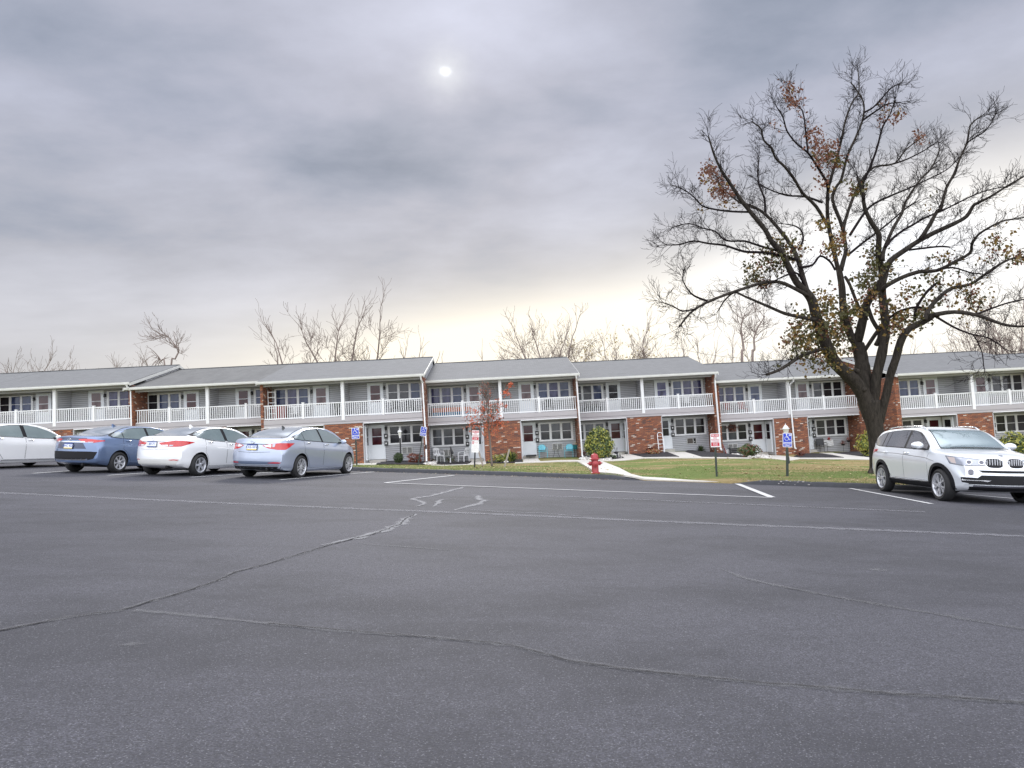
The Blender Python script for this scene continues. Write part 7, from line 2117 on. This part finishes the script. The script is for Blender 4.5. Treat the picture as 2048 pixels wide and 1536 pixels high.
# folding chair with dark seat, section F right
t = thing('dark_chair', 'dark padded chair beside the white-covered air conditioner', 'chair', Vector((Fp.x+2.55, Fp.y+1.15, gz(Fp.x+2.55, Fp.y+1.1))), .05)
g = MB(); g.prism([(-.25, .46), (.25, .46), (.27, .88), (.22, .93), (-.22, .93), (-.27, .88)], .16, .20); g.build('backrest', M['darkgrey'], t, fixn=True)
g = MB(); g.box(-.26, .26, -.26, .16, .43, .49); g.build('seat', M['darkgrey'], t)
for x in (-.27, .27):
    for y in (-.26, .18):
        g = MB(); g.tube([(x, y, 0), (x, y, .62 if y < 0 else .9)], .014, 6); g.build('leg', M['black'], t)
    g = MB(); g.tube([(x, -.26, .62), (x, .18, .64)], .02, 6); g.build('armrest', M['black'], t)
t = thing('flower_basket', 'small bunch of bright red flowers on top of the white-covered air conditioner', 'flowers', Vector((Fp.x+3.28, Fp.y+1.50, Fp.z+.80)))
g = MB(); leaf_quads(g, Vector((0, 0, .05)), 70, .06, .05, rr, 0); g.build('flowers', M['redflower'], t); g = MB(); g.lathe([(.08, -.02), (.10, .04), (0, .04)], 10); g.build('pot', M['reddk'], t)
for dx, dz, lb in ((4.05, .55, 'lower left rusty red flower basket by the brick fin'), (4.45, .80, 'upper right rusty red flower basket by the brick fin')):
    t = thing('flower_stand', lb, 'flowers', Vector((Fp.x+dx, Fp.y+1.1, gz(Fp.x+dx, Fp.y+1.1))), group='rusty red flower baskets')
    g = MB(); g.tube([(0, 0, 0), (0, 0, dz)], .012, 5); g.lathe([(.10, dz-.12), (.14, dz), (0, dz)], 10); g.build('stand', M['black'], t)
    g = MB(); leaf_quads(g, Vector((0, 0, dz+.08)), 90, .09, .06, rr, 0); leaf_quads(g, Vector((0, -.05, dz+.05)), 12, .07, .06, rr, 1); g.build('flowers', [M['lf_rust'], M['lf_red']], t)
Dd = SEC['D'].location
o = MB().box(-.32, .32, -.22, .22, 0, .09).build('door_mat', M['black']); o.location = (Dd.x+1.78, Dd.y+1.0, gz(Dd.x+1.78, Dd.y+1.0)+.16); tag(o, 'black doormat before the white door right of the middle brick wall', 'doormat')
for x, y, lb in ((1012, 926.5, 'small pale rounded stone at the foot of the low yellow-green shrub'),):
    o = MB().add([(p[0]*.16, p[1]*.10, p[2]*.10+.06) for p in ICO], ICF).build('garden_rock', M['stone']); o.location = seat_at(x, y); tag(o, lb, 'stone')
o = MB(); o.lathe([(.16, 0), (.20, .06), (.17, .14), (.0, .16)], 10); o = o.build('splash_block', M['black'], angle=50); o.location = seat_at(1166, 916); tag(o, 'black splash block under the white downspout beside the large bush', 'splash block')

# ------------------------------------------------------------------ things on the balconies
def bal(sec, x, y=0.9, z=2.857): p = SEC[sec].location; return Vector((p.x+x, p.y+y, p.z+z))
def bchair(sec, x, mat, label, rz=0.0, grp='dark chairs on the upper balconies', back=.85):
    t = thing('balcony_chair', label, 'chair', bal(sec, x), rz, grp); q = M[mat]
    g = MB(); g.box(-.24, .24, -.24, .22, .40, .44); g.build('seat', q, t)
    g = MB()
    for k in range(5): g.box(-.24+.105*k, -.18+.105*k, .20, .23, .44, back)
    g.box(-.26, .26, .19, .24, back-.03, back+.03); g.build('backrest', q, t)
    for a in (-.23, .23):
        for b2 in (-.22, .21):
            g = MB(); g.tube([(a, b2, 0), (a, b2, .42)], .018, 5); g.build('leg', q, t)
        g = MB(); g.box(a*1.1-.02, a*1.1+.02, -.24, .22, .60, .63); g.build('armrest', q, t)
bchair('C', 3.0, 'black', 'left dark chair on the balcony with blue windows left of the middle gable'); bchair('C', 3.9, 'black', 'right dark chair on the balcony left of the middle gable')
bchair('D', 3.1, 'black', 'dark chair on the balcony over the turquoise chairs', grp=None)
bchair('E', -3.6, 'black', 'left dark chair on the balcony over the large bush'); bchair('E', -3.0, 'black', 'second dark chair on the balcony over the large bush')
bchair('E', 3.2, 'white', 'white slatted chair on the balcony over the right fire lane sign', grp=None)
bchair('C', -3.2, 'white', 'white chair on the balcony beside the tall white trellis above the sedans', grp=None)
bchair('F', -3.9, 'reddk', 'left dark red chair on the balcony over the wreath', grp='dark red chairs on one balcony'); bchair('F', -2.9, 'reddk', 'right dark red chair on the balcony over the wreath', grp='dark red chairs on one balcony')
t = thing('balcony_sofa', 'long low seat with orange back and blue cushions behind the railing by the middle gable', 'sofa', bal('D', -3.2, .95))
g = MB(); g.box(-1.2, 1.2, -.3, .3, .05, .38); g.build('cushion', M['bluecloth'], t); g = MB(); g.box(-1.25, 1.25, .24, .36, .05, .68); g.build('backrest', M['orange'], t)
t = thing('wooden_cabinet', 'orange-brown wooden cabinet on the balcony behind the small red tree', 'cabinet', bal('D', -.62, .9))
g = MB(); g.box(-.34, .34, -.22, .22, .03, .72); g.box(-.37, .37, -.25, .25, .72, .76); g.build('body', M['orange'], t)
for s in (-1, 1):
    g = MB(); g.box(s*.17-.14, s*.17+.14, -.235, -.22, .08, .68); g.build('door', M['wood'], t)
t = thing('tall_trellis', 'tall white ladder trellis at the left end of a balcony above the sedans', 'trellis', bal('C', -4.45, .55))
g = MB()
for s in (-1, 1): g.box(s*.22-.02, s*.22+.02, -.02, .02, 0, 1.85)
g.build('rail', M['white'], t)
for k in range(6):
    g = MB(); g.box(-.2, .2, -.015, .015, .12+.33*k, .16+.33*k); g.build('rung', M['white'], t)
t = thing('balcony_cabinet', 'dark red cabinet in shade behind the tall balcony trellis', 'furniture', bal('C', -4.2, 1.2))
g = MB(); g.box(-.38, .38, -.25, .25, 0, .9); g.box(-.42, .42, -.28, .28, .9, .95); g.build('cabinet', M['reddk'], t)
t = thing('potted_fern', 'potted fern beside the white column on the balcony above the silver blue sedan', 'plant', bal('C', -.55, .8))
g = MB(); g.lathe([(.12, 0), (.16, .3), (.0, .3)], 12); g.build('pot', M['black'], t)
g = MB()
for k in range(60):
    a = rr.uniform(0, 6.28); l = rr.uniform(.4, .9); p0 = Vector((0, 0, .3)); d = Vector((math.cos(a)*.35, math.sin(a)*.35, 1)).normalized(); sd = Vector((-math.sin(a), math.cos(a), 0))*.025
    g.add([p0-sd, p0+sd, p0+d*l*.7+sd*1.6, p0+d*l*.7-sd*1.6, p0+d*l+Vector((math.cos(a)*.15, math.sin(a)*.15, -.08))], [(0, 1, 2, 3), (3, 2, 4)], 0)
g.build('foliage', M['lf_dark'], t)
bchair('H', 1.2-2.6, 'black', 'dark chair on the right balcony behind the maple', grp=None)

# ------------------------------------------------------------------ fallen leaves and lawn edge
rr = random.Random(21); g = MB(); n = 0
while n < 1500:
    x = rr.uniform(-6, 26); y = kerbY(x) + rr.uniform(.3, 20)
    if y > 41: continue
    dens_ = .35 + .65*(x > 8) + .5*(abs(x-1) < 2.5 and y < kerbY(x)+6)
    if rr.random() > dens_*.7: continue
    n += 1; p = on(x, y, .02); s = rr.uniform(.035, .075); a = rr.uniform(0, 6.28); tz = rr.uniform(-.02, .04)
    u, v = Vector((math.cos(a), math.sin(a), 0)), Vector((-math.sin(a), math.cos(a), 0))
    g.add([p-u*s, p+v*s*.6+Vector((0, 0, tz)), p+u*s*1.1, p-v*s*.6+Vector((0, 0, tz*.5))], [(0, 1, 2), (0, 2, 3)], 0 if rr.random() < .7 else 1)
for k in range(260):
    x = rr.uniform(-5, 3.8); y = kerbY(x) - abs(rr.gauss(0, .25)) - .17; s = rr.uniform(.02, .05); a = rr.uniform(0, 6.28); z = lotz(x, y)+.012
    u, v = Vector((math.cos(a), math.sin(a), 0))*s, Vector((-math.sin(a), math.cos(a), 0))*s*.6; p = Vector((x, y, z))
    g.add([p-u, p+v, p+u, p-v], [(0, 1, 2, 3)], 1 if rr.random() < .6 else 0)
tag(g.build('fallen_leaves', [M['lf_pale'], M['lf_brown']]), kind='stuff')
g = MB(); rr = random.Random(8)
for k in range(22000):
    x = rr.uniform(-8, 22)
    d_ = abs(rr.gauss(0, 1)); y = kerbY(x) + .16 + (rr.random()**2)*9
    if 3.9 < x < 7.1 and y < kerbY(x)+1.2 and rr.random() < .9: continue
    p = on(x, y, 0); h_ = rr.uniform(.02, .05)*(1.5 if y < kerbY(x)+.35 else 1); a = rr.uniform(0, 6.28); w_ = .004+.002*(y-kerbY(x))/6
    u = Vector((math.cos(a), math.sin(a), 0))*w_*1.6; tip = p + Vector((rr.gauss(0, .03), rr.gauss(0, .03), h_))
    g.add([p-u, p+u, tip], [(0, 1, 2)], 0 if rr.random() < .6 else (1 if rr.random() < .6 else 2))
walk_polys = [w]
m1 = leafmat('grass_green', (0.09, 0.14, 0.035), (0.17, 0.23, 0.07), 0.95, trans=0); m2 = leafmat('grass_lime', (0.14, 0.19, 0.055), (0.22, 0.27, 0.09), 0.95, trans=0); m3 = leafmat('grass_straw', (0.28, 0.22, 0.10), (0.40, 0.32, 0.16), 0.95, trans=0)
gg = MB()
for i in range(0, len(g.f)):
    a, b_, c_ = g.f[i]; p = g.v[a]
    if pip(p[0], p[1], w): continue
    gg.add([g.v[a], g.v[b_], g.v[c_]], [(0, 1, 2)], g.m[i])
tag(gg.build('grass', [m1, m2, m3]), kind='stuff')

# chipped concrete showing through the kerb
g = MB(); rr = random.Random(31)
for k in range(34):
    x = rr.gauss(8.1, .35) if k % 5 else rr.uniform(7.6, 9.6)
    if not 7.0 < x < 10.8: continue
    v_ = rr.uniform(-.14, .12); z = lotz(x, kerbY(x)) + (.10 if v_ > -.08 else .03) + rr.uniform(-.01, .03); s_ = rr.uniform(.010, .034)
    g.add([(x+p[0]*s_*1.3, kerbY(x)+v_+p[1]*s_, z+p[2]*s_*.6) for p in ICO], ICF)
tag(g.build('gravel', M['kerb_chip']), kind='stuff')
